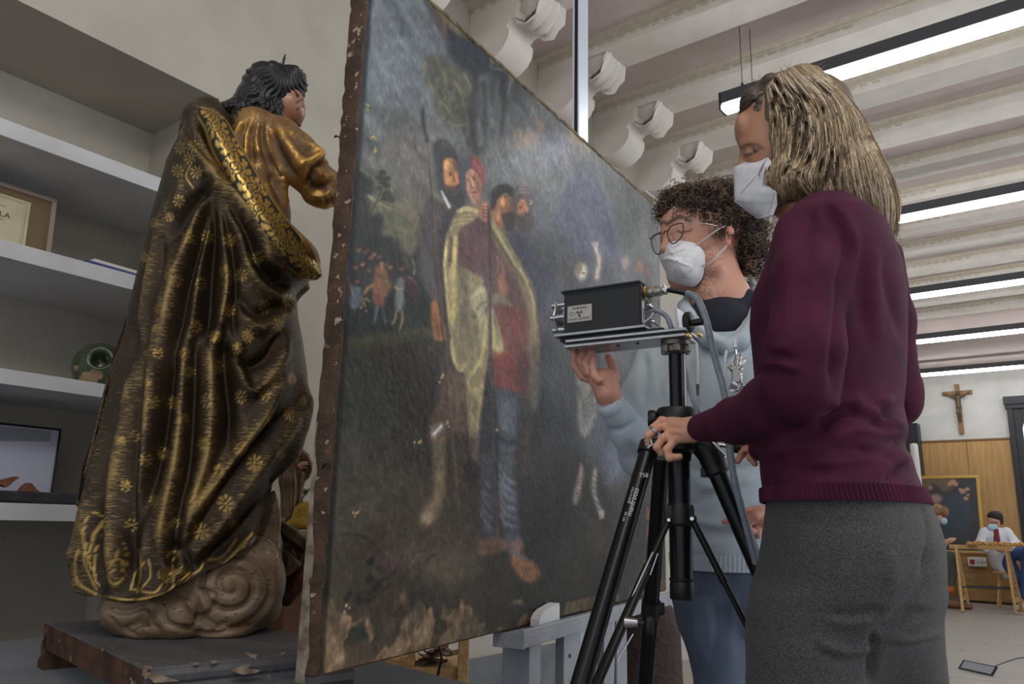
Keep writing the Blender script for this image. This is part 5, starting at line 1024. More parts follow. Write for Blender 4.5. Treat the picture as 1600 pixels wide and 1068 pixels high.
b = MB(); b.box((TP(640)+TP(552))/2+trx*.0150, (.005, .008, TZ(552)-TZ(640)), (trx, tvn, UP), .001); b.mk('column_rail', m_sil, tri, False)
b = MB(); b.lathe([(12*r1, TZ(554)), (18*r1, TZ(550)), (19*r1, TZ(543)), (23.5*r1, TZ(540)), (24*r1, TZ(534)), (10*r1, TZ(533))], [TX, TY, 0], n=36)
for a in range(6): b.box([TX+cos(a*pi/3)*19*r1, TY+sin(a*pi/3)*19*r1, TZ(546)], (.012, .012, .014), None, .002)
b.mk('head_collar', M('bronze_grey_metal', rgb(112, 104, 98), .4, metal=.6), tri)
# crown
b = MB(); b.lathe([(13*r1, TZ(636)), (30*r1, TZ(638)), (33*r1, TZ(642)), (33*r1, TZ(656)), (26*r1, TZ(662)), (24*r1, TZ(690)), (34*r1, TZ(694)), (34*r1, TZ(704)), (20*r1, TZ(708)), (19*r1, TZ(720)), (10*r1, TZ(721))], [TX, TY, 0], n=40)
b.box(TQ(1060, 674), (.062, .05, .035), (trx, tvn, UP), .006); b.mk('crown', m_blkp, tri)
b = MB(); b.cyl(TQ(1034, 653, .0), TQ(1024, 654, .0), 6*r1); b.mk('lock_stem', m_steel, tri)
b = MB(); b.lathe([(8*r1, 0), (13.5*r1, .002), (14*r1, .006), (14*r1, .012), (12*r1, .015)], TQ(1026, 654), -trx, 18); b.mk('lock_knob', m_blkp, tri)
b = MB(); b.cyl(TP(935), TP(720), 17.2*r1, n=36); b.mk('lower_tube', m_blk, tri)
b = MB(); b.lathe([(17*r1, TZ(936)), (18.3*r1, TZ(934)), (18.3*r1, TZ(912)), (17.3*r1, TZ(908)), (18.8*r1, TZ(906)), (18.8*r1, TZ(903)), (17*r1, TZ(902))], [TX, TY, 0], n=36); b.mk('tube_end_cap', m_blkp, tri)
b = MB(); b.lathe([(17*r1, TZ(822)), (21*r1, TZ(818)), (22*r1, TZ(795)), (18*r1, TZ(786))], [TX, TY, 0], n=30)
for x, o in ((1045, .012), (1077, .008), (1058, -.02)): b.box(TQ(x, 803, o), (.016, .018, .030), (trx, tvn, UP), .003)
b.mk('strut_collar', m_blkp, tri)
def legset(pts, rs, extra=True):
    o = MB().tube(pts, rs, 24).mk('leg', m_blk, tri); return o
A_top, A_bot = TQ(1016, 704, .01), TQ(1010, 704, .01)
lA0 = TQ(1014, 700, .02); lA1 = onp(907, 1068, lA0+(-tvn)*.17, tvn)
dA = unit(lA1-lA0); zt = lambda p, d, z: p+d*((z-p[2])/d[2])
lA2 = zt(lA0, dA, .03)
legA = legset([lA0, lA1, lA2], [13.2*r1]*3)
b = MB(); b.tube([lA0-dA*.022, lA0-dA*.008, lA0+dA*.012], [7*r1, 16.5*r1, 16*r1], 20); b.box(TQ(1030, 694, .02), (.05, .03, .022), (trx, tvn, UP), .004); b.mk('leg_joint', m_blkp, legA)
MB().tube([TQ(1008, 690, .04), TQ(1016, 682, .04), TQ(1020, 694, .04), TQ(1012, 700, .04)], .0028, 8).mk('spring_lever', m_steel, legA)
MB().lathe([(16*r1, 0), (20*r1, .01), (20*r1, .03), (8*r1, .045)], lA2-dA*.015, dA, 20).mk('rubber_foot', m_blkp, legA)
lB0 = TQ(1110, 712, .0); lB1 = onp(1176, 868, lB0+tvn*.0, tvn); dB = unit(lB1-lB0); lB2 = zt(lB0, dB, .03)
legB = legset([lB0, lB1, lB2], [15*r1, 13*r1, 13*r1])
b = MB(); b.tube([TQ(1088, 688, .0), TQ(1104, 700, 0), lB0, lB0+dB*.03, lB0+dB*.034], [16*r1, 21*r1, 19*r1, 18.5*r1, 15*r1], 20); b.box(lB0+dB*.03-trx*.022, (.012, .016, .016), (trx, tvn, UP), .002); b.mk('leg_joint', m_blkp, legB)
MB().lathe([(15*r1, 0), (19*r1, .01), (19*r1, .03), (8*r1, .045)], lB2-dB*.015, dB, 20).mk('rubber_foot', m_blkp, legB)
MB().tube([TQ(1112, 688, .03), TQ(1122, 700, .035), TQ(1132, 710, .03), TQ(1134, 714, .03)], [.002, .003, .003, .005], 8, flat=.6).mk('release_lever', m_sil, legB)
lC0 = TQ(1034, 715, -.05); lC1 = onp(1008, 1068, lC0+tvn*.16, tvn); dC = unit(lC1-lC0); lC2 = zt(lC0, dC, .03)
legC = legset([lC0, lC1, lC2], [13*r1]*3)
cC = onp(1017, 950, lC0+tvn*.10, tvn); b = MB(); b.tube([cC-dC*.014, cC+dC*.014], [16*r1]*2, 20); b.box(cC+trx*.018, (.014, .014, .022), (trx, tvn, UP), .003); b.mk('leg_clamp', m_blkp, legC)
MB().lathe([(15*r1, 0), (19*r1, .01), (19*r1, .03), (8*r1, .045)], lC2-dC*.015, dC, 20).mk('rubber_foot', m_blkp, legC)
# struts from the lower collar to the legs
s0_, s1_ = TQ(1081, 810, .01), onp(1172, 988, TQ(1081, 810, .0), tvn)
ms = s0_+(s1_-s0_)*.55
b = MB(); b.tube([s0_, ms], [5.5*r1]*2, 14); b.tube([ms, s1_], [4.4*r1]*2, 14); b.tube([ms-(s1_-s0_)*.03, ms+(s1_-s0_)*.02], [6.2*r1]*2, 14); b.ball(s0_, 8*r1, 14); b.mk('strut', m_blkp, tri)
MB().cyl(s0_-tvn*.006, s0_-tvn*.011, 3*r1, n=12).mk('rivet', m_steel, tri)
q0 = TQ(1045, 812, .015); q1 = onp(930, 1072, q0-tvn*.12, tvn); qm = onp(990, 940, q0-tvn*.05, tvn)
b = MB(); b.ball(q0, 7.5*r1, 14); b.tube([q0, q0+(q1-q0)*.30], [4.8*r1]*2, 14); b.tube([q0+(q1-q0)*.28, q0+(q1-q0)*.30, q1], [5*r1, 8.2*r1, 8*r1], 16, flat=.8); b.mk('strut', m_blkp, tri)
MB().cyl(q0-tvn*.006, q0-tvn*.011, 2.6*r1, n=12).mk('rivet', m_steel, tri)
b = MB(); b.tube([TQ(1020, 862, .057), TQ(975, 960, .088)], .0016, 8); b.tube([TQ(1028, 864, .057), TQ(1016, 898, .065)], .0014, 8); b.tube([TQ(989, 990, .09), TQ(964, 1032, .105)], .0016, 8); b.mk('slot_edge', m_steel, tri)
kb = TQ(984, 972, .10); b = MB(); b.tube([kb-trx*.008, kb+trx*.012], [.0085, .006], 14); b.mk('strut_clamp', m_sil, tri)
b = MB(); b.tube([kb+trx*.010, kb+trx*.022], [.004, .0045], 10); b.box(kb+trx*.030-UP*.003, (.012, .012, .028), (trx, tvn, UP), .005); b.mk('wing_knob', m_blkp, tri)
# lettering along leg A
ax_ = -dA; side = unit(np.cross(ax_, -tvn)); ns_a = unit(np.cross(side, ax_)); ns_a = ns_a if ns_a@tvn < 0 else -ns_a
def legpt(y, u): 
    p = lA0+dA*((onp(0, y, lA0, np.cross(CR, FW)) if False else 0)); return p
def onleg(y):
    t = np.linspace(0, .6, 400); P_ = lA0+dA*t[:, None]; k = np.abs(proj(P_)[:, 1]-y).argmin(); return P_[k]
yd = unit(np.cross(ns_a, ax_))
for s, y, off_, h in (('manfrotto', 812, -.004, .0125), ('MADE IN ITALY', 794, .0045, .0045), ('758', 752, .001, .010), ('ART. 058', 822, .004, .0045)):
    for pz, ch in enumerate([s]): text_mesh(ch, onleg(y)+ns_a*(13.4*r1)-yd*(-off_), ax_ if s not in ('758',) else unit(trx), yd if s not in ('758',) else UP, h, m_whitep, legA)
# pan handle held by the woman's other hand
b = MB(); b.tube([TQ(1090, 690, -.03), TQ(1140, 697, -.02)], .004, 12); b.mk('pan_bar', m_steel, tri)
b = MB(); b.tube([TQ(1138, 696.5, -.02), TQ(1146, 698, -.018), TQ(1176, 702, -.01), TQ(1180, 702, -.01)], [.006, .010, .010, .007], 18); b.mk('handle_grip', m_blkp, tri)

# ---- the x-ray tube unit on its sliding plate
E1 = PN.copy(); E2 = unit(np.array([E1[1], -E1[0], 0])); E2 = E2 if E2@tvn < 0 else -E2     # E1 to the painting, E2 towards the camera
unit_ = thing('xray_unit', 'black x-ray tube unit with a warning label, on the tripod\'s sliding metal plate', 'x-ray unit', TP(534))
PB0 = TP(530)                                     # plate height reference
# box corner measurements: near lower right vertical edge
c0 = onp(1000, 508, PB0+E2*.030, E2); zlo = c0[2]; zhi = alongy(c0, UP, 438)[2]
cl = along(c0, E1, 881); LB = float((cl-c0)@E1); HB = zhi-zlo
cr_ = along(np.array([c0[0], c0[1], (zlo+zhi)/2]), -E2, 1016); WB = float((cr_-c0)@(-E2)); WB = min(max(WB, .05), .11)
def U(a, w, z): return c0+E1*a-E2*w+UP*z          # a along to the painting, w away from camera, z up
b = MB(); b.box(U(LB/2, WB/2, HB*.47), (LB, WB, HB*.94), (E1, E2, UP), .0015); b.mk('case', m_case, unit_, False)
b = MB(); b.box(U(LB/2+.001, WB/2, HB*.97), (LB+.008, WB+.008, .0045), (E1, E2, UP), .001); b.box(U(LB/2, WB/2, HB*.925), (LB+.002, WB+.002, .006), (E1, E2, UP), .001); b.mk('lid', m_case, unit_, False)
b = MB(); b.box(U(-.0015, WB/2, HB*.45), (.003, WB*.96, HB*.86), (E1, E2, UP), .0005); b.mk('rear_panel', m_blkp, unit_, False)
b = MB(); b.box(U(-.0032, WB*.16, HB*.32), (.001, WB*.20, HB*.48), (E1, E2, UP)); b.mk('rear_sticker', M('sticker_white', rgb(190, 190, 192), .5), unit_, False)
for i in range(6): MB().box(U(-.0040, WB*.16, HB*(.16+.045*i)), (.0004, WB*.12*(1 if i % 2 else .6), .0012), (E1, E2, UP)).mk('sticker_print', m_blkp, unit_, False)
# warning label: WARNING / arrow, trefoil / X-RAY OUTPUT
lx0 = along(U(0, 0, HB*.4), E1, 887)@E1-c0@E1; lx1 = along(U(0, 0, HB*.4), E1, 925)@E1-c0@E1
zl0 = alongy(U(lx1, 0, 0), UP, 500)[2]-zlo; zl1 = alongy(U(lx1, 0, 0), UP, 474)[2]-zlo; lw_, lh = abs(lx0-lx1), abs(zl1-zl0); lc_x = (lx0+lx1)/2; lc_z = (zl0+zl1)/2
lab_ = MB().box(U(lc_x, -.0006, lc_z), (lw_, .0012, lh), (E1, E2, UP), .0003).mk('warning_label', M('label_aluminium', rgb(168, 164, 156), .45, metal=.3), unit_, False)
m_pr = M('label_print', rgb(60, 54, 50), .6)
text_mesh('WARNING', U(lc_x, -.0014, lc_z+lh*.26), -E1, UP, lh*.20, m_pr, lab_, align='CENTER'); text_mesh('X-RAY OUTPUT', U(lc_x, -.0014, lc_z-lh*.40), -E1, UP, lh*.20, m_pr, lab_, align='CENTER')
ctr = U(lc_x, -.0015, lc_z); b = MB(); rr_ = lh*.2
for k in range(3):
    a0 = pi/2+k*2*pi/3+pi; n0 = len(b.V); pts = [ctr+(-E1*cos(a)+UP*sin(a))*r for r, aa in ((rr_*.28, (-.5, .5)), (rr_, (.5, .17, -.17, -.5))) for a in [a0+x for x in aa]]; b.add(pts, [tuple(range(len(pts)-1, -1, -1))])
b.add([ctr+(-E1*cos(a)+UP*sin(a))*rr_*.2 for a in 2*pi*np.arange(12)/12], [tuple(range(12))]); b.mk('radiation_symbol', m_pr, lab_, False)
b = MB(); g_ = lambda u, v: U(lc_x+lw_*.30+u*lh*.16, -.0015, lc_z+v*lh*.16)
ol = [(1.2, 0), (.3, .9), (.3, .4), (-1.1, .4), (-1.1, -.4), (.3, -.4), (.3, -.9)]
b.tube([g_(*p) for p in ol+ol[:1]], .0003, 5); b.mk('arrow_outline', m_pr, lab_, False)
# nose: three-pillar aluminium flange at the painting end
b = MB(); b.lathe([(.0, 0), (.022, 0), (.022, .006), (.014, .007), (.014, .020), (.020, .021), (.020, .024), (.0, .024)], U(LB, WB/2, HB*.45), E1, 30); b.mk('tube_port', m_sil, unit_)
b = MB()
for dw, dz in ((-.020, .022), (-.026, -.004), (.022, .022), (.022, -.018), (-.016, -.026)):
    MB().cyl(U(LB-.002, WB/2+dw, HB*.45+dz), U(LB+.028, WB/2+dw, HB*.45+dz), .0052, n=16).mk('pillar', m_steel, unit_)
b = MB()
for t0, t1 in (((-.020, .022), (-.026, -.004)), ((-.026, -.004), (-.016, -.026))):
    p0, p1 = U(LB+.018, WB/2+t0[0], HB*.45+t0[1]), U(LB+.018, WB/2+t1[0], HB*.45+t1[1]); b.tube([p0, (p0+p1)/2, p1], [.010, .007, .010], 12, flat=.35)
b.box(U(LB+.018, WB/2, HB*.45), (.003, .05, .055), (E1, E2, UP), .001); b.mk('flange_plate', m_sil, unit_, 30)
# mounting plate right under the case, then the slide rails and the long lower plate
b = MB(); b.box(U(LB/2+.004, WB/2, -.003), (LB+.03, WB+.012, .005), (E1, E2, UP), .0008); b.mk('mounting_plate', m_sil, unit_, False)
b = MB(); b.box(U(LB/2-.015, WB/2, -.010), (LB+.05, WB-.01, .007), (E1, E2, UP), .0008); b.mk('slide', m_blkp, unit_, False)
xr = along(U(0, -.004, -.02), E1, 1072)@E1-c0@E1; xl = along(U(0, -.004, -.02), E1, 884)@E1-c0@E1
b = MB(); b.box(U((xl+xr)/2, WB/2, -.0165), (abs(xl-xr), WB+.014, .005), (E1, E2, UP), .0008); b.mk('rail_plate', m_sil, unit_, False)
b = MB(); b.box(U((xl+xr)/2+.004, WB/2, -.0215), (abs(xl-xr)-.008, WB+.006, .005), (E1, E2, UP), .0006); b.mk('rail_groove', m_blkp, unit_, False)
b = MB(); b.box(U((xl+xr)/2+.002, WB/2, -.0265), (abs(xl-xr), WB+.014, .005), (E1, E2, UP), .0008); b.mk('base_plate', m_sil, unit_, False)
for px in (965, 996, 900):
    a_ = along(U(0, .012, -.03), E1, px)@E1-c0@E1; MB().cyl(U(a_, .014, -.0295), U(a_, .014, -.031), .0028, n=12).mk('plate_screw', m_blkp, unit_)
xp = along(U(0, 0, 0), E1, 1056)@E1-c0@E1
b = MB(); b.box(U(xp, WB/2-.004, .006), (.004, WB*.8, .040), (E1, E2, UP), .0008); b.mk('end_plate', m_sil, unit_, False)
kc = U(xp-.010, WB*.30, .0); b = MB(); b.lathe([(.002, 0), (.016, .001), (.0175, .004), (.0175, .012), (.014, .015), (.004, .016)], kc, -E1, 40)
for k in range(24):
    a = 2*pi*k/24; x_, y_, d_ = frame(-E1); b.box(kc-E1*.008+(cos(a)*x_+sin(a)*y_)*.0175, (.0024, .0024, .009), (x_, y_, d_), .0004)
b.mk('hand_wheel', m_blkp, unit_)
b = MB(); b.tube([kc-E1*.014+E2*.008-UP*.004, kc-E1*.020+E2*.008-UP*.004, kc-E1*.036+E2*.008-UP*.003, kc-E1*.038+E2*.008-UP*.003], [.004, .0062, .0066, .004], 16); b.mk('wheel_handle', m_blkp, unit_)
m_brass = M('brass', rgb(196, 158, 84), .35, metal=.9)
for px in (1075, 1092): 
    a_ = along(U(0, 0, -.024), E1, px)@E1-c0@E1; MB().box(U(a_, .004, -.0275), (.006, .02, .006), (E1, E2, UP), .001).mk('brass_stop', m_brass, unit_, False)
# connector with grey cable
k0 = U(0, WB*.45, HB*.80)
b = MB(); b.lathe([(.010, 0), (.0125, .001), (.0125, .004), (.010, .005)], k0, -E1, 24); b.mk('connector_flange', m_brass, unit_)
b = MB(); b.lathe([(.0095, .004), (.0105, .006), (.0105, .018), (.0088, .019), (.0098, .021), (.0098, .034), (.0075, .035), (.0082, .038), (.0082, .044), (.005, .045)], k0, -E1, 28); b.mk('connector', M('nickel', rgb(168, 162, 148), .35, metal=.8), unit_)
b = MB(); kk = k0-E1*.042; b.box(kk, (.008, .022, .007), (E1, E2, UP), .001); b.cyl(kk+E2*.009-UP*.006, kk+E2*.009+UP*.008, .002, n=8); b.cyl(kk-E2*.009-UP*.006, kk-E2*.009+UP*.008, .002, n=8); b.mk('cable_clamp', m_steel, unit_)
b = MB()
for u, w, z in ((0, .5, .52), (0, .75, .5), (0, .8, .2)): b.tube([U(-.001, WB*w, HB*z), U(-.010, WB*w, HB*z), U(-.018, WB*w+.004, HB*z-.01)], .0018, 8)
b.tube([U(-.002, WB*.55, HB*.62), U(-.014, WB*.5, HB*.52), U(-.020, WB*.5, HB*.42)], .0014, 8); b.tube([U(-.002, WB*.3, HB*.1), U(-.012, WB*.4, HB*.22), U(-.02, WB*.5, HB*.38)], .0014, 8); b.mk('terminal_wire', m_steel, unit_)
m_cab = M('grey_cable', rgb(132, 140, 150), .5, col2=rgb(120, 128, 138), ns=80)
p_in = k0-E1*.047
b = MB(); b.tube(spl([p_in, TQ(1062, 455.5, .0), TQ(1076, 459, .0)], 6), .0052, 14); b.mk('cable_boot', m_blkp, unit_)
b = MB(); b.tube(spl([TQ(1074, 458, .0), TQ(1088, 465, .02), TQ(1098, 484, .035), TQ(1106, 510, .04), TQ(1113, 542, .035), TQ(1121, 572, .03), TQ(1130, 604, .03), TQ(1136, 640, .03), TQ(1140, 700, .035), TQ(1150, 760, .04), TQ(1166, 820, .03), TQ(1182, 880, .02)], 8), .0062, 14); b.mk('cable', m_cab, unit_)
b = MB(); b.tube(spl([U(-.018, WB*.5, HB*.38), TQ(1030, 486, .0), TQ(1042, 495, .0), TQ(1049, 512, .0), TQ(1051, 520, -.01)], 6), .0048, 12); b.mk('signal_cable', m_cab, unit_)
b = MB(); b.tube(spl([TQ(1066, 550, -.02), TQ(1072, 585, -.01), TQ(1082, 622, .0), TQ(1094, 648, .0)], 6), .0040, 12); b.mk('earth_cable', m_cab, unit_)
print('BOX', LB, WB, HB)
# ================================================================== PEOPLE
def join(*parts):
    V = []; Q = []; n = 0; Cs = []
    for p in parts:
        V.append(p[0]); Q.append(p[1]+n); n += len(p[0]); Cs.append(p[2])
    return np.vstack(V), np.vstack(Q), np.vstack(Cs)
def tintv(V, fc, pl, w, c, a=1.):
    d, _, _ = segd(proj(V)[:, :2], spl(pl, 4) if len(pl) > 2 else np.array(pl, float)); k = np.exp(-(d/w)**2)[:, None]*a; return fc*(1-k)+np.array(c, float)*k
def plane_fn(x0, y0, D):          # upright plane facing the camera through a reference pixel
    c = atd(x0, y0, D); n = unit([-c[0], -c[1], 0]); rx = unit([n[1], -n[0], 0]); rx = rx if rx@CR > 0 else -rx
    return (lambda x, y, off=0.: onp(x, y, c+n*off, n)), rx, n, float(mpp(c))
m_skin = M('skin', attr='col', rough=.5, bump=.12, bs=500, bd=.0006, sss=.08)
def loft_px(Pf, n, rows, dep, off=None, k=.02, rx=None):   # silhouette rows (y, xl, xr) -> stacked ellipses
    out = []
    for i, (y, xl, xr) in enumerate(rows):
        o = 0 if off is None else np.interp(y, *zip(*off)); d = dep if not hasattr(dep, '__len__') else np.interp(y, *zip(*dep))
        a, b_ = Pf(xl, y, o), Pf(xr, y, o); c = (a+b_)/2; out.append((c, float(np.linalg.norm((b_-a)[:2]))/2, d))
    return stack(out, rx, k)
# ------------------------------------------------------------------ the woman
WP, wrx, wn, wr = plane_fn(1300, 700, 1.20)
woman = thing('person', 'standing woman in plum sweater and grey trousers, streaked blond hair, white mask, hand on tripod', 'person', WP(1320, 1000)*[1, 1, 0])
def Wc(pts, rs, off, k=.02): return chain([WP(x, y, o) for (x, y), o in zip(pts, off)], [r*wr for r in rs], k)
m_sweat = M('plum_knit', rgb(77, 25, 50), .85, col2=rgb(64, 19, 42), ns=20, bump=.35, bs=900, bd=.0008, sheen=.0, spec=.3, stretch=(1, 1, 1))
rows = [(322, 1256, 1300), (334, 1240, 1336), (350, 1226, 1360), (385, 1205, 1394), (430, 1192, 1411), (470, 1175, 1418), (510, 1172, 1419), (560, 1177, 1418), (600, 1180, 1416), (640, 1180, 1412), (676, 1181, 1420), (703, 1184, 1413), (716, 1187, 1424), (743, 1189, 1432), (765, 1192, 1442), (783, 1193, 1452)]
sw = [loft_px(WP, wn, rows, [(322, .04), (350, .13), (385, .18), (450, .20), (560, .17), (650, .155), (783, .185)], [(306, .0), (783, .0)], .03, wrx)]
sw += Wc([(1258, 368), (1264, 440), (1258, 545), (1252, 600)], [44, 49, 49, 46], [.13, .18, .20, .19], .018)
sw += Wc([(1252, 600), (1205, 632), (1150, 657), (1096, 668)], [46, 40, 34, 25.5], [.19, .13, .03, -.07], .02)
sw += Wc([(1380, 400), (1392, 500), (1398, 610), (1400, 630)], [34, 38, 42, 38], [-.16, -.19, -.19, -.19], .02)
sw += Wc([(1400, 630), (1320, 660), (1230, 680), (1190, 700)], [36, 34, 28, 24], [-.19, -.2, -.17, -.13], .02)
V, Q = sdf(sw, .0052); V = relax(V, Q, 2)
J4 = lambda *p: tuple((1100+.588*x, 440+.588*y) for x, y in p)
J5 = lambda *p: tuple((1340+.1873*x, 560+.1873*y) for x, y in p)
J6 = lambda *p: tuple((1180+.4682*x, 120+.4682*y) for x, y in p)
wf = [(-9, 9, *J6((230, 420), (285, 500), (312, 570), (305, 640), (285, 700))), (6, 9, *J6((260, 430), (310, 500), (335, 600), (320, 680))), (-12, 9, *J6((300, 640), (290, 760), (275, 900), (262, 1040))), (-5, 9, *J6((430, 600), (440, 700), (470, 800), (500, 880))), (4, 12, *J6((400, 560), (400, 700), (410, 900))),
      (-5, 10, *J6((360, 560), (350, 700), (370, 860))), (-6, 6, *J6((45, 945), (90, 930), (130, 945))), (6, 6, *J6((30, 960), (80, 955), (150, 975))), (-5, 6, *J6((0, 985), (60, 980), (120, 1000))), (4, 6, *J6((60, 900), (110, 900))),
      (-11, 9, *J4((290, 400), (360, 345), (420, 350), (470, 375), (490, 345))), (9, 9, *J4((330, 330), (400, 320), (460, 335), (500, 300))), (8, 8, *J4((320, 420), (400, 395), (470, 405), (535, 395))), (-8, 8, *J4((330, 450), (420, 440), (500, 440), (545, 400))), (6, 9, *J4((250, 470), (350, 480), (450, 470), (540, 450))),
      (-6, 8, *J4((180, 480), (260, 500), (340, 500))), (6, 8, *J4((450, 520), (500, 480), (540, 470))), (-6, 7, *J4((480, 530), (520, 500), (555, 490))), (5, 8, *J4((170, 450), (230, 440), (300, 440))), (-5, 8, *J4((155, 500), (220, 470), (290, 460))),
      (-8, 7, *J5((0, 380), (110, 380), (210, 430), (230, 470))), (8, 7, *J5((0, 440), (120, 480), (260, 530), (400, 560))), (-6, 6, *J5((240, 470), (330, 420), (400, 390))), (6, 7, *J5((0, 700), (150, 720), (390, 760))), (-5, 6, *J5((0, 760), (160, 790), (280, 850))), (5, 6, *J5((420, 800), (380, 860), (340, 920))),
      (-5, 8, *J6((190, 440), (180, 520), (170, 640))), (3, 12, *J6((120, 460), (110, 600), (110, 800)))]
V = press(V, Q, wf, 1.0)
mk('sweater', V, Q, m_sweat, woman, True)
# ribbed hem and cuff
def ringband(Pf, rows, dep, n=260, rib=.0012, ribs=110, grow=.002):
    R = []
    for y, xl, xr in rows:
        a, b_ = Pf(xl, y), Pf(xr, y); c = (a+b_)/2; A = np.linalg.norm((b_-a)[:2])/2+grow; t = 2*pi*np.arange(n)/n
        f = 1+rib*np.sin(t*ribs)/A
        R.append(c+A*np.cos(t)[:, None]*f[:, None]*wrx+(dep+grow)*np.sin(t)[:, None]*f[:, None]*wn)
    return loft(R, caps=False)
V, Q = ringband(WP, [(765, 1192, 1442), (766, 1191, 1443), (776, 1191, 1448), (786, 1192, 1453), (788, 1194, 1452)], .184, n=480, ribs=120, grow=.0025); mk('hem_ribbing', V, Q, m_sweat, woman, True)
# trousers
m_trou = M('grey_twill', rgb(80, 78, 77), .85, col2=rgb(50, 49, 50), ns=600, mixpos=(.42, .58), bump=.5, bs=700, bd=.0008, wave=(150, (1, 1, 1), .3, 'DIAGONAL'), sheen=.05)
rows = [(770, 1199, 1444), (790, 1197, 1455), (815, 1195, 1466), (846, 1191, 1476), (887, 1184, 1478), (928, 1178, 1474), (957, 1174, 1466), (1000, 1171, 1466), (1050, 1172, 1468)]
tr = [loft_px(WP, wn, rows, [(770, .172), (846, .19), (900, .19), (960, .165), (1000, .13), (1050, .09)], None, .03, wrx)]
zk = lambda z, x, off: None
def WZ(x, z, off):                # column through reference x at height z
    p = WP(x, 950, off); return np.array([p[0], p[1], z])
tr += [loft_px(WP, wn, [(930, 1182, 1396), (957, 1174, 1390), (1000, 1169, 1380), (1068, 1165, 1364), (1130, 1172, 1352), (1230, 1192, 1330)], [(930, .10), (1000, .105), (1230, .085)], [(930, .075), (1230, .08)], .035, wrx)]
tr += [loft_px(WP, wn, [(930, 1310, 1470), (957, 1305, 1464), (1000, 1325, 1468), (1068, 1338, 1482), (1130, 1348, 1480), (1230, 1356, 1462)], [(930, .11), (1000, .11), (1230, .08)], [(930, -.055), (1230, -.085)], .035, wrx)]
zA = WP(1260, 1230, .085)[2]
tr += chain([WZ(1262, zA, .085), WZ(1262, .48, .085), WZ(1268, .10, .085)], [.078, .062, .055], .03)+chain([WZ(1408, zA, -.085), WZ(1408, .48, -.085), WZ(1412, .10, -.085)], [.066, .06, .055], .03)
V, Q = sdf(tr, .0056); V = relax(V, Q, 2)
V = press(V, Q, [(-7, 6, *J4((455, 925), (520, 915), (560, 885), (600, 880))), (-8, 6, *J4((452, 930), (447, 1000), (440, 1068))), (6, 6, *J4((300, 960), (380, 985), (430, 975), (450, 990))), (-5, 6, *J4((300, 980), (380, 1005), (440, 1000))), (5, 6, *J4((330, 900), (400, 905), (450, 890))), (-5, 6, *J4((330, 880), (400, 885), (460, 870))),
                 (-4, 3, *J4((575, 585), (592, 640), (598, 700), (590, 780))), (5, 6, *J4((500, 955), (560, 950), (625, 935))), (-5, 5, *J4((500, 970), (570, 965), (628, 950))), (-7, 10, *J4((600, 700), (590, 800), (540, 870), (480, 915))), (4, 16, *J4((480, 700), (500, 800), (470, 880))), (-3, 8, *J4((200, 620), (320, 640), (450, 640)))], 1.0)
mk('trousers', V, Q, m_trou, woman, True)
# shoes
for x, off in ((1262, .085), (1410, -.085)):
    p = WZ(x, .05, off); V, Q = sdf([cone(p-wrx*.0, p-wrx*.13-UP*.015, .045, .032, .02), ell(p-wrx*.05-UP*.01, [.13, .042, .035], (wrx, wn, UP), .02)], .005, lambda D, X, Y, Z: np.maximum(D, .004-Z)); mk('shoe', V, Q, m_blkp, woman, True)
# body: head, neck, hands, and the limbs inside the clothes
HP, hrx, hn, hr_ = plane_fn(1235, 215, 1.205)
E_ = lambda x, y, rx, ry, rz, o=0., k=.012, sub=False: ell(HP(x, y, o), np.array([rx, ry, rz])*hr_, (hrx, hn, UP), k, sub)
hd = [E_(1240, 185, 76, 66, 70), E_(1202, 225, 42, 52, 66), E_(1192, 292, 30, 38, 34), cone(HP(1163, 232), HP(1159, 262), 5*hr_, 8*hr_, .008), E_(1162, 206, 14, 38, 26, .0), cone(HP(1162, 226, .018), HP(1176, 223, .036), 5*hr_, 4*hr_, .008),
      E_(1172, 238, 9, 6, 6, .034, .005, True), E_(1172, 239, 7.5, 6.5, 6, .030, .002), cone(HP(1157, 290), HP(1160, 300), 6*hr_, 7*hr_, .006), cone(HP(1225, 290, .0), WP(1290, 350, .0), 38*hr_, 46*hr_, .02)]
V1, Q1 = sdf(hd, .0034); V1 = relax(V1, Q1, 1); c1_ = np.tile(np.array([178, 128, 102.]), (len(V1), 1))
c1_ = tintv(V1, c1_, [(1158, 231), (1168, 226), (1182, 226), (1192, 232)], 2.6, (92, 66, 54), .8); c1_ = tintv(V1, c1_, [(1163, 243), (1172, 241), (1181, 236), (1184, 233)], 1.7, (40, 30, 28), .95); c1_ = tintv(V1, c1_, [(1166, 236), (1180, 232)], 3.5, (150, 104, 88), .5)
c1_ = tintv(V1, c1_, [(1170, 247), (1190, 248)], 8, (188, 130, 108), .5)
def finger(Pf, pts, rs, mm, k=.0028): return chain([Pf(*p) for p in pts], [r*mm*.9 for r in rs], k)
# left hand resting on the tripod crown
L = [] 
L += Wc([(1160, 657), (1100, 667), (1082, 670)], [24, 20, 19.5], [.03, -.07, -.10], .01)
L += finger(WP, [(1084, 668, -.10), (1050, 662, -.125)], [19, 15], wr, .012)+finger(WP, [(1084, 676, -.09), (1052, 684, -.105)], [16, 13], wr, .012)+finger(WP, [(1080, 672, -.10), (1050, 674, -.115)], [17, 15], wr, .012)
L += finger(WP, [(1052, 655, -.13), (1034, 656, -.13), (1020, 668, -.125), (1022, 682, -.12)], [9.5, 8.2, 7.4, 6.2], wr)
L += finger(WP, [(1048, 664, -.122), (1030, 667, -.115), (1013, 680, -.11), (1012, 694, -.115)], [9.5, 8.8, 8, 6.6], wr)
L += finger(WP, [(1048, 676, -.110), (1036, 684, -.10), (1026, 698, -.098), (1033, 708, -.105)], [9.5, 8.8, 7.8, 6.6], wr)
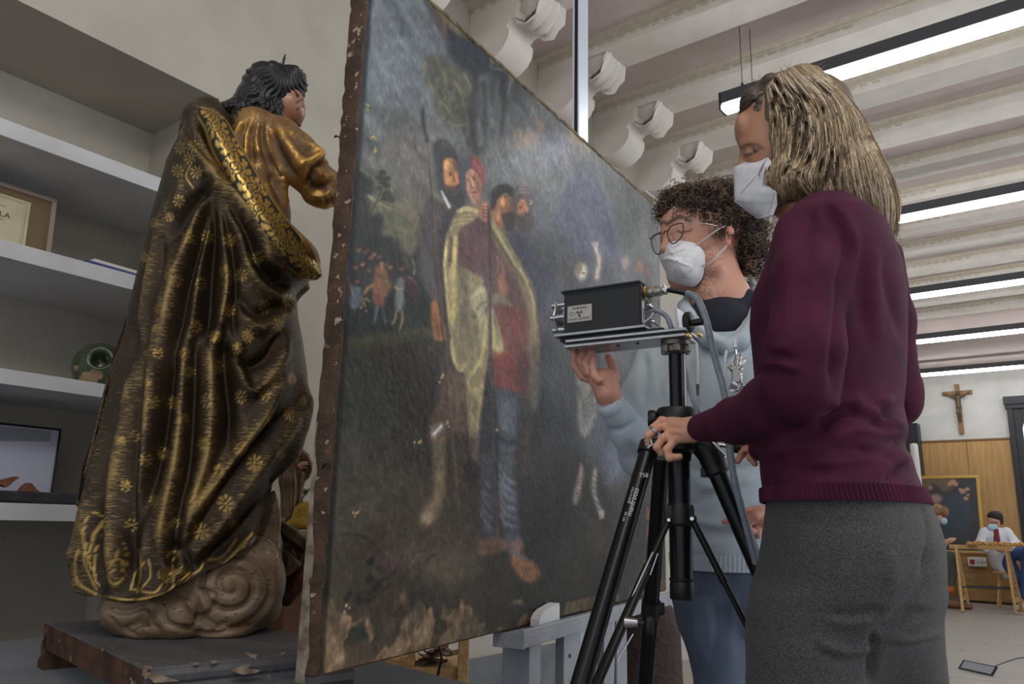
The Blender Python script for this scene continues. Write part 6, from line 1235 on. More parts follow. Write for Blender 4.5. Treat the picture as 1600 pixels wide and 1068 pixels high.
L += finger(WP, [(1054, 688, -.102), (1042, 702, -.094), (1046, 715, -.094), (1062, 713, -.10)], [9, 8.4, 7.8, 6.6], wr)
L += finger(WP, [(1076, 664, -.12), (1058, 660, -.15), (1040, 668, -.155)], [10, 9, 7.5], wr)
V2, Q2 = sdf(L, .0020); V2 = relax(V2, Q2, 1); V2 = press(V2, Q2, [(-1.5, 3, (1046, 668), (1062, 669)), (-1.5, 3, (1046, 680), (1062, 680)), (1.2, 3, (1044, 662), (1070, 662)), (1.2, 3, (1044, 674), (1068, 675)), (-1.2, 2, (1060, 654), (1064, 658))])
c2_ = np.tile(np.array([202, 152, 128.]), (len(V2), 1))
for x, y in ((1034, 656), (1030, 667), (1036, 684), (1042, 702), (1048, 664), (1048, 676)): c2_ = tintv(V2, c2_, [(x-1, y-1), (x+2, y+1)], 5, (206, 136, 112), .5)
# right hand on the pan handle
Rr = Wc([(1210, 690), (1192, 700)], [20, 18], [-.15, -.14], .01)
Rr += finger(WP, [(1198, 702, -.14), (1180, 700, -.155)], [17, 14], wr, .01)
Rr += finger(WP, [(1182, 692, -.14), (1172, 688, -.13), (1160, 692, -.125)], [9, 8, 7], wr)
Rr += finger(WP, [(1178, 706, -.17), (1160, 708, -.15), (1153, 720, -.14)], [8.5, 8, 6.6], wr)+finger(WP, [(1184, 708, -.16), (1172, 714, -.14), (1180, 724, -.135)], [8.5, 7.8, 6.6], wr)+finger(WP, [(1192, 704, -.15), (1184, 708, -.135), (1190, 716, -.13)], [8.5, 7.6, 6.4], wr)+finger(WP, [(1180, 700, -.17), (1164, 702, -.175), (1156, 712, -.16)], [8.5, 7.6, 6.2], wr)
V3, Q3 = sdf(Rr, .0024); V3 = relax(V3, Q3, 1); c3_ = np.tile(np.array([196, 138, 120.]), (len(V3), 1)); c3_ = tintv(V3, c3_, [(1160, 691), (1165, 690)], 4, (226, 176, 166), .8)
core = Wc([(1290, 350), (1300, 450), (1310, 640), (1330, 800), (1330, 900)], [40, 80, 70, 85, 50], [0, 0, 0, 0, 0], .03)+Wc([(1262, 362), (1262, 500), (1250, 606), (1160, 655)], [26, 24, 22, 20], [.14, .19, .19, .03], .02)+Wc([(1380, 400), (1394, 520), (1400, 626), (1210, 690)], [20, 22, 22, 18], [-.16, -.19, -.19, -.15], .02)
core += chain([WP(1320, 900, 0), WZ(1262, .72, .085), WZ(1262, .48, .085), WZ(1268, .08, .085)], [.04, .04, .038, .032], .01)+chain([WP(1340, 900, 0), WZ(1405, .72, -.085), WZ(1408, .48, -.085), WZ(1412, .08, -.085)], [.04, .035, .035, .032], .01)
V4, Q4 = sdf(core, .009)
V, Q, cB = join((V1, Q1, c1_), (V2, Q2, c2_), (V3, Q3, c3_), (V4, Q4, np.tile(np.array([186, 138, 112.]), (len(V4), 1))))
mk('body', V, Q, m_skin, woman, True, col=to_lin(cB))
MB().lathe([(.0092, -.0016), (.0100, -.0008), (.0100, .0008), (.0092, .0016)], WP(1022, 673, -.1125), unit(WP(1013, 680, -.11)-WP(1030, 667, -.115)), 24).mk('finger_ring', m_steel, woman)
# hair volume
m_hairb = M('hair_under', rgb(118, 98, 78), .55, col2=rgb(96, 80, 64), ns=40, stretch=(1, 1, .15))
hv = [E_(1250, 186, 82, 74, 72), E_(1226, 162, 46, 66, 42), E_(1272, 230, 72, 74, 80), E_(1310, 290, 58, 70, 70), cone(HP(1345, 270, 0), HP(1376, 352, 0), 34*hr_, 18*hr_, .02), E_(1262, 268, 50, 72, 40), E_(1228, 288, 26, 64, 40, .01), E_(1250, 300, 30, 70, 26, .02), E_(1178, 190, 30, 64, 54, -.0, .01, True), E_(1182, 262, 26, 70, 60, .0, .008, True)]
V, Q = sdf(hv, .005); V = relax(V, Q, 2); hair_w = mk('hair', V, Q, m_hairb, woman, True)
ht = [(101, 1252, 1276), (110, 1232, 1290), (122, 1212, 1303), (140, 1196, 1320), (170, 1172, 1340), (200, 1192, 1354), (247, 1194, 1376), (285, 1196, 1393), (322, 1200, 1404), (350, 1206, 1402), (385, 1216, 1392)]
hy, hl, hrr = map(np.array, zip(*ht))
def offmap(V, Pf, n, x0, y0, st=4, shape=(70, 80)):   # how far the modelled surface bulges towards / away from the camera, per reference cell
    q_ = proj(V)[:, :2]; o = (V-Pf(x0, y0))@n; ix = np.clip(((q_[:, 0]-1130)/st).astype(int), 0, shape[0]-1); iy = np.clip(((q_[:, 1]-80)/st).astype(int), 0, shape[1]-1)
    mx = np.full(shape, -9.); np.maximum.at(mx, (ix, iy), o); mn = np.full(shape, 9.); np.minimum.at(mn, (ix, iy), o)
    for A, bad, f in ((mx, -9., np.maximum), (mn, 9., np.minimum)):
        for _ in range(60):
            m = A == bad
            if not m.any(): break
            B = A.copy(); S = np.zeros(shape); c = np.zeros(shape)
            for dx, dy in ((1, 0), (-1, 0), (0, 1), (0, -1)):
                R_ = np.roll(A, (dx, dy), (0, 1)); ok = R_ != bad; S += np.where(ok, R_, 0); c += ok
            B[m & (c > 0)] = (S/np.maximum(c, 1))[m & (c > 0)]*.93; A[:] = B
    mx2 = mx.copy()
    for _ in range(2): mx2 = (mx2*2+np.roll(mx2, 1, 0)+np.roll(mx2, -1, 0)+np.roll(mx2, 1, 1)+np.roll(mx2, -1, 1))/6; mx2 = np.maximum(mx2, mx-.002)
    return mx2, mn
hmx, hmn = offmap(V, HP, hn, 1240, 220)
guides = [[(1200, 139), (1204, 170), (1206, 220), (1201, 280), (1208, 332)], [(1206, 130), (1222, 170), (1224, 230), (1213, 290), (1213, 322)], [(1214, 122), (1240, 170), (1243, 230), (1227, 280), (1232, 309)], [(1222, 116), (1256, 170), (1262, 230), (1243, 278), (1262, 309)],
          [(1232, 110), (1274, 165), (1282, 230), (1270, 285), (1290, 316)], [(1240, 106), (1290, 160), (1303, 225), (1302, 285), (1318, 330)], [(1248, 103), (1305, 155), (1322, 220), (1332, 290), (1345, 346)], [(1256, 102), (1318, 155), (1342, 220), (1362, 290), (1372, 366)], [(1264, 102), (1326, 158), (1358, 220), (1386, 290), (1388, 380)], [(1274, 105), (1334, 165), (1370, 235), (1399, 305), (1398, 362)]]
G = np.array([spl(g, 6)[::1][:25] for g in guides])      # (10, 25, 2)
def hair_off(x, y, s=1.):
    l, r = np.interp(y, hy, hl), np.interp(y, hy, hrr); fx, fy = np.clip((x-1130)/4-.5, 0, 68), np.clip((y-80)/4-.5, 0, 78); i, j = int(fx), int(fy); u, v = fx-i, fy-j; A = hmx if s > 0 else hmn; return A[i, j]*(1-u)*(1-v)+A[i+1, j]*u*(1-v)+A[i, j+1]*(1-u)*v+A[i+1, j+1]*u*v
def hair_sheet(n, side, jit, seed):
    rg = np.random.default_rng(seed); out = []
    for _ in range(n):
        a = rg.random()*8.999; i = int(a); f = a-i; g = G[i]*(1-f)+G[i+1]*f
        ln = 1-.16*rg.random()**2*(rg.random() < .7)
        tt = np.linspace(0, 24*ln, 18); gx = np.interp(tt, range(25), g[:, 0]); gy = np.interp(tt, range(25), g[:, 1])
        u = np.linspace(0, 1, 18); ph = rg.random()*6; amp = (1+3.2*u)*jit
        gx = gx+rg.normal()*3.2*u+amp*np.sin(u*(3+3*rg.random())*1.6+ph)*.8+rg.normal()*1.5; gy = gy+rg.normal()*3*u**2+rg.normal()*1.
        lay_ = .004+rg.random()*.009
        P3 = [HP(x, y, hair_off(x, y, side)+side*lay_) for x, y in zip(gx, gy)]; out.append(P3)
    return np.array(out)
m_strand = M('hair_strands', attr='col', rough=.38, spec=.6)
def strand_col(n, k, m3, seed):
    rg = np.random.default_rng(seed); base = np.array([[82, 67, 55], [120, 98, 77], [162, 137, 105], [206, 182, 144], [226, 210, 176]], float)
    w = rg.choice(5, n, p=[.28, .24, .20, .18, .10]); c = base[w]; tip = np.linspace(0, 1, k)[None, :, None]
    c = c[:, None, :]*(1-.30*tip)+np.array([168, 142, 104.])*.30*tip*1.0; c = c*(.9+.2*rg.random((n, 1, 1))); return np.repeat(c.reshape(-1, 3), m3, 0)
S1 = hair_sheet(5200, 1, .8, 3); S2 = hair_sheet(700, -1, 1., 4); SA = np.vstack([S1, S2])
Vh, Qh = strands(SA, .00072, 3, .4); tag(mk('hair_strands', Vh, Qh, m_strand, hair_w, True, col=to_lin(strand_col(len(SA), 18, 3, 5))), kind='stuff')
fv = [E_(1180, 166, 25, 50, 20, .0, .008), E_(1192, 184, 14, 56, 34, .0, .008), E_(1206, 152, 24, 62, 24, .0)]
V, Q = sdf(fv, .004); V = relax(V, Q, 1); mk('front_hair', V, Q, M('dark_hair', rgb(72, 62, 54), .5), hair_w, True)
fmx, _ = offmap(V, HP, hn, 1180, 180)
def foff(x, y):
    i, j = int(np.clip((x-1130)/4, 0, 68)), int(np.clip((y-80)/4, 0, 78)); return fmx[i, j]
# hair drawn back from the forehead, loose fly-aways, clip
rg = np.random.default_rng(9); out = []
for _ in range(700):
    a = rg.random(); x0, y0 = 1155+a*6, 182-a*22; 
    if rg.random() < .6: p = [(1156+6*a, 180-16*a), (1170+6*a, 158-10*a), (1186, 146-5*a), (1202, 138)]
    else: p = [(1172+10*a, 170+8*a), (1186+6*a, 166+12*a), (1198, 180+26*a), (1203, 210+40*a)]
    p = spl(p, 5); jx = rg.normal()*1.6; jy = rg.normal()*1.5; P3 = [HP(x+jx, y+jy, foff(x+jx, y+jy)+.002) for x, y in p]; out.append([P3[int(t)] for t in np.linspace(0, len(P3)-1, 14)])
Vh, Qh = strands(np.array(out), .0007, 3, .5); c = np.tile(np.array([[78, 68, 60.]]), (len(Vh), 1))*(.7+1.0*np.repeat(rg.random(len(out)), 42))[:, None]; tag(mk('front_strands', Vh, Qh, m_strand, hair_w, True, col=to_lin(c)), kind='stuff')
out = []
for _ in range(130):
    e = rg.random(); 
    if e < .5: x, y = 1225+rg.random()*60, 108+rg.random()*14; dx, dy = rg.normal()*14, -4-rg.random()*7
    elif e < .8: y = 180+rg.random()*190; x = np.interp(y, hy, hrr)-4; dx, dy = 8+rg.random()*12, 6+rg.random()*16
    else: x, y = 1185+rg.random()*30, 140-rg.random()*10; dx, dy = -8+rg.normal()*10, -8+rg.normal()*5
    o = rg.normal()*.02; t = np.linspace(0, 1, 10); cv = rg.normal()*6; out.append([HP(x+dx*s+cv*s*(1-s), y+dy*s+cv*s*s*.5, o) for s in t])
Vh, Qh = strands(np.array(out), .00032, 3, .5); tag(mk('loose_hairs', Vh, Qh, m_strand, hair_w, True, col=to_lin(np.tile(np.array([150, 130, 104.]), (len(Vh), 1)))), kind='stuff')
cp = HP(1198, 141, .045); b = MB(); b.tube([cp-hrx*.006, cp+hrx*.007+UP*.003], [.004, .003], 8, flat=.5)
for i in range(4): b.tube([cp+hrx*(.002*i-.003), cp+hrx*(.002*i-.002)-UP*.008], [.0013, .0008], 6)
b.mk('hair_clip', m_blkp, woman)
# folded respirator mask
m_maskw = M('mask_fabric', rgb(218, 218, 220), .8, col2=rgb(206, 206, 210), ns=60, bump=.3, bs=700, bd=.0006)
prof = [(249, 1176), (253, 1160), (260, 1149), (264, 1146.5), (272, 1146), (285, 1147), (300, 1147), (312, 1148), (318, 1154), (326, 1164), (334, 1175), (340, 1184)]
R = []; nt_ = 41
for y, xe in spl(prof, 4):
    xr_ = np.interp(y, [249, 262, 320, 341], [1200, 1212, 1214, 1206]); w = np.interp(y, [249, 262, 300, 341], [.044, .060, .062, .045])
    t = np.linspace(-pi/2, pi/2, nt_); pr_ = np.abs(np.sin(t))**1.35
    R.append([HP(xe+(xr_-xe)*float(p_), y+(-3.0*float(p_) if y < 262 else 0), w*np.sign(s)*abs(s)**.9) for p_, s in zip(pr_, np.sin(t))])
R = np.array(R); V, Q = loft(R, close=False, caps=False); V2_, Q2_ = V.copy(), Q[:, ::-1]+len(V); N_ = normals(V, Q); s_in = -1 if (N_*(V-HP(1220, 290))).sum() > 0 else 1
V = np.vstack([V, V2_+s_in*.0012*N_]); Q = np.vstack([Q, Q2_]); mask_w = mk('face_mask', V, Q, m_maskw, woman, True)
def maskdots(Pf, pl, off, mm, nrm, parent, n=14):
    b = MB(); p = spl(pl, 6)
    L = np.r_[0, np.cumsum(np.hypot(*np.diff(p, axis=0).T))]
    for i in range(n):
        l = L[-1]*(i+.5)/n; x, y = np.interp(l, L, p[:, 0]), np.interp(l, L, p[:, 1]); o = off(x, y); b.ball(Pf(x, y, o), .0009, 6)
    return b.mk('mask_seam', M('seam_grey', rgb(150, 150, 154), .8), parent)
def woff(x, y):
    xe = np.interp(y, *zip(*prof)); xr_ = np.interp(y, [249, 262, 320, 341], [1200, 1212, 1214, 1206]); w = np.interp(y, [249, 262, 300, 341], [.044, .060, .062, .045]); p_ = np.clip((x-xe)/(xr_-xe), 0, 1); return w*(p_**(1/1.35))**.9+.0012
maskdots(WP if False else HP, [(1157, 302), (1170, 287), (1181, 275)], woff, hr_, hn, mask_w, 12)
maskdots(HP, [(1199, 336), (1204, 322), (1210, 300)], woff, hr_, hn, mask_w, 9)
b = MB()
for i in range(30): 
    t = i/29; x, y = (1148+(1184-1148)*t/.62, 314+27*t/.62) if t < .62 else (1184+24*(t-.62)/.38, 341-6*(t-.62)/.38)
    b.ball(HP(x, y, woff(x+1, min(y, 340))), .0013, 6)
b.mk('mask_weld', m_maskw, mask_w)
MB().tube(spl([HP(1185, 274, woff(1185, 274)+.001), HP(1192, 258, .06), HP(1196, 248, .062)], 5), .0022, 8, flat=.4).mk('mask_strap', m_maskw, mask_w)
# ------------------------------------------------------------------ the man
MP, mrx, mn_, mr = plane_fn(1100, 600, 1.72)
man = thing('person', 'curly-haired man in a light blue hoodie and white mask, leaning towards the x-ray unit', 'person', MP(1110, 950)*[1, 1, 0])
def Mc(pts, rs, off, k=.02): return chain([MP(x, y, o) for (x, y), o in zip(pts, off)], [r*mr for r in rs], k)
m_hood = M('light_blue_fleece', rgb(178, 189, 196), .9, col2=rgb(166, 178, 187), ns=14, bump=.25, bs=700, bd=.0008, sheen=.1)
rows = [(508, 1066, 1200), (520, 1036, 1224), (540, 1012, 1246), (580, 1000, 1254), (640, 1004, 1252), (700, 1016, 1244), (760, 1030, 1236), (820, 1044, 1232), (870, 1050, 1232), (884, 1050, 1230)]
tb_ = [loft_px(MP, mn_, rows, [(508, .05), (530, .11), (600, .155), (700, .155), (884, .15)], None, .03, mrx)]
tb_ += Mc([(1036, 548), (1008, 628), (1006, 700), (1004, 712)], [38, 36, 32, 30], [.02, .10, .14, .16], .03)
tb_ += Mc([(1004, 712), (984, 676), (955, 632)], [30, 25, 18.5], [.16, .21, .26], .015)
tb_ += Mc([(1222, 548), (1246, 660), (1252, 760)], [40, 36, 30], [-.06, -.04, .0], .03)+Mc([(1252, 760), (1222, 800), (1204, 806)], [30, 24, 20], [.0, .08, .12], .015)
V, Q = sdf(tb_, .006); V = relax(V, Q, 2)
N1 = lambda *p: tuple((840+.3745*x, 240+.3745*y) for x, y in p)
N2 = lambda *p: tuple((840+.4381*x, 600+.4382*y) for x, y in p)
V = press(V, Q, [(-6, 6, *N1((440, 830), (450, 920), (440, 1040))), (5, 7, *N1((480, 830), (490, 930), (500, 1040))), (-5, 6, *N1((560, 900), (540, 1000), (560, 1068))), (-6, 6, *N2((540, 300), (640, 310), (790, 290))), (6, 7, *N2((550, 480), (620, 500), (740, 490))), (-6, 7, *N2((550, 500), (640, 530), (750, 520))),
                 (-5, 6, *N2((545, 440), (600, 400), (700, 370))), (5, 7, *N2((560, 350), (640, 370), (780, 330))), (-4, 4, *N2((240, 165), (300, 160), (345, 130))), (4, 5, *N2((345, 130), (330, 80), (290, 30))), (-5, 6, *N2((320, 210), (350, 260), (380, 300))), (-4, 4, *N2((550, 545), (640, 548), (740, 548))), (-5, 8, *N1((640, 830), (620, 950), (640, 1060)))], 1.2)
mk('hoodie', V, Q, m_hood, man, True)
# hood lying round the neck, cuff, hem, drawstrings, pocket edge
hp = [(1156, 450, -.08), (1172, 448, -.05), (1184, 458, .0), (1184, 482, .05), (1174, 508, .10), (1154, 532, .13), (1132, 540, .145), (1108, 530, .14), (1088, 512, .12), (1074, 492, .08), (1069, 478, .03), (1076, 466, -.03), (1100, 456, -.08)]
hr2 = [10, 13, 15, 16, 17, 18, 16, 17, 18, 17, 14, 11, 8]
pr = []
ps = [MP(x, y, o) for x, y, o in hp]
pr += chain(ps+[ps[0]], [r*mr*.72 for r in hr2]+[hr2[0]*mr*.72], .008)
V, Q = sdf(pr, .0045); V = relax(V, Q, 2); V = press(V, Q, [(-4, 3, (1076, 480), (1090, 500), (1112, 520)), (-4, 3, (1128, 530), (1150, 516), (1168, 490)), (-4, 3, (1160, 470), (1172, 455), (1178, 452)), (3, 4, (1082, 500), (1110, 526), (1130, 534))]); mk('hood', V, Q, m_hood, man, True)
R = []
cu0, cu1 = MP(956, 634, .258), MP(946, 620, .275)
b = MB(); dcu = unit(cu1-cu0); b.tube([cu0-dcu*.012, cu0, cu0+dcu*.018, cu0+dcu*.020, cu0+dcu*.012], [18.5*mr, 19.5*mr, 18*mr, 16*mr, 15*mr], 40, cap=False); b.mk('cuff', m_hood, man, True)
V, Q = ringband(MP, [(864, 1049, 1233), (866, 1048, 1234), (880, 1049, 1233), (888, 1050, 1232)], .152, n=360, ribs=90, rib=.0008, grow=.002); mk('waistband', V, Q, m_hood, man, True)
m_cord = M('white_cord', rgb(196, 200, 204), .7)
for pts in ([(1088, 536, .158), (1090, 570, .168), (1090, 600, .172)], [(1136, 540, .15), (1132, 566, .165), (1130, 600, .17), (1127, 640, .17)]):
    p3 = spl([MP(*p) for p in pts], 6); MB().tube(p3, .0032, 8).mk('drawstring', m_cord, man)
p_ = MP(1090, 600, .172); MB().tube([p_, p_-UP*.022], [.0036, .0024], 8).mk('cord_tip', M('cord_tip_grey', rgb(80, 82, 86), .4), man)
# dark tee visible at the neck
V, Q = sdf([cone(MP(1126, 486, .0), MP(1128, 512, .05), .062, .066, .02), cone(MP(1102, 492, .045), MP(1162, 474, .03), .030, .034, .02)], .005); V = relax(V, Q, 1); mk('tee_shirt', V, Q, M('navy_jersey', rgb(30, 32, 44), .85, bump=.2, bs=600), man, True)
# jeans
m_jean = M('faded_denim', rgb(98, 108, 124), .85, col2=rgb(76, 86, 104), ns=7, bump=.4, bs=500, bd=.001)
def MZ(x, z, off): p = MP(x, 950, off); return np.array([p[0], p[1], z])
tr = [loft_px(MP, mn_, [(866, 1053, 1230), (884, 1052, 1232), (930, 1050, 1236), (980, 1058, 1236)], [(866, .14), (930, .145), (980, .12)], None, .03, mrx)]
tr += [loft_px(MP, mn_, [(930, 1050, 1150), (977, 1059, 1158), (1020, 1074, 1166), (1068, 1085, 1170), (1120, 1094, 1172)], .085, [(930, .06), (1120, .07)], .02, mrx)]
zJ = MP(1130, 1120, .07)[2]
tr += chain([MZ(1134, zJ, .07), MZ(1138, .46, .08), MZ(1142, .08, .06)], [.07, .06, .052], .03)+chain([MP(1192, 950, -.05), MZ(1196, .46, -.06), MZ(1200, .08, -.08)], [.09, .062, .052], .03)
V, Q = sdf(tr, .0075); V = relax(V, Q, 2); V = press(V, Q, [(5, 6, *N2((560, 800), (570, 900), (600, 1000))), (-5, 6, *N2((620, 760), (640, 860), (620, 1000))), (5, 8, *N2((700, 740), (690, 860), (680, 1000)))]); mk('jeans', V, Q, m_jean, man, True)
for x, o in ((1142, .06), (1200, -.08)):
    p = MZ(x, .05, o); V, Q = sdf([cone(p, p-mrx*.12+mn_*.06-UP*.015, .046, .034, .02), ell(p-mrx*.05-UP*.01, [.13, .045, .035], (mrx, mn_, UP), .02)], .006, lambda D, X, Y, Z: np.maximum(D, .004-Z)); mk('shoe', V, Q, m_blkp, man, True)
# head, neck, hands: one body
GP, grx, gn, gr = plane_fn(1095, 370, 1.70)
# the face turns partly towards the camera: local axes
fd = unit(-grx*.80+gn*.60-UP*.10); fs = unit(np.cross(UP, fd)); fs = fs if fs@gn > 0 else -fs; fu = unit(np.cross(fd, fs)); fu = fu if fu[2] > 0 else -fu
Ge = lambda x, y, rx, ry, rz, o=0., k=.012, sub=False, ax=None: ell(GP(x, y, o), np.array([rx, ry, rz])*gr, ax or (fd, fs, fu), k, sub)
hd = [Ge(1108, 352, 64, 54, 62, -.005), Ge(1076, 372, 44, 46, 56, .008), Ge(1076, 420, 34, 36, 30, .006), cone(GP(1060, 440, .0), GP(1116, 418, .05), 12*gr, 16*gr, .02), cone(GP(1050, 352, .035), GP(1040, 388, .045), 5.5*gr, 9*gr, .008),
      Ge(1052, 340, 14, 32, 10, .018), Ge(1069, 360, 9, 9.5, 7.5, .053, .004), Ge(1037, 363, 7, 7, 6, .016, .002),
      Ge(1138, 370, 5, 3.5, 15, .062, .004, False, (grx, gn, UP)), Ge(1140, 362, 7, 5, 10, .063, .004, False, (grx, gn, UP)), Ge(1137, 381, 4.5, 4, 6, .060, .003), Ge(1136, 368, 3, 3, 7, .0665, .003, True),
      cone(GP(1112, 410, .0), GP(1128, 475, -.005), 37*gr, 41*gr, .02), cone(GP(1128, 475, -.005), MP(1136, 520, -.0), 42*gr, 70*gr, .03), cone(GP(1098, 430, .03), GP(1118, 490, .045), 10*gr, 9*gr, .02)]
V1, Q1 = sdf(hd, .0034); V1 = relax(V1, Q1, 1); c1_ = np.tile(np.array([196, 146, 124.]), (len(V1), 1)); qh = proj(V1)[:, :2]
c1_ = tintv(V1, c1_, [(1043, 350), (1056, 341), (1068, 340), (1078, 346)], 3.2, (76, 56, 46), .85); c1_ = tintv(V1, c1_, [(1030, 352), (1036, 347), (1040, 348)], 2.6, (76, 56, 46), .8)
c1_ = tintv(V1, c1_, [(1058, 360), (1066, 363), (1076, 361), (1081, 359)], 1.5, (60, 42, 38), .85); c1_ = tintv(V1, c1_, [(1058, 354), (1068, 353), (1080, 356)], 4, (170, 118, 104), .4); c1_ = tintv(V1, c1_, [(1137, 355), (1146, 366), (1138, 384)], 7, (196, 120, 104), .6)
st = np.clip(np.exp(-(segd(qh, np.array([(1108, 400), (1098, 450), (1112, 470)], float))[0]/22)**2), 0, 1)*(RNG.random(len(qh)) < .5); c1_ = c1_*(1-.22*st[:, None])
Hn = Mc([(984, 676), (955, 630), (949, 614)], [20, 15.5, 14.5], [.21, .262, .275], .01)
def mf(pts, rs, k=.0026): return chain([MP(*p) for p in pts], [r*mr*.78 for r in rs], k)
Hn += mf([(949, 614, .275), (944, 592, .28)], [18, 19], .012)+mf([(949, 612, .28), (934, 594, .285)], [17, 15], .012)+mf([(952, 610, .27), (950, 592, .27)], [16, 15], .012)
Hn += mf([(930, 594, .27), (911, 588, .262), (897, 569, .258), (898, 549, .262)], [8.8, 8, 7.2, 6])+mf([(932, 590, .28), (917, 581, .275), (907, 562, .272), (915, 542, .272)], [9, 8.2, 7.2, 6])
Hn += mf([(934, 590, .292), (922, 582, .292), (915, 568, .29), (924, 548, .286)], [9, 8.2, 7.2, 6])+mf([(937, 594, .305), (930, 588, .306), (926, 576, .304), (928, 559, .298)], [8.2, 7.2, 6.4, 5.2])
Hn += mf([(950, 606, .28), (960, 588, .27), (957, 570, .262), (951, 558, .262)], [11, 9.5, 7.6, 6.6])
V2, Q2 = sdf(Hn, .0020); V2 = relax(V2, Q2, 1); V2 = press(V2, Q2, [(-1.6, 2.5, (936, 600), (948, 592), (954, 580)), (-1.4, 2.5, (934, 598), (945, 604), (950, 612)), (-1.2, 2, (916, 590), (921, 586)), (-1.2, 2, (920, 580), (925, 577))]); c2_ = np.tile(np.array([196, 142, 122.]), (len(V2), 1))
for x, y in ((898, 547), (915, 541), (924, 548), (928, 560), (951, 558)): c2_ = tintv(V2, c2_, [(x-1, y-1), (x+1, y+1)], 5, (206, 132, 116), .5)
Ln = Mc([(1222, 800), (1204, 806), (1194, 808)], [20, 16, 15], [.08, .12, .13], .01)+mf([(1194, 808, .13), (1182, 806, .14)], [19, 17], .01)
Ln += mf([(1186, 798, .14), (1168, 800, .15), (1150, 808, .155), (1133, 815, .155)], [9, 8.2, 7, 5.6])+mf([(1186, 808, .14), (1172, 812, .155), (1164, 822, .155), (1176, 830, .15)], [9, 8.2, 7.4, 6])+mf([(1190, 816, .13), (1182, 826, .14), (1184, 836, .14)], [8.6, 8, 6.4])+mf([(1194, 820, .12), (1192, 834, .125), (1196, 842, .12)], [8.2, 7.2, 6])+mf([(1190, 800, .16), (1180, 806, .17), (1170, 812, .172)], [9.5, 8.6, 7])
V3, Q3 = sdf(Ln, .0027); V3 = relax(V3, Q3, 1)
core = Mc([(1136, 520), (1136, 640), (1140, 800), (1140, 900)], [60, 90, 80, 60], [0, 0, 0, 0], .03)+Mc([(1050, 560), (1008, 628), (1004, 706), (955, 632)], [22, 22, 20, 12], [.02, .10, .15, .258], .01)+Mc([(1216, 560), (1246, 660), (1250, 756), (1206, 806)], [24, 24, 20, 13], [-.06, -.04, .0, .12], .01)
core += chain([MP(1125, 900, 0), MZ(1128, .7, .06), MZ(1138, .46, .08), MZ(1142, .08, .06)], [.04, .035, .035, .032], .01)+chain([MP(1180, 900, -.03), MZ(1192, .7, -.05), MZ(1196, .46, -.06), MZ(1200, .08, -.08)], [.035, .035, .035, .032], .01)
V4, Q4 = sdf(core, .01)
V, Q, cB = join((V1, Q1, c1_), (V2, Q2, c2_), (V3, Q3, np.tile(np.array([198, 140, 122.]), (len(V3), 1))), (V4, Q4, np.tile(np.array([196, 146, 124.]), (len(V4), 1))))
mk('body', V, Q, m_skin, man, True, col=to_lin(cB))
# curly hair: a cap of volume and some 1,300 separate ringlets
m_curlb = M('curl_under', rgb(50, 38, 32), .7, bump=1., bs=90, bd=.008)
hv = [Ge(1112, 334, 66, 60, 44, -.005), Ge(1070, 314, 34, 46, 22, .0), Ge(1150, 360, 32, 54, 56, -.03), Ge(1158, 398, 20, 40, 34, -.03), Ge(1118, 322, 50, 64, 32, .0), Ge(1136, 366, 12, 20, 24, .085, .006, True), Ge(1060, 366, 36, 70, 30, .02, .01, True), Ge(1126, 352, 12, 18, 14, .045)]
V, Q = sdf(hv, .005); V = relax(V, Q, 1); N_ = normals(V, Q); hair_m = mk('hair', V, Q, m_curlb, man, True)
qh = proj(V)[:, :2]; rg = np.random.default_rng(5)
okv = ((qh[:, 1] < 345) | (qh[:, 0] > 1098)) & ~((abs(qh[:, 0]-1138) < 9) & (abs(qh[:, 1]-372) < 14) & ((N_@gn) > 0)) & (qh[:, 1] < 425)
idx = rg.choice(np.flatnonzero(okv), 1500); out = []; kk = 26
for i in idx:
    p = V[i]; n = N_[i]; t1 = unit(np.cross(n, rg.normal(size=3))); g_ = -UP*.6+n*.35+rg.normal(size=3)*.35; d = unit(g_); a1 = unit(np.cross(d, t1)); a2 = np.cross(d, a1)
    ln = .016+.018*rg.random(); R_ = .004+.005*rg.random(); tn = 1.3+1.5*rg.random(); ph = rg.random()*6; s = np.linspace(0, 1, kk)
    out.append(p-n*.004+d*(ln*s)[:, None]+(R_*(.5+.5*s)*np.cos(2*pi*tn*s+ph))[:, None]*a1+(R_*(.5+.5*s)*np.sin(2*pi*tn*s+ph))[:, None]*a2+n*.007)
out = np.array(out); Vh, Qh = strands(out, .00105, 4, .4)
bc = np.array([[70, 54, 44], [94, 74, 58], [124, 100, 78], [52, 40, 34]], float)[rg.choice(4, len(out), p=[.35, .3, .15, .2])]; topl = np.clip((330-proj(out[:, 0])[:, 1])/60, 0, 1)[:, None]; bc = bc*(1+.25*topl)
tag(mk('ringlets', Vh, Qh, m_strand, hair_m, True, col=to_lin(np.repeat(bc, kk*4, 0))), kind='stuff')
# glasses
m_rim = M('dark_metal_rim', rgb(58, 50, 56), .3, metal=.6); m_len = M('lens_glass', (.95, .95, .97), .02, trans=1., ior=1.08)
gl = thing('eyeglasses', 'thin metal-rimmed glasses on the curly-haired man\'s nose', 'glasses', GP(1050, 362, .07))
def rim(pts, nm):
    p3 = [GP(*p) for p in pts]; p3 = spl(p3+[p3[0]], 6); MB().tube(list(p3)[:-1]+[p3[0]], .0014, 8, cap=False).mk('rim', m_rim, gl)
    c = np.mean(p3, 0); b = MB(); n0 = len(p3)-1; b.add([c]+list(p3[:-1]), [(0, i+1, (i+1) % n0+1) for i in range(n0)]); b.mk('lens', m_len, gl, True)
rim([(1043, 362, .072), (1048, 354, .076), (1056, 350, .081), (1066, 349, .086), (1067.5, 360, .086), (1064, 371, .084), (1057, 378, .081), (1050, 380, .077), (1044.5, 373, .073)], 1)
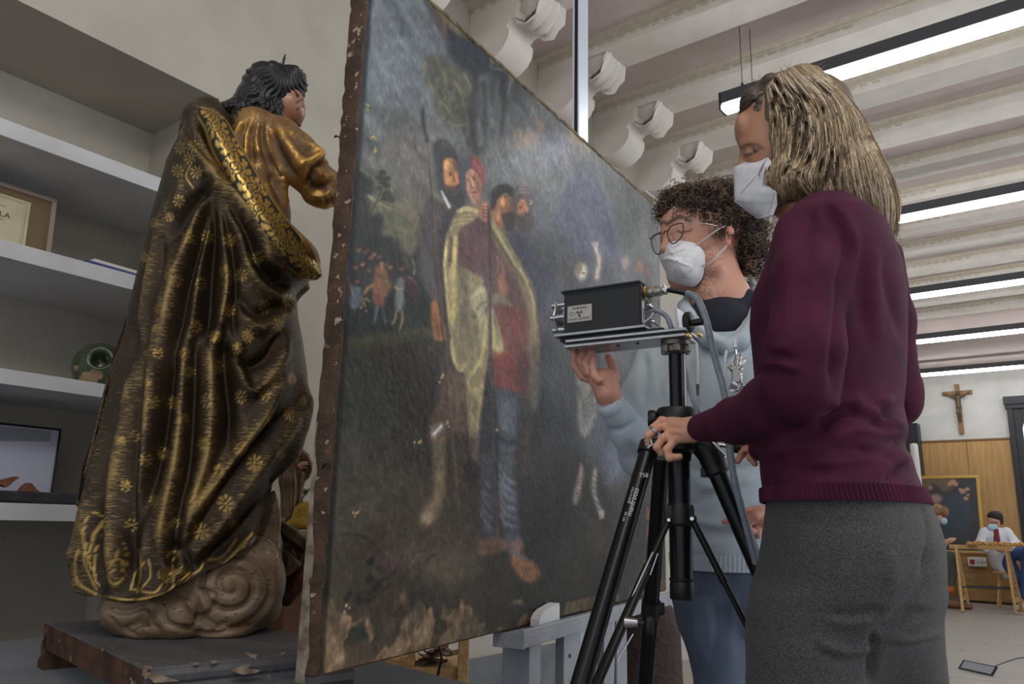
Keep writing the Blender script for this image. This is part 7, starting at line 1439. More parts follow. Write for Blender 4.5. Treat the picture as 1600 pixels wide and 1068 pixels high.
rim([(1017.5, 378, .022), (1019, 371, .024), (1026, 366, .03), (1034, 364, .034), (1035, 374, .034), (1033, 386, .031), (1031, 396, .026), (1025, 396, .024), (1020, 388, .022)], 2)
MB().tube(spl([GP(1043, 362, .072), GP(1040, 360, .062), GP(1036, 366, .04)], 5), .0011, 8).mk('bridge', m_rim, gl)
MB().tube([GP(1066, 348, .086), GP(1070, 347.5, .088), GP(1104, 349.5, .086), GP(1132, 356, .075)], .0012, 8).mk('temple_arm', M('steel_arm', rgb(190, 180, 172), .25, metal=.9), gl)
MB().tube([GP(1018, 374, .022), GP(1014, 372, .0), GP(1030, 362, -.06)], .0011, 8).mk('temple_arm', m_rim, gl)
MB().ball(GP(1048.5, 371, .068), .0022, 8).mk('nose_pad', m_steel, gl)
# mask
ol = [(1036, 374), (1033, 385), (1030, 400), (1033, 410), (1040, 425), (1046, 437), (1056, 442), (1070, 446), (1082, 448), (1092, 442), (1098, 432), (1101, 418), (1102, 404), (1100, 394), (1094, 386), (1086, 380), (1075, 375), (1062, 373), (1050, 372)]
of = [.028, .022, .016, .02, .026, .03, .034, .042, .05, .056, .062, .066, .068, .068, .068, .066, .064, .06, .046]
oc = spl([(x, y, o) for (x, y), o in zip(ol, of)]+[(*ol[0], of[0])], 5)[:-1]; cen = np.array([1058, 408, .085]); R = []
for r in np.linspace(1, .02, 16):
    ring = []
    for x, y, o in oc:
        X = cen[0]+(x-cen[0])*r; Y = cen[1]+(y-cen[1])*r; O_ = o+(cen[2]-o)*(1-r**2.2)+.004*(1-abs(Y-409)/36)*(1-r)
        ring.append(GP(X, Y, O_))
    R.append(ring)
V, Q = loft(np.array(R), caps=False); Q = Q if (normals(V, Q)@gn).mean() > 0 else Q[:, ::-1]
V = press(V, Q, [(2.5, 2.5, (1034, 408), (1046, 404), (1062, 410), (1080, 416)), (-2, 3, (1042, 398), (1060, 400), (1080, 402)), (1.6, 1.6, (1035, 378), (1060, 376), (1086, 384), (1098, 400)), (-1.5, 1.5, (1066, 402), (1070, 412)), (1.6, 1.8, (1046, 434), (1066, 441), (1084, 443))])
N_ = normals(V, Q); V2_ = V-N_*.0015; mask_m = mk('face_mask', np.vstack([V, V2_]), np.vstack([Q, Q[:, ::-1]+len(V)]), m_maskw, man, True)
def moff(x, y):
    d = GP(x, y, 0); k = np.abs(proj(V)[:, :2]-[x, y]).sum(1).argmin(); return float((V[k]-GP(*proj(V[k])[0][:2], 0))@gn)+.0012
maskdots(GP, [(1037, 400), (1050, 396), (1070, 389)], moff, gr, gn, mask_m, 16); maskdots(GP, [(1053, 437), (1068, 430), (1082, 420)], moff, gr, gn, mask_m, 16)
for p in (((1086, 384, .070), (1104, 371, .076), (1121, 359, .076), (1134, 352, .07)), ((1095, 416, .070), (1112, 408, .078), (1126, 394, .078), (1136, 384, .07))):
    MB().tube(spl([GP(*q_) for q_ in p], 6), .0028, 8, flat=.35).mk('mask_strap', m_maskw, mask_m)
# silver packet clipped to the hoodie
m_foil = M('crinkled_foil', rgb(206, 208, 210), .18, metal=.95, bump=1., bs=70, bd=.012)
bd = thing('badge_packet', 'crumpled silver foil packet clipped to the man\'s hoodie', 'badge', MP(1151, 612, .20))
def pk(pts, o=.19): return [MP(x, y, o) for x, y in pts]
P_ = spl([(1137, 612), (1138, 606), (1143, 602), (1142, 582), (1136, 574), (1137, 568), (1145, 566), (1150, 552), (1158, 552), (1158, 556), (1166, 558), (1166, 566), (1162, 572), (1160, 600), (1165, 606), (1164, 611), (1152, 613)], 3)
R = []
for o, s in ((.176, .97), (.184, 1.), (.190, .97), (.194, .75), (.196, .4)):
    R.append([MP(1151+(x-1151)*s, 585+(y-585)*s, o+.0018*sin(x*1.7+y*.9)*(s < 1)) for x, y in P_])
V, Q = loft(R); mk('foil_packet', V, Q, m_foil, bd, 25)
b = MB(); b.box(MP(1150, 584, .1965), (.012, .002, .030), (mrx, mn_, UP), .001); b.mk('paper_insert', M('insert_white', rgb(198, 200, 200), .5), bd, False)
b = MB(); b.tube([MP(1150, 553, .19), MP(1149, 546, .19)], .003, 10); b.box(MP(1149, 537, .192), (.0085, .004, .018), (mrx, mn_, UP), .0015); b.mk('clip', m_steel, bd, False)
# ================================================================== THINGS ON THE SHELVES
def SF(x, y, X): return onp(x, y, [X, 0, 0], [1, 0, 0])
# framed certificate leaning on the second shelf
tr_ = SF(92, 312, -2.86); br_ = SF(78, 388, -2.80); br_[2] = 1.779; br_[0] = -2.79; tr_[0] = -2.88
cu_ = unit(tr_-br_); cw = np.array([0, -1., 0]); cn = unit(np.cross(cu_, cw)); cn = cn if cn[0] > 0 else -cn; HC = float(np.linalg.norm(tr_-br_)); WC = .52
cert = thing('framed_certificate', 'framed parchment certificate leaning on the second shelf from the top', 'certificate', br_)
def CF(a, h, o=0.): return br_+cw*a+cu_*h+cn*o
m_fr = M('pale_wood_frame', rgb(150, 132, 118), .5); 
b = MB()
for a0, a1, h0, h1 in ((0, WC, 0, .016), (0, WC, HC-.016, HC), (0, .016, .016, HC-.016), (WC-.016, WC, .016, HC-.016)): b.box(CF((a0+a1)/2, (h0+h1)/2, .0), (a1-a0, h1-h0, .02), (cw, cu_, cn), .002)
b.mk('frame', m_fr, cert, False)
b = MB(); b.box(CF(WC/2, HC/2, -.002), (WC-.03, HC-.03, .004), (cw, cu_, cn)); b.mk('mat_board', M('brown_mat', rgb(112, 92, 68), .8), cert, False)
b = MB(); b.box(CF(.29, HC*.47, .0012), (.42, HC*.74, .001), (cw, cu_, cn)); b.mk('certificate_sheet', M('parchment', rgb(196, 188, 160), .7, col2=rgb(184, 174, 144), ns=12), cert, False)
b = MB()
for a0, a1, h0, h1 in ((.09, .49, HC*.805, HC*.81), (.09, .092, HC*.14, HC*.81), (.098, .0985, HC*.16, HC*.79), (.098, .48, HC*.785, HC*.79)): b.box(CF((a0+a1)/2, (h0+h1)/2, .002), (a1-a0, h1-h0, .0006), (cw, cu_, cn))
b.mk('printed_border', M('gold_print', rgb(150, 130, 90), .6), cert, False)
text_mesh('DE SEVILLA', CF(.115+.17, HC*.50, .0022), -cw, cu_, .030, m_pr, cert)
for k in range(7): MB().box(CF(.13+.10*(k % 3 == 0)*.3+.11, HC*(.70-.035*k-(.10 if k > 2 else 0)), .002), (.20-.03*(k % 3), .0022, .0004), (cw, cu_, cn)).mk('text_line', m_pr, cert, False)
# booklets near the shelf edge
m_blue = M('blue_cover', rgb(52, 60, 128), .5); m_pap = M('paper_white', rgb(206, 204, 200), .7)
p0 = onz(137, 409, 1.779); p1 = onz(222, 433, 1.779)
d_ = unit(p1-p0); e_ = np.cross(UP, d_); e_ = e_ if e_[0] < 0 else -e_
L_b = .26
for nm, lab_x, w, z, mt, sh in (('booklet', 'blue booklet lying undermost at the edge of the second shelf', .14, .0055, m_blue, 0.), ('brochure', 'white brochure lying on the blue booklet on the second shelf', .12, .0155, m_pap, .022)):
    o = MB().box(p0+d_*(L_b/2+sh)+e_*(w/2+.004)+UP*(z-.001), (L_b, w, .009 if nm == 'booklet' else .011), (d_, e_, UP), .001).mk(nm, mt, None, False, loc=p0); tag(o, lab_x, 'booklet')
tag(MB().box(p0+d_*.05+e_*.01+UP*.0126, (.022, .010, .007), (d_, e_, UP), .002).mk('pen', m_blue, None, False, loc=p0+UP*.01), 'small blue pen on the booklets on the second shelf', 'pen')
# green glazed jar lying on the third shelf, mouth to the room
jc = SF(158, 560, -2.86); jr = 40*float(mpp(jc)); jc[2] = 1.379+jr*.92
ja = unit([.86, -.42, .18]); jx, jy, jz = frame(ja)
jar = thing('glazed_jar', 'round green and cream glazed jar lying on the third shelf', 'jar', [jc[0], jc[1], 1.379])
b = MB(); b.lathe([(.02, -1.05*jr), (.5*jr, -1.0*jr), (.86*jr, -.6*jr), (.99*jr, -.1*jr), (.95*jr, .3*jr), (.72*jr, .68*jr), (.50*jr, .84*jr), (.42*jr, .92*jr), (.40*jr, 1.02*jr), (.47*jr, 1.10*jr), (.47*jr, 1.16*jr), (.36*jr, 1.14*jr), (.30*jr, .95*jr), (.30*jr, .4*jr), (.01, .3*jr)], jc, ja, 48)
b.mk('jar_body', M('green_glaze', rgb(84, 98, 70), .22, col2=rgb(52, 66, 48), ns=18, col3=rgb(172, 144, 112), n3=11, thr3=(.56, .60), coat=.5), jar, True)
b = MB(); b.tube(spl([jc+ja*.62*jr+jx*.70*jr, jc+ja*.95*jr+jx*.98*jr+jy*.1*jr, jc+ja*.55*jr+jx*1.22*jr, jc+ja*.1*jr+jx*1.02*jr], 6), .011, 12, flat=.7); b.mk('jar_handle', M('clay_handle', rgb(160, 128, 98), .5), jar)
# framed picture leaning on the lowest shelf
tr_ = SF(101, 670, -2.90); br_ = SF(84, 765, -2.84); br_[2] = .981; tr_[0] = -2.93; br_[0] = -2.85
cu_ = unit(tr_-br_); cw = unit([0, -1., 0]); cn = unit(np.cross(cu_, cw)); cn = cn if cn[0] > 0 else -cn; HC = float(np.linalg.norm(tr_-br_)); WC = .62
pic = thing('framed_picture', 'thin black-framed pale picture leaning on the lowest shelf', 'picture', br_)
def PF(a, h, o=0.): return br_+cw*a+cu_*h+cn*o
b = MB()
for a0, a1, h0, h1 in ((0, WC, 0, .006), (0, WC, HC-.006, HC), (0, .006, .006, HC-.006), (WC-.006, WC, .006, HC-.006)): b.box(PF((a0+a1)/2, (h0+h1)/2, .0), (a1-a0, h1-h0, .018), (cw, cu_, cn), .001)
b.mk('frame', m_blkp, pic, False)
b = MB(); b.box(PF(WC/2, HC/2, 0), (WC-.012, HC-.012, .004), (cw, cu_, cn)); b.mk('picture_sheet', M('lavender_print', rgb(176, 178, 196), .35), pic, False)
b = MB(); b.prism([PF(.03, HC*.82, .0022), PF(.03, HC*.96, .0022), PF(WC-.02, HC*.96, .0022), PF(WC-.02, HC*.62, .0022)], cn*.0005); b.mk('picture_shadow_band', M('shadow_grey', rgb(140, 140, 150), .35), pic, False)  # shadow across the sheet, put in as a grey strip
# fragments in front of it
m_frag = M('terracotta_wood', rgb(134, 84, 56), .7, col2=rgb(104, 62, 42), ns=20, bump=.4, bs=60)
bm0 = onp(0, 772, [-2.72, 0, 0], [1, 0, 0]); bm1 = onp(120, 772, [-2.72, 0, 0], [1, 0, 0]); bm2 = onp(140, 773, [-2.72, 0, 0], [1, 0, 0]); zb_ = .979+.019
t = thing('old_beam', 'charred wooden beam fragment with a reddish end along the edge of the lowest shelf', 'beam', [-2.72, float(bm1[1])-.2, .979])
MB().box([-2.72, float(bm1[1])-.30, zb_], (.05, .60, .036), None, .006).mk('charred_length', M('charred_wood', rgb(54, 54, 60), .8, col2=rgb(40, 40, 45), ns=20, bump=.6, bs=60), t, False)
MB().box([-2.72, float(bm1[1])+.035, zb_], (.047, .068, .033), None, .006).mk('reddish_end', m_frag, t, False)
q0_ = SF(48, 758, -2.74); poly = [SF(x, y, -2.74) for x, y in ((33, 763), (38, 756), (46, 750), (51, 751), (58, 760), (64, 764))]
dz = .979+.038-min(p[2] for p in poly); poly = [p+UP*dz for p in poly]
tag(MB().prism(poly, (-.03, 0, 0)).mk('wood_fragment', m_frag, None, 30, loc=poly[0]), 'small triangular reddish wood fragment resting on the charred beam', 'fragment')
poly = [SF(x, y, -2.74) for x, y in ((-60, 748), (-10, 745), (8, 745), (20, 742), (28, 740), (31, 742), (27, 745), (22, 748), (17, 753), (12, 757), (7, 755), (2, 752), (-60, 757))]
tag(MB().prism([p+UP*dz for p in poly], (-.035, 0, 0)).mk('foot_fragment', m_frag, None, 30, loc=poly[3]), 'carved wooden foot fragment with toes raised, above the charred beam, at the left frame edge', 'fragment')
y_ = float(SF(118, 757, -2.78)[1]); tag(MB().bb(-2.84, -2.76, y_-.02, y_+.10, .980, 1.014, .003).mk('wood_block', m_frag, None, False, loc=(-2.8, y_, .98)), 'small brown wood block at the right end of the lowest shelf', 'block')
tag(MB().bb(-2.69, -2.66, float(SF(46, 786, -2.66)[1])-.4, float(SF(46, 786, -2.66)[1]), .9795, .986, .001).mk('black_ruler', m_blkp, None, False, loc=(-2.675, .8, .98)), 'thin black strip lying in front of the charred beam on the lowest shelf', 'ruler')

# ================================================================== BEHIND THE STATUE AND UNDER THE CANVAS
cX = atd(462, 826, 2.95); ztab = float(cX[2])
m_lw = M('light_oak', rgb(190, 166, 132), .5, col2=rgb(176, 150, 116), ns=5, stretch=(1, 6, 6)); m_bw = M('brown_veneer', rgb(128, 88, 58), .55, col2=rgb(112, 74, 48), ns=4, stretch=(6, 6, 1))
cab = thing('low_cabinet', 'brown cabinet with a pale wooden top between the gilded statue and the wall', 'cabinet', [-2.32, 2.0, 0])
MB().bb(-2.64, -2.02, 1.56, 1.97, ztab-.03, ztab, .003).mk('cabinet_top', m_lw, cab, False); MB().bb(-2.62, -2.05, 1.58, 1.95, 0, ztab-.03, .003).mk('cabinet_body', m_bw, cab, False)
SP2, s2x, s2n, s2r = plane_fn(465, 760, 2.95)
st2 = thing('small_statue', 'small brown carved saint figure on the cabinet behind the gilded statue', 'statue', [*SP2(460, 815)[:2], ztab])
def S2(pts, rs, off=0., k=.012): return chain([SP2(x, y, off) for x, y in pts], [r*s2r for r in rs], k)
pr = S2([(452, 712), (455, 750), (456, 790), (455, 806)], [17, 18, 16, 15])+S2([(462, 700), (476, 714), (484, 728), (478, 742)], [8, 7, 6, 7])+S2([(470, 742), (466, 756)], [8, 8])
V, Q = sdf(pr, .006); V = relax(V, Q, 1); V = press(V, Q, [(6, 3, (466, 700), (480, 716), (486, 734)), (-6, 3, (462, 730), (466, 760), (462, 800)), (6, 3, (458, 730), (458, 770), (456, 805)), (-5, 3, (448, 740), (449, 800)), (5, 3, (470, 735), (472, 745))])
gq = fbm(V[:, 1]*30, V[:, 2]*30, 3); mk('robe', V, Q, M('brown_gilt_robe', attr='col', rough=.45, metal=.2), st2, True, col=to_lin(np.array([92, 70, 46.])*(.6+.8*gq)[:, None]))
fl = S2([(468, 727), (477, 724)], [3.6, 3], .03, .004)+S2([(470, 722), (480, 721)], [1.6, 1.2], .03, .003)+S2([(470, 727), (481, 725)], [1.6, 1.2], .032, .003)+S2([(469, 731), (480, 730)], [1.6, 1.2], .032, .003)+S2([(462, 808), (472, 812)], [4.5, 3], .02, .006)+S2([(446, 811), (438, 813)], [4, 3], .02, .006)+S2([(452, 686), (452, 700)], [9, 6], 0, .01)+S2([(453, 700), (466, 728)], [5, 4], 0, .01)+S2([(455, 790), (460, 806)], [8, 5], 0, .01)
V, Q = sdf(fl, .0035); mk('body', V, Q, m_skin, st2, True, col=to_lin(np.tile(np.array([176, 132, 108.]), (len(V), 1))))
MB().lathe([(30*s2r, 0), (30*s2r, .012), (26*s2r, .018)], [*SP2(455, 815)[:2], ztab], n=24).mk('round_base', m_blkp, st2)
yc = atd(477, 800, 2.86); yh = .06
pr = [ell([yc[0], yc[1], ztab+.045], (.03, .05, .05), None, .01), ell([yc[0]+.01, yc[1]+.05, ztab+.07], (.03, .04, .03), None, .01), ell([yc[0], yc[1]-.02, ztab+.02], (.035, .05, .02), None, .01)]
V, Q = sdf(pr, .005, lambda D, X, Y, Z: np.maximum(D, ztab+.001-Z)); tag(mk('yellow_cloth', V, Q, M('mustard_cloth', rgb(176, 142, 58), .9, bump=1., bs=60, bd=.01), None, True, loc=[yc[0], yc[1], ztab]), 'crumpled mustard yellow cloth on the cabinet beside the small statue', 'cloth')
sp0 = SP2(472, 778, .05); b = MB(); b.tube([SP2(470, 790, .05), sp0, SP2(484, 763, .05)], .003, 6)
for k in range(10): a = k*pi/5; b.tube([SP2(477, 768, .05), SP2(477+6*cos(a), 768+6*sin(a), .05)], [.003, .001], 5)
mk('spiky_twig', b.V, b.F, M('dry_green', rgb(70, 76, 58), .8), st2)
# pine rack with brown paper, grey board, cable, dark bag
rk = thing('pine_rack', 'pine wood rack with crossbar seen below the huge painting', 'rack', [*atd(680, 1050, 3.15)[:2], 0])
RKp, rkx, rkn, rkr = plane_fn(690, 1040, 3.15)
def vbox(Pf, n_, x0, x1, y, z0, z1, th, bev=.003, off=0.):
    a, c = Pf(x0, y, off), Pf(x1, y, off); w = float(np.linalg.norm((c-a)[:2])); m_ = (a+c)/2; ax = unit([c[0]-a[0], c[1]-a[1], 0]); return MB().box([m_[0], m_[1], (z0+z1)/2], (w, th, z1-z0), (ax, np.cross(UP, ax), UP), bev)
ztp = RKp(722, 985)[2]
for x0, x1, o in ((715, 732, 0), (636, 648, -.05)): vbox(RKp, rkn, x0, x1, 1040, 0, ztp if x0 > 700 else RKp(640, 1015)[2], .05, off=o).mk('upright', m_pine, rk, False)
vbox(RKp, rkn, 560, 716, 1040, RKp(680, 1062)[2], RKp(680, 1042)[2], .04, off=-.01).mk('crossbar', m_pine, rk, False); vbox(RKp, rkn, 560, 640, 1030, RKp(600, 1048)[2], RKp(600, 1030)[2], .10, off=-.06).mk('crossbar', m_pine, rk, False)
vbox(RKp, rkn, 560, 716, 1040, RKp(680, 1044)[2]-.01, RKp(680, 1044)[2], .30, off=-.17).mk('shelf_board', m_pine, rk, False)
m_kraft = M('kraft_paper', rgb(140, 112, 84), .85, col2=rgb(104, 82, 60), ns=20)
for i, (x, y, o) in enumerate(((665, 1026, -.10), (680, 1018, -.16), (694, 1024, -.08), (672, 1034, -.06))):
    c = RKp(x, y, o); zz0 = RKp(680, 1044)[2]; b = MB(); m_ = 9; rows = []
    for a in range(m_): rows.append([[c[0]+.10*(u-.5)+.01*sin(a*2+i), c[1]+.16*(a/(m_-1)-.5), zz0+.012+.02*i+.006*sin(u*5+a*.9+i)+.005*cos(a*1.1+u*4)] for u in np.linspace(0, 1, 9)])
    R = np.array(rows); V, Q = loft(R, close=False, caps=False); V = np.vstack([V, V-[0, 0, .003]]); Q = np.vstack([Q, Q[:, ::-1]+m_*9]); tag(mk('kraft_paper', V, Q, m_kraft, None, 30, loc=c), ('leftmost crumpled brown paper sheet on the pine rack', 'middle crumpled brown paper sheet, farthest back on the pine rack', 'rightmost crumpled brown paper sheet on the pine rack', 'frontmost crumpled brown paper sheet on the pine rack')[i], 'paper', 'brown papers on the pine rack')
cb = spl([RKp(683, 1004, .06), RKp(688, 1016, .07), RKp(690, 1030, .07), RKp(686, 1046, .06), RKp(684, 1064, .05), RKp(690, 1100, .05)], 8); o = MB().tube(cb, .005, 10).mk('black_cable', m_blkp, None, True, loc=cb[-1]); tag(o, 'black cable hanging in front of the pine rack under the painting', 'cable')
gb0 = SF(734, 1030, -2.63); gb1 = SF(795, 1026, -2.63)
tag(MB().bb(-2.64, -2.615, float(gb0[1])-.25, float(gb1[1])+1.0, .0, float(gb0[2]), .003).mk('grey_board', M('grey_board', rgb(112, 113, 116), .8, col2=rgb(98, 99, 102), ns=6), None, False, loc=(-2.63, float(gb0[1]), 0)), 'grey board standing against the wall under the painting', 'board')
BG, bgx, bgn, bgr = plane_fn(1015, 965, 3.6)
pr = [ell(BG(1012, 972, 0), (40*bgr, .14, 36*bgr), (bgx, bgn, UP), .02), ell(BG(1000, 950, 0), (24*bgr, .12, 26*bgr), (bgx, bgn, UP), .02), ell(BG(1032, 962, 0), (20*bgr, .12, 26*bgr), (bgx, bgn, UP), .02)]
zbg = 0.
V, Q = sdf(pr+[cone(BG(1012, 990, 0), [*BG(1012, 990, 0)[:2], .12], .14, .15, .04)], .012, lambda D, X, Y, Z: np.maximum(D, .004-Z)); V = relax(V, Q, 1)
tag(mk('dark_bag', V, Q, M('dark_brown_cloth', rgb(58, 46, 42), .9, bump=1., bs=25, bd=.02), None, True, loc=[*BG(1012, 990, 0)[:2], 0]), 'dark brown cloth bundle on the floor behind the easel', 'bag')
sc_ = onz(1024, 1003, .0)
tag(MB().box(sc_+[0, 0, .02], (.16, .10, .04), None, .02).mk('white_bundle', m_pap, None, True, loc=sc_), 'small white bundle on the floor beside the dark bag', 'bundle')

# ================================================================== FAR END OF THE ROOM
def BK(x, y, Y): return onp(x, y, [0, Y, 0], [0, 1, 0])
# crucifix
c_t, c_b, c_l, c_r = BK(1494, 600, 14.46), BK(1503, 677, 14.46), BK(1472, 615, 14.46), BK(1519, 612, 14.46); cxm = (c_t[0]+c_b[0])/2
cru = thing('crucifix', 'wooden crucifix with a small bronze figure on the far white wall', 'crucifix', [cxm, 14.46, c_b[2]])
m_cw = M('crucifix_wood', rgb(150, 108, 66), .5, col2=rgb(120, 82, 48), ns=12)
b = MB(); b.bb(cxm-.034, cxm+.034, 14.45, 14.49, c_b[2], c_t[2], .004); b.mk('upright_beam', m_cw, cru, False)
zc_ = (c_l[2]+c_r[2])/2; MB().bb(c_l[0], c_r[0], 14.448, 14.488, zc_-.034, zc_+.034, .004).mk('cross_beam', m_cw, cru, False)
cp_ = lambda x, z, o=.0: np.array([cxm+x, 14.42-o, zc_+z])
pr = chain([cp_(-.18, .0), cp_(-.10, -.06), cp_(-.04, -.08)], [.010, .013, .018], .01)+chain([cp_(.18, .0), cp_(.10, -.06), cp_(.04, -.08)], [.010, .013, .018], .01)+chain([cp_(0, -.08), cp_(.0, -.17), cp_(.005, -.24)], [.042, .034, .04], .015)+chain([cp_(-.015, -.25), cp_(-.02, -.34, .03), cp_(.0, -.46)], [.024, .018, .012], .01)+chain([cp_(.02, -.25), cp_(.02, -.34, .03), cp_(.004, -.47)], [.024, .018, .012], .01)+[ell(cp_(.012, -.01, .015), (.026, .028, .034)), cone(cp_(.008, -.03), cp_(0, -.07), .013, .018)]
V, Q = sdf(pr, .006); mk('bronze_figure', V, Q, M('dark_bronze', rgb(92, 76, 56), .5, metal=.4), cru, True)
# big dark painting in a thin gilt frame, leaning on the panelling
f0, f1 = BK(1530, 742, 14.14), BK(1537, 866, 13.90); fx1 = f0[0]; fx0 = fx1-1.0; fz1, fz0 = f0[2], f1[2]
fu = unit([0, .24, fz1-fz0]); fn_ = unit([0, -(fz1-fz0), .24]); FH = (fz1-fz0)/fu[2]; FO = np.array([fx1, 13.9, fz0])
bp = thing('framed_painting', 'dark painting in a thin gilt frame leaning on the far oak panelling', 'painting', FO)
m_gf = M('gilt_frame', rgb(176, 142, 70), .4, metal=.4); XX = np.array([1., 0, 0])
def FP(a, h, o=0.): return FO-XX*a+fu*h+fn_*o
for a0, a1, h0, h1 in ((0, 1.0, FH-.05, FH), (0, 1.0, 0, .05), (0, .05, .05, FH-.05), (.95, 1.0, .05, FH-.05)): MB().box(FP((a0+a1)/2, (h0+h1)/2), (a1-a0, .04, h1-h0), (XX, fn_, fu), .006).mk('frame_side', m_gf, bp, False)
nx_, nh_ = 150, 110
au = np.linspace(.05, .95, nx_); hu = np.linspace(.05, FH-.05, nh_); A_, H_ = np.meshgrid(au, hu, indexing='ij')
GV3 = FO-XX*A_[..., None]+fu*H_[..., None]+fn_*.012
q = proj(GV3.reshape(-1, 3))[:, :2]; qx, qy = q[:, 0], q[:, 1]; n2 = fbm(A_.ravel()*8, H_.ravel()*8, 4)
C = np.array([44, 46, 48.])*np.ones((len(q), 1))*(.8+.4*n2)[:, None]
JB = lambda *p: [(1420+.2809*x, 680+.2809*y) for x, y in p]
lay(JB((60, 230), (200, 235), (280, 260), (180, 320), (60, 300)), (120, 92, 62), .7, 3); lay(JB((190, 330), (320, 330), (330, 500), (200, 560)), (48, 62, 78), .7, 6)
for x, y, r in ((245, 258, 18), (225, 270, 12), (262, 272, 12), (300, 310, 18), (325, 298, 14), (318, 350, 14), (285, 300, 10), (330, 330, 9)): blob(*JB((x, y))[0], r*.28, r*.22, (176, 132, 100), .9)
lay(JB((95, 300), (130, 270), (180, 300), (195, 360), (150, 380), (100, 360)), (40, 38, 44), .8, 2.5); blob(*JB((150, 350))[0], 10, 7, (172, 132, 124), .8); blob(*JB((120, 290))[0], 4, 4, (150, 120, 96), .8); blob(*JB((170, 395))[0], 12, 6, (96, 80, 72), .6)
i = np.arange(nx_-1)[:, None]*nh_; k = np.arange(nh_-1)[None, :]; Qb = np.stack([i+k, i+k+1, i+nh_+k+1, i+nh_+k], -1).reshape(-1, 4)
mk('picture_layer', GV3.reshape(-1, 3), Qb, M('dark_oil_paint', attr='col', rough=.4), bp, True, col=to_lin(C))
# dark cabinet and white tube at the left of the panelling
kx0 = BK(1437, 700, 14.2)[0]
tag(MB().bb(XL+.02, kx0, 14.2, 14.44, 0, BK(1437, 660, 14.2)[2], .01).mk('dark_cupboard', m_dark, None, False, loc=(kx0, 14.2, 0)), 'tall dark cupboard in the far left corner, behind the woman\'s elbow', 'cupboard')
t0, t1 = BK(1427, 692, 13.6), BK(1434, 742, 13.6)
tb_o = MB().tube([[t1[0]+.005, 13.62, 0.0], [t0[0], 13.62, t0[2]-.04], [t0[0], 13.62, t0[2]-.01], [t0[0], 13.62, t0[2]]], [.06, .06, .05, .02], 16).mk('white_tube', m_pap, None, True, loc=(t1[0], 13.62, 0)); tag(tb_o, 'white cardboard tube standing in front of the far dark cupboard', 'tube')
# low oak chest, trestles, ornate frame
ch = thing('low_chest', 'low brown chest standing against the far panelling behind the trestles', 'chest', (-1.45, 13.65, 0))
MB().bb(-1.93, -.65, 13.5, 13.85, .03, BK(1500, 880, 13.35)[2]+.14, .01).mk('chest_body', M('chest_wood', rgb(160, 122, 74), .6, col2=rgb(140, 102, 58), ns=6, stretch=(1, 6, 6)), ch, False)
MB().bb(-1.96, -.62, 13.48, 13.86, BK(1500, 880, 13.35)[2]+.14, BK(1500, 880, 13.35)[2]+.17, .004).mk('chest_lid', m_oak, ch, False)
s0_ = BK(1513, 884, 13.44); s1_ = BK(1540, 871, 13.44)
so = thing('socket_box', 'white multi-socket box with a red switch in front of the far chest', 'socket box', [(s0_[0]+s1_[0])/2, 13.46, s0_[2]])
MB().bb(s0_[0], s1_[0], 13.41, 13.495, s0_[2], s1_[2], .01).mk('box_body', m_pap, so, False); MB().bb(s0_[0]+.03, s0_[0]+.09, 13.40, 13.41, s0_[2]+.03, s1_[2]-.03, .002).mk('red_switch', M('red_plastic', rgb(150, 34, 30), .4), so, False)
for k in range(3): x = s0_[0]+.14+.045*k; MB().cyl([x, 13.409, (s0_[2]+s1_[2])/2], [x, 13.398, (s0_[2]+s1_[2])/2], .014, n=12).mk('socket', M('socket_grey', rgb(150, 150, 150), .5), so)
zt2 = .80
def trestle(feet, top0, top1, label):
    t = thing('trestle', label, 'trestle', [(top0[0]+top1[0])/2, (top0[1]+top1[1])/2, 0], 'pine trestles under the carved frame')
    d = unit(top1-top0); e = np.cross(UP, d); MB().box((top0+top1)/2, (np.linalg.norm(top1-top0), .07, .05), (d, e, UP), .004).mk('top_bar', m_pine, t, False)
    tops = (top0+d*.08+e*.02, top0+d*.08-e*.02, top1-d*.08+e*.02, top1-d*.08-e*.02)
    for f, tp in zip(feet, tops):
        f = np.array(f, float); dd_ = unit(tp-f); x_, y_, z_ = frame(dd_); MB().box((f+tp)/2+UP*.01, (.05, .03, np.linalg.norm(tp-f)), (x_, y_, z_), .003).mk('leg', m_pine, t, False)
    for a, c in ((0, 1), (2, 3)):
        p, r = [np.array(feet[i])*.8+tops[i]*.2 for i in (a, c)]; MB().box((p+r)/2, (np.linalg.norm(r-p), .02, .05), (unit(r-p), np.cross(UP, unit([*(r-p)[:2], 0])), UP), .002).mk('lower_bar', m_pine, t, False)
    for a, c in ((0, 2), (1, 3)):
        p, r = [np.array(feet[i])*.62+tops[i]*.38 for i in (a, c)]; MB().cyl(p, r, .008, n=8).mk('stretcher', m_blkp, t)
    return t
b0 = onz(1548, 960, 0); c0_ = onz(1588, 960, 0); a0_ = onz(1523, 942, 0)
trestle([b0+[-.30, .55, 0], b0+[-.30, .0, 0], c0_+[.02, .55, 0], c0_+[.0, 0, 0]], np.array([b0[0]-.42, b0[1]+.30, zt2]), np.array([c0_[0]+.05, b0[1]+.30, zt2]), 'pine trestle with A-shaped legs under the left end of the carved frame')
trestle([b0+[1.2, .5, 0], b0+[1.2, -.1, 0], b0+[1.75, .5, 0], b0+[1.75, -.1, 0]], np.array([b0[0]+1.1, b0[1]+.2, zt2]), np.array([b0[0]+1.85, b0[1]+.2, zt2]), 'pine trestle under the right end of the carved frame, beyond the seated man')
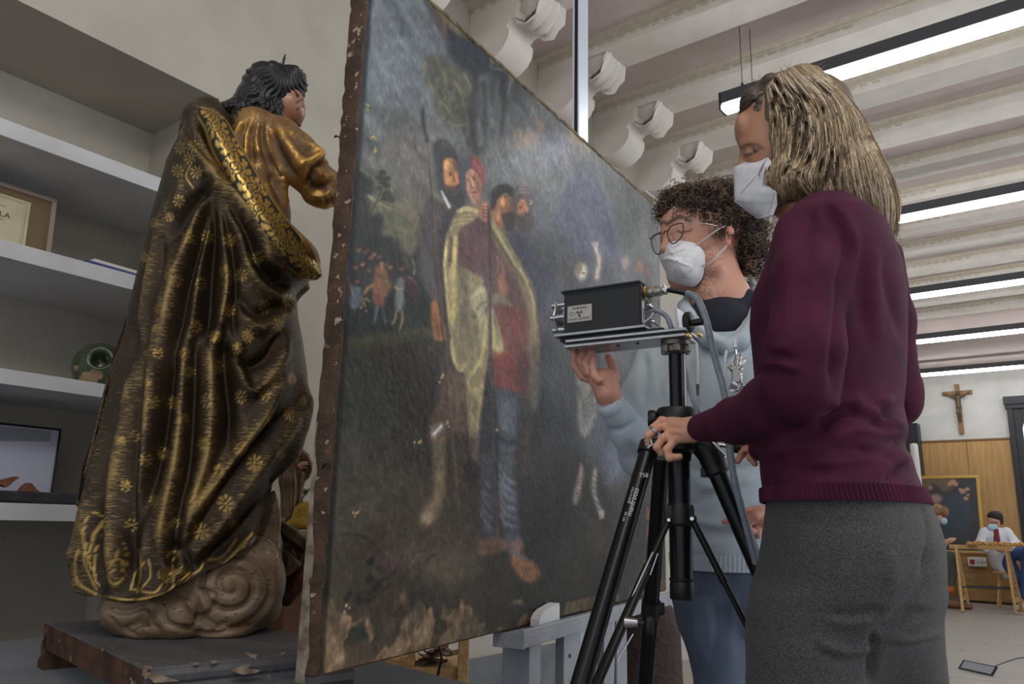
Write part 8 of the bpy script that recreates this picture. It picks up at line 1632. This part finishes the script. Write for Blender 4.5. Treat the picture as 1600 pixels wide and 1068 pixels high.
# carved and gilded frame lying on the trestles
gfx0 = onz(1482, 852, .83)[0]; gy = b0[1]+.05; gfr = thing('ornate_frame', 'ornate carved reddish-gold frame lying across the far trestles', 'frame', [gfx0+1, gy+.3, zt2+.025])
m_carv = M('red_gold_carving', rgb(160, 108, 60), .5, col2=rgb(190, 150, 84), ns=30, metal=.2)
for yy in (gy, gy+.62):
    b = MB(); b.bb(gfx0, gfx0+2.4, yy-.05, yy+.05, zt2+.027, zt2+.055, .006)
    for k in range(42):
        x = gfx0+.03+.057*k; b.ball([x, yy+.02*sin(k*1.7), zt2+.06], .026+.008*sin(k*2.3), 8, (1.1, .9, .6)); b.ball([x+.02, yy-.05, zt2+.045], .02, 6, (1, .7, .8))
    b.mk('carved_side', m_carv, gfr, True)
for xx in (gfx0+.05, gfx0+2.35): MB().bb(xx-.05, xx+.05, gy+.05, gy+.57, zt2+.027, zt2+.055, .006).mk('carved_end', m_carv, gfr, False)
# tablet lying on the floor with its cable
ta, tb2, tc2 = onz(1498, 1043, .012), onz(1552, 1055, .012), onz(1503, 1034, .05)
tb_ = thing('tablet_stand', 'small tablet propped on the floor at the lower right, with a black cable', 'tablet', onz(1525, 1050, 0))
dx_ = unit(tb2-ta); up_ = unit(tc2-ta); nn = unit(np.cross(dx_, up_)); nn = nn if nn@(-FW) > 0 else -nn; Lx = float(np.linalg.norm(tb2-ta)); 
b = MB(); b.box(ta+dx_*Lx/2+up_*.035, (Lx, .08, .008), (dx_, unit(np.cross(nn, dx_)), nn), .003); b.mk('tablet_body', m_blkp, tb_, False)
b = MB(); b.box(ta+dx_*Lx/2+up_*.035+nn*.0045, (Lx*.88, .062, .001), (dx_, unit(np.cross(nn, dx_)), nn)); b.mk('screen', M('screen_glass', rgb(150, 156, 164), .15), tb_, False)
cb = spl([onz(1550, 1053, .008), onz(1542, 1046, .006), onz(1560, 1038, .006), onz(1580, 1031, .006), onz(1600, 1027, .006), onz(1660, 1030, .006)], 8); MB().tube(cb, .004, 8).mk('cable', m_blkp, tb_)
# ---- seated people at the trestles
def seated(name_label, hx, hy, D, look, hairc, coat, legc, parts_fn=None, hair='short'):
    Pf, rx, n_, r = plane_fn(hx, hy, D)
    return Pf, rx, n_, r
# man in a white lab coat
LP, lx_, ln_, lr = plane_fn(1553, 820, 13.0)
lm = thing('person', 'seated dark-haired man in a white lab coat and jeans, bending over the carved frame', 'person', [*LP(1575, 935)[:2], 0])
Lc = lambda pts, rs, off, k=.03: chain([LP(x, y, o) for (x, y), o in zip(pts, off)], [v*lr for v in rs], k)
V, Q = sdf(Lc([(1556, 838), (1562, 860), (1568, 876)], [15, 18, 19], [0, -.05, -.1])+Lc([(1540, 832), (1532, 850), (1540, 858)], [9, 7.5, 5.5], [.05, .1, .3])+Lc([(1572, 832), (1586, 850), (1572, 858)], [9, 8, 5.5], [0, .05, .3])+Lc([(1568, 876), (1574, 896)], [12, 8], [-.05, .0]), .016); V = relax(V, Q, 1)
V = press(V, Q, [(14, 2, (1550, 828), (1556, 842), (1558, 856)), (-14, 2, (1545, 840), (1540, 856)), (-14, 2, (1572, 838), (1576, 854))]); mk('lab_coat', V, Q, M('white_cotton', rgb(206, 206, 210), .9), lm, True)
V, Q = sdf(Lc([(1556, 828), (1558, 846)], [4, 4.5], [.10, .14]), .012); mk('shirt', V, Q, M('wine_shirt', rgb(110, 44, 48), .9), lm, True)
V, Q = sdf(Lc([(1572, 880), (1590, 866), (1608, 864)], [13, 11, 10], [-.05, .15, .35])+Lc([(1608, 864), (1604, 900), (1600, 930)], [10, 7.5, 5.5], [.35, .3, .3])+Lc([(1574, 882), (1588, 892), (1596, 905), (1604, 934)], [12, 10, 8, 5.5], [-.05, .1, .15, .1]), .018); mk('jeans', V, Q, M('blue_denim', rgb(52, 76, 122), .85), lm, True)
pr = [ell(LP(1553, 814), (9.5*lr, .10, 12*lr), (lx_, ln_, UP)), ell(LP(1550, 822, .04), (7*lr, .07, 8*lr), (lx_, ln_, UP))]+Lc([(1554, 822), (1557, 836)], [5, 7], [0, 0])+Lc([(1557, 836), (1566, 870), (1590, 868), (1604, 900), (1602, 932)], [10, 10, 6, 5, 4], [0, -.05, .15, .3, .3])+Lc([(1540, 834), (1532, 850), (1540, 858)], [4, 4, 3], [.05, .1, .3])+Lc([(1540, 858), (1531, 850), (1528, 846)], [4, 4.2, 3], [.3, .36, .38], .01)+Lc([(1572, 858), (1562, 858), (1556, 856)], [4, 4.2, 3], [.3, .36, .38], .01)
V, Q = sdf(pr, .012); mk('body', V, Q, m_skin, lm, True, col=to_lin(tintv(V, np.tile(np.array([190, 136, 112.]), (len(V), 1)), [(1547, 816), (1558, 816)], 1, (60, 44, 40))))
V, Q = sdf([ell(LP(1555, 806), (11*lr, .11, 8.5*lr), (lx_, ln_, UP)), ell(LP(1562, 812, -.03), (5.5*lr, .09, 8*lr), (lx_, ln_, UP))], .012); mk('hair', V, Q, M('black_hair', rgb(34, 30, 32), .6, bump=1., bs=40, bd=.02), lm, True)
V, Q = sdf([ell(LP(1551, 824, .085), (8*lr, .055, 6*lr), (lx_, ln_, UP))], .009); m_bmask = M('blue_surgical', rgb(164, 190, 208), .8); mk('face_mask', V, Q, m_bmask, lm, True)
for x, y, o in ((1601, 937, .35), (1606, 938, .15)):
    p = LP(x, y, o); p[2] = .05; V, Q = sdf([cone(p, p-lx_*.10+ln_*.05-UP*.01, .05, .035, .02)], .012); mk('shoe', V, Q, m_pap, lm, True)
stool = thing('stool', 'low wooden stool under the seated man in the lab coat', 'stool', [*LP(1574, 900, -.1)[:2], 0])
zs_ = float(LP(1574, 893)[2]); c = LP(1574, 900, -.1); MB().lathe([(.17, zs_-.03), (.18, zs_-.02), (.17, zs_)], [c[0], c[1], 0], n=24).mk('seat', m_pine, stool)
for k in range(4): a = pi/4+k*pi/2; MB().cyl([c[0]+.2*cos(a), c[1]+.2*sin(a), 0], [c[0]+.12*cos(a), c[1]+.12*sin(a), zs_-.025], .016, n=10).mk('leg', m_pine, stool)
# woman with fair hair, partly hidden
LQ, qx_, qn_, qr = plane_fn(1468, 820, 12.4)
lw = thing('person', 'seated fair-haired woman in blue mask and grey trousers, half hidden behind the standing woman', 'person', [*LQ(1478, 930)[:2], 0])
Qc = lambda pts, rs, off, k=.03: chain([LQ(x, y, o) for (x, y), o in zip(pts, off)], [v*qr for v in rs], k)
V, Q = sdf(Qc([(1452, 830), (1448, 850), (1446, 872)], [15, 17, 18], [0, 0, 0])+Qc([(1458, 830), (1462, 850), (1474, 848)], [8, 7, 5], [.1, .15, .15]), .016); mk('white_coat', V, Q, bpy.data.materials['white_cotton'], lw, True)
V, Q = sdf(Qc([(1448, 878), (1470, 872), (1486, 872)], [13, 12, 10], [0, .05, .1])+Qc([(1486, 872), (1486, 895), (1484, 914)], [10, 8, 6.5], [.1, .1, .1]), .016); mk('trousers', V, Q, M('olive_grey', rgb(78, 80, 72), .9), lw, True)
pr = [ell(LQ(1466, 804), (9.5*qr, .10, 13*qr), (qx_, qn_, UP))]+Qc([(1462, 814), (1456, 830), (1450, 870), (1484, 872), (1484, 918)], [6, 8, 8, 5, 4], [0, 0, 0, .1, .1])+Qc([(1458, 832), (1462, 850), (1476, 848), (1486, 843)], [4, 4, 4, 3.6], [.1, .15, .16, .18])+Qc([(1484, 845), (1491, 842)], [3.4, 2.6], [.18, .18], .01)
V, Q = sdf(pr, .012); mk('body', V, Q, m_skin, lw, True, col=to_lin(np.tile(np.array([196, 146, 122.]), (len(V), 1))))
V, Q = sdf([ell(LQ(1462, 798), (13*qr, .13, 12*qr), (qx_, qn_, UP)), ell(LQ(1456, 808, .0), (10*qr, .12, 13*qr), (qx_, qn_, UP)), ell(LQ(1476, 800, .05), (6*qr, .08, 9*qr), (qx_, qn_, UP)), ell(LQ(1476, 815, .0), (5*qr, .2, 9*qr), (qx_, qn_, UP), .02, True)], .012); mk('hair', V, Q, M('fair_brown_hair', rgb(140, 104, 70), .6, col2=rgb(108, 78, 52), ns=30, bump=1., bs=40, bd=.02), lw, True)
V, Q = sdf([ell(LQ(1474, 813, .03), (5.5*qr, .075, 6.5*qr), (qx_, qn_, UP))], .009); mk('face_mask', V, Q, m_bmask, lw, True)
V, Q = sdf(Qc([(1484, 908), (1484, 920)], [6.6, 6], [.1, .1]), .01); mk('orange_sock', V, Q, M('orange_knit', rgb(200, 96, 40), .9), lw, True)
p = LQ(1484, 932, .1); p[2] = .06; V, Q = sdf([cone(p-qx_*.02, p+qx_*.22-UP*.02, .055, .038, .02)], .012, lambda D, X, Y, Z: np.maximum(D, .004-Z)); mk('shoe', V, Q, M('brown_leather', rgb(112, 70, 46), .5), lw, True)
sw2 = thing('stool', 'low stool under the seated fair-haired woman, mostly hidden', 'stool', [*LQ(1448, 900)[:2], 0]); c = LQ(1448, 900); zs_ = float(LQ(1448, 893)[2])
MB().lathe([(.17, zs_-.03), (.18, zs_-.02), (.17, zs_)], [c[0], c[1], 0], n=24).mk('seat', m_pine, sw2)
for k in range(4): a = pi/4+k*pi/2; MB().cyl([c[0]+.2*cos(a), c[1]+.2*sin(a), 0], [c[0]+.12*cos(a), c[1]+.12*sin(a), zs_-.025], .016, n=10).mk('leg', m_pine, sw2)
sh = onz(1472, 946, .0); V, Q = sdf([cone(sh+UP*.06, sh+[.14, -.02, .045], .06, .045, .02)], .012, lambda D, X, Y, Z: np.maximum(D, .004-Z)); tag(mk('dark_shoe', V, Q, m_blkp, None, True, loc=sh), 'single dark shoe on the floor beside the standing woman\'s hip', 'shoe')
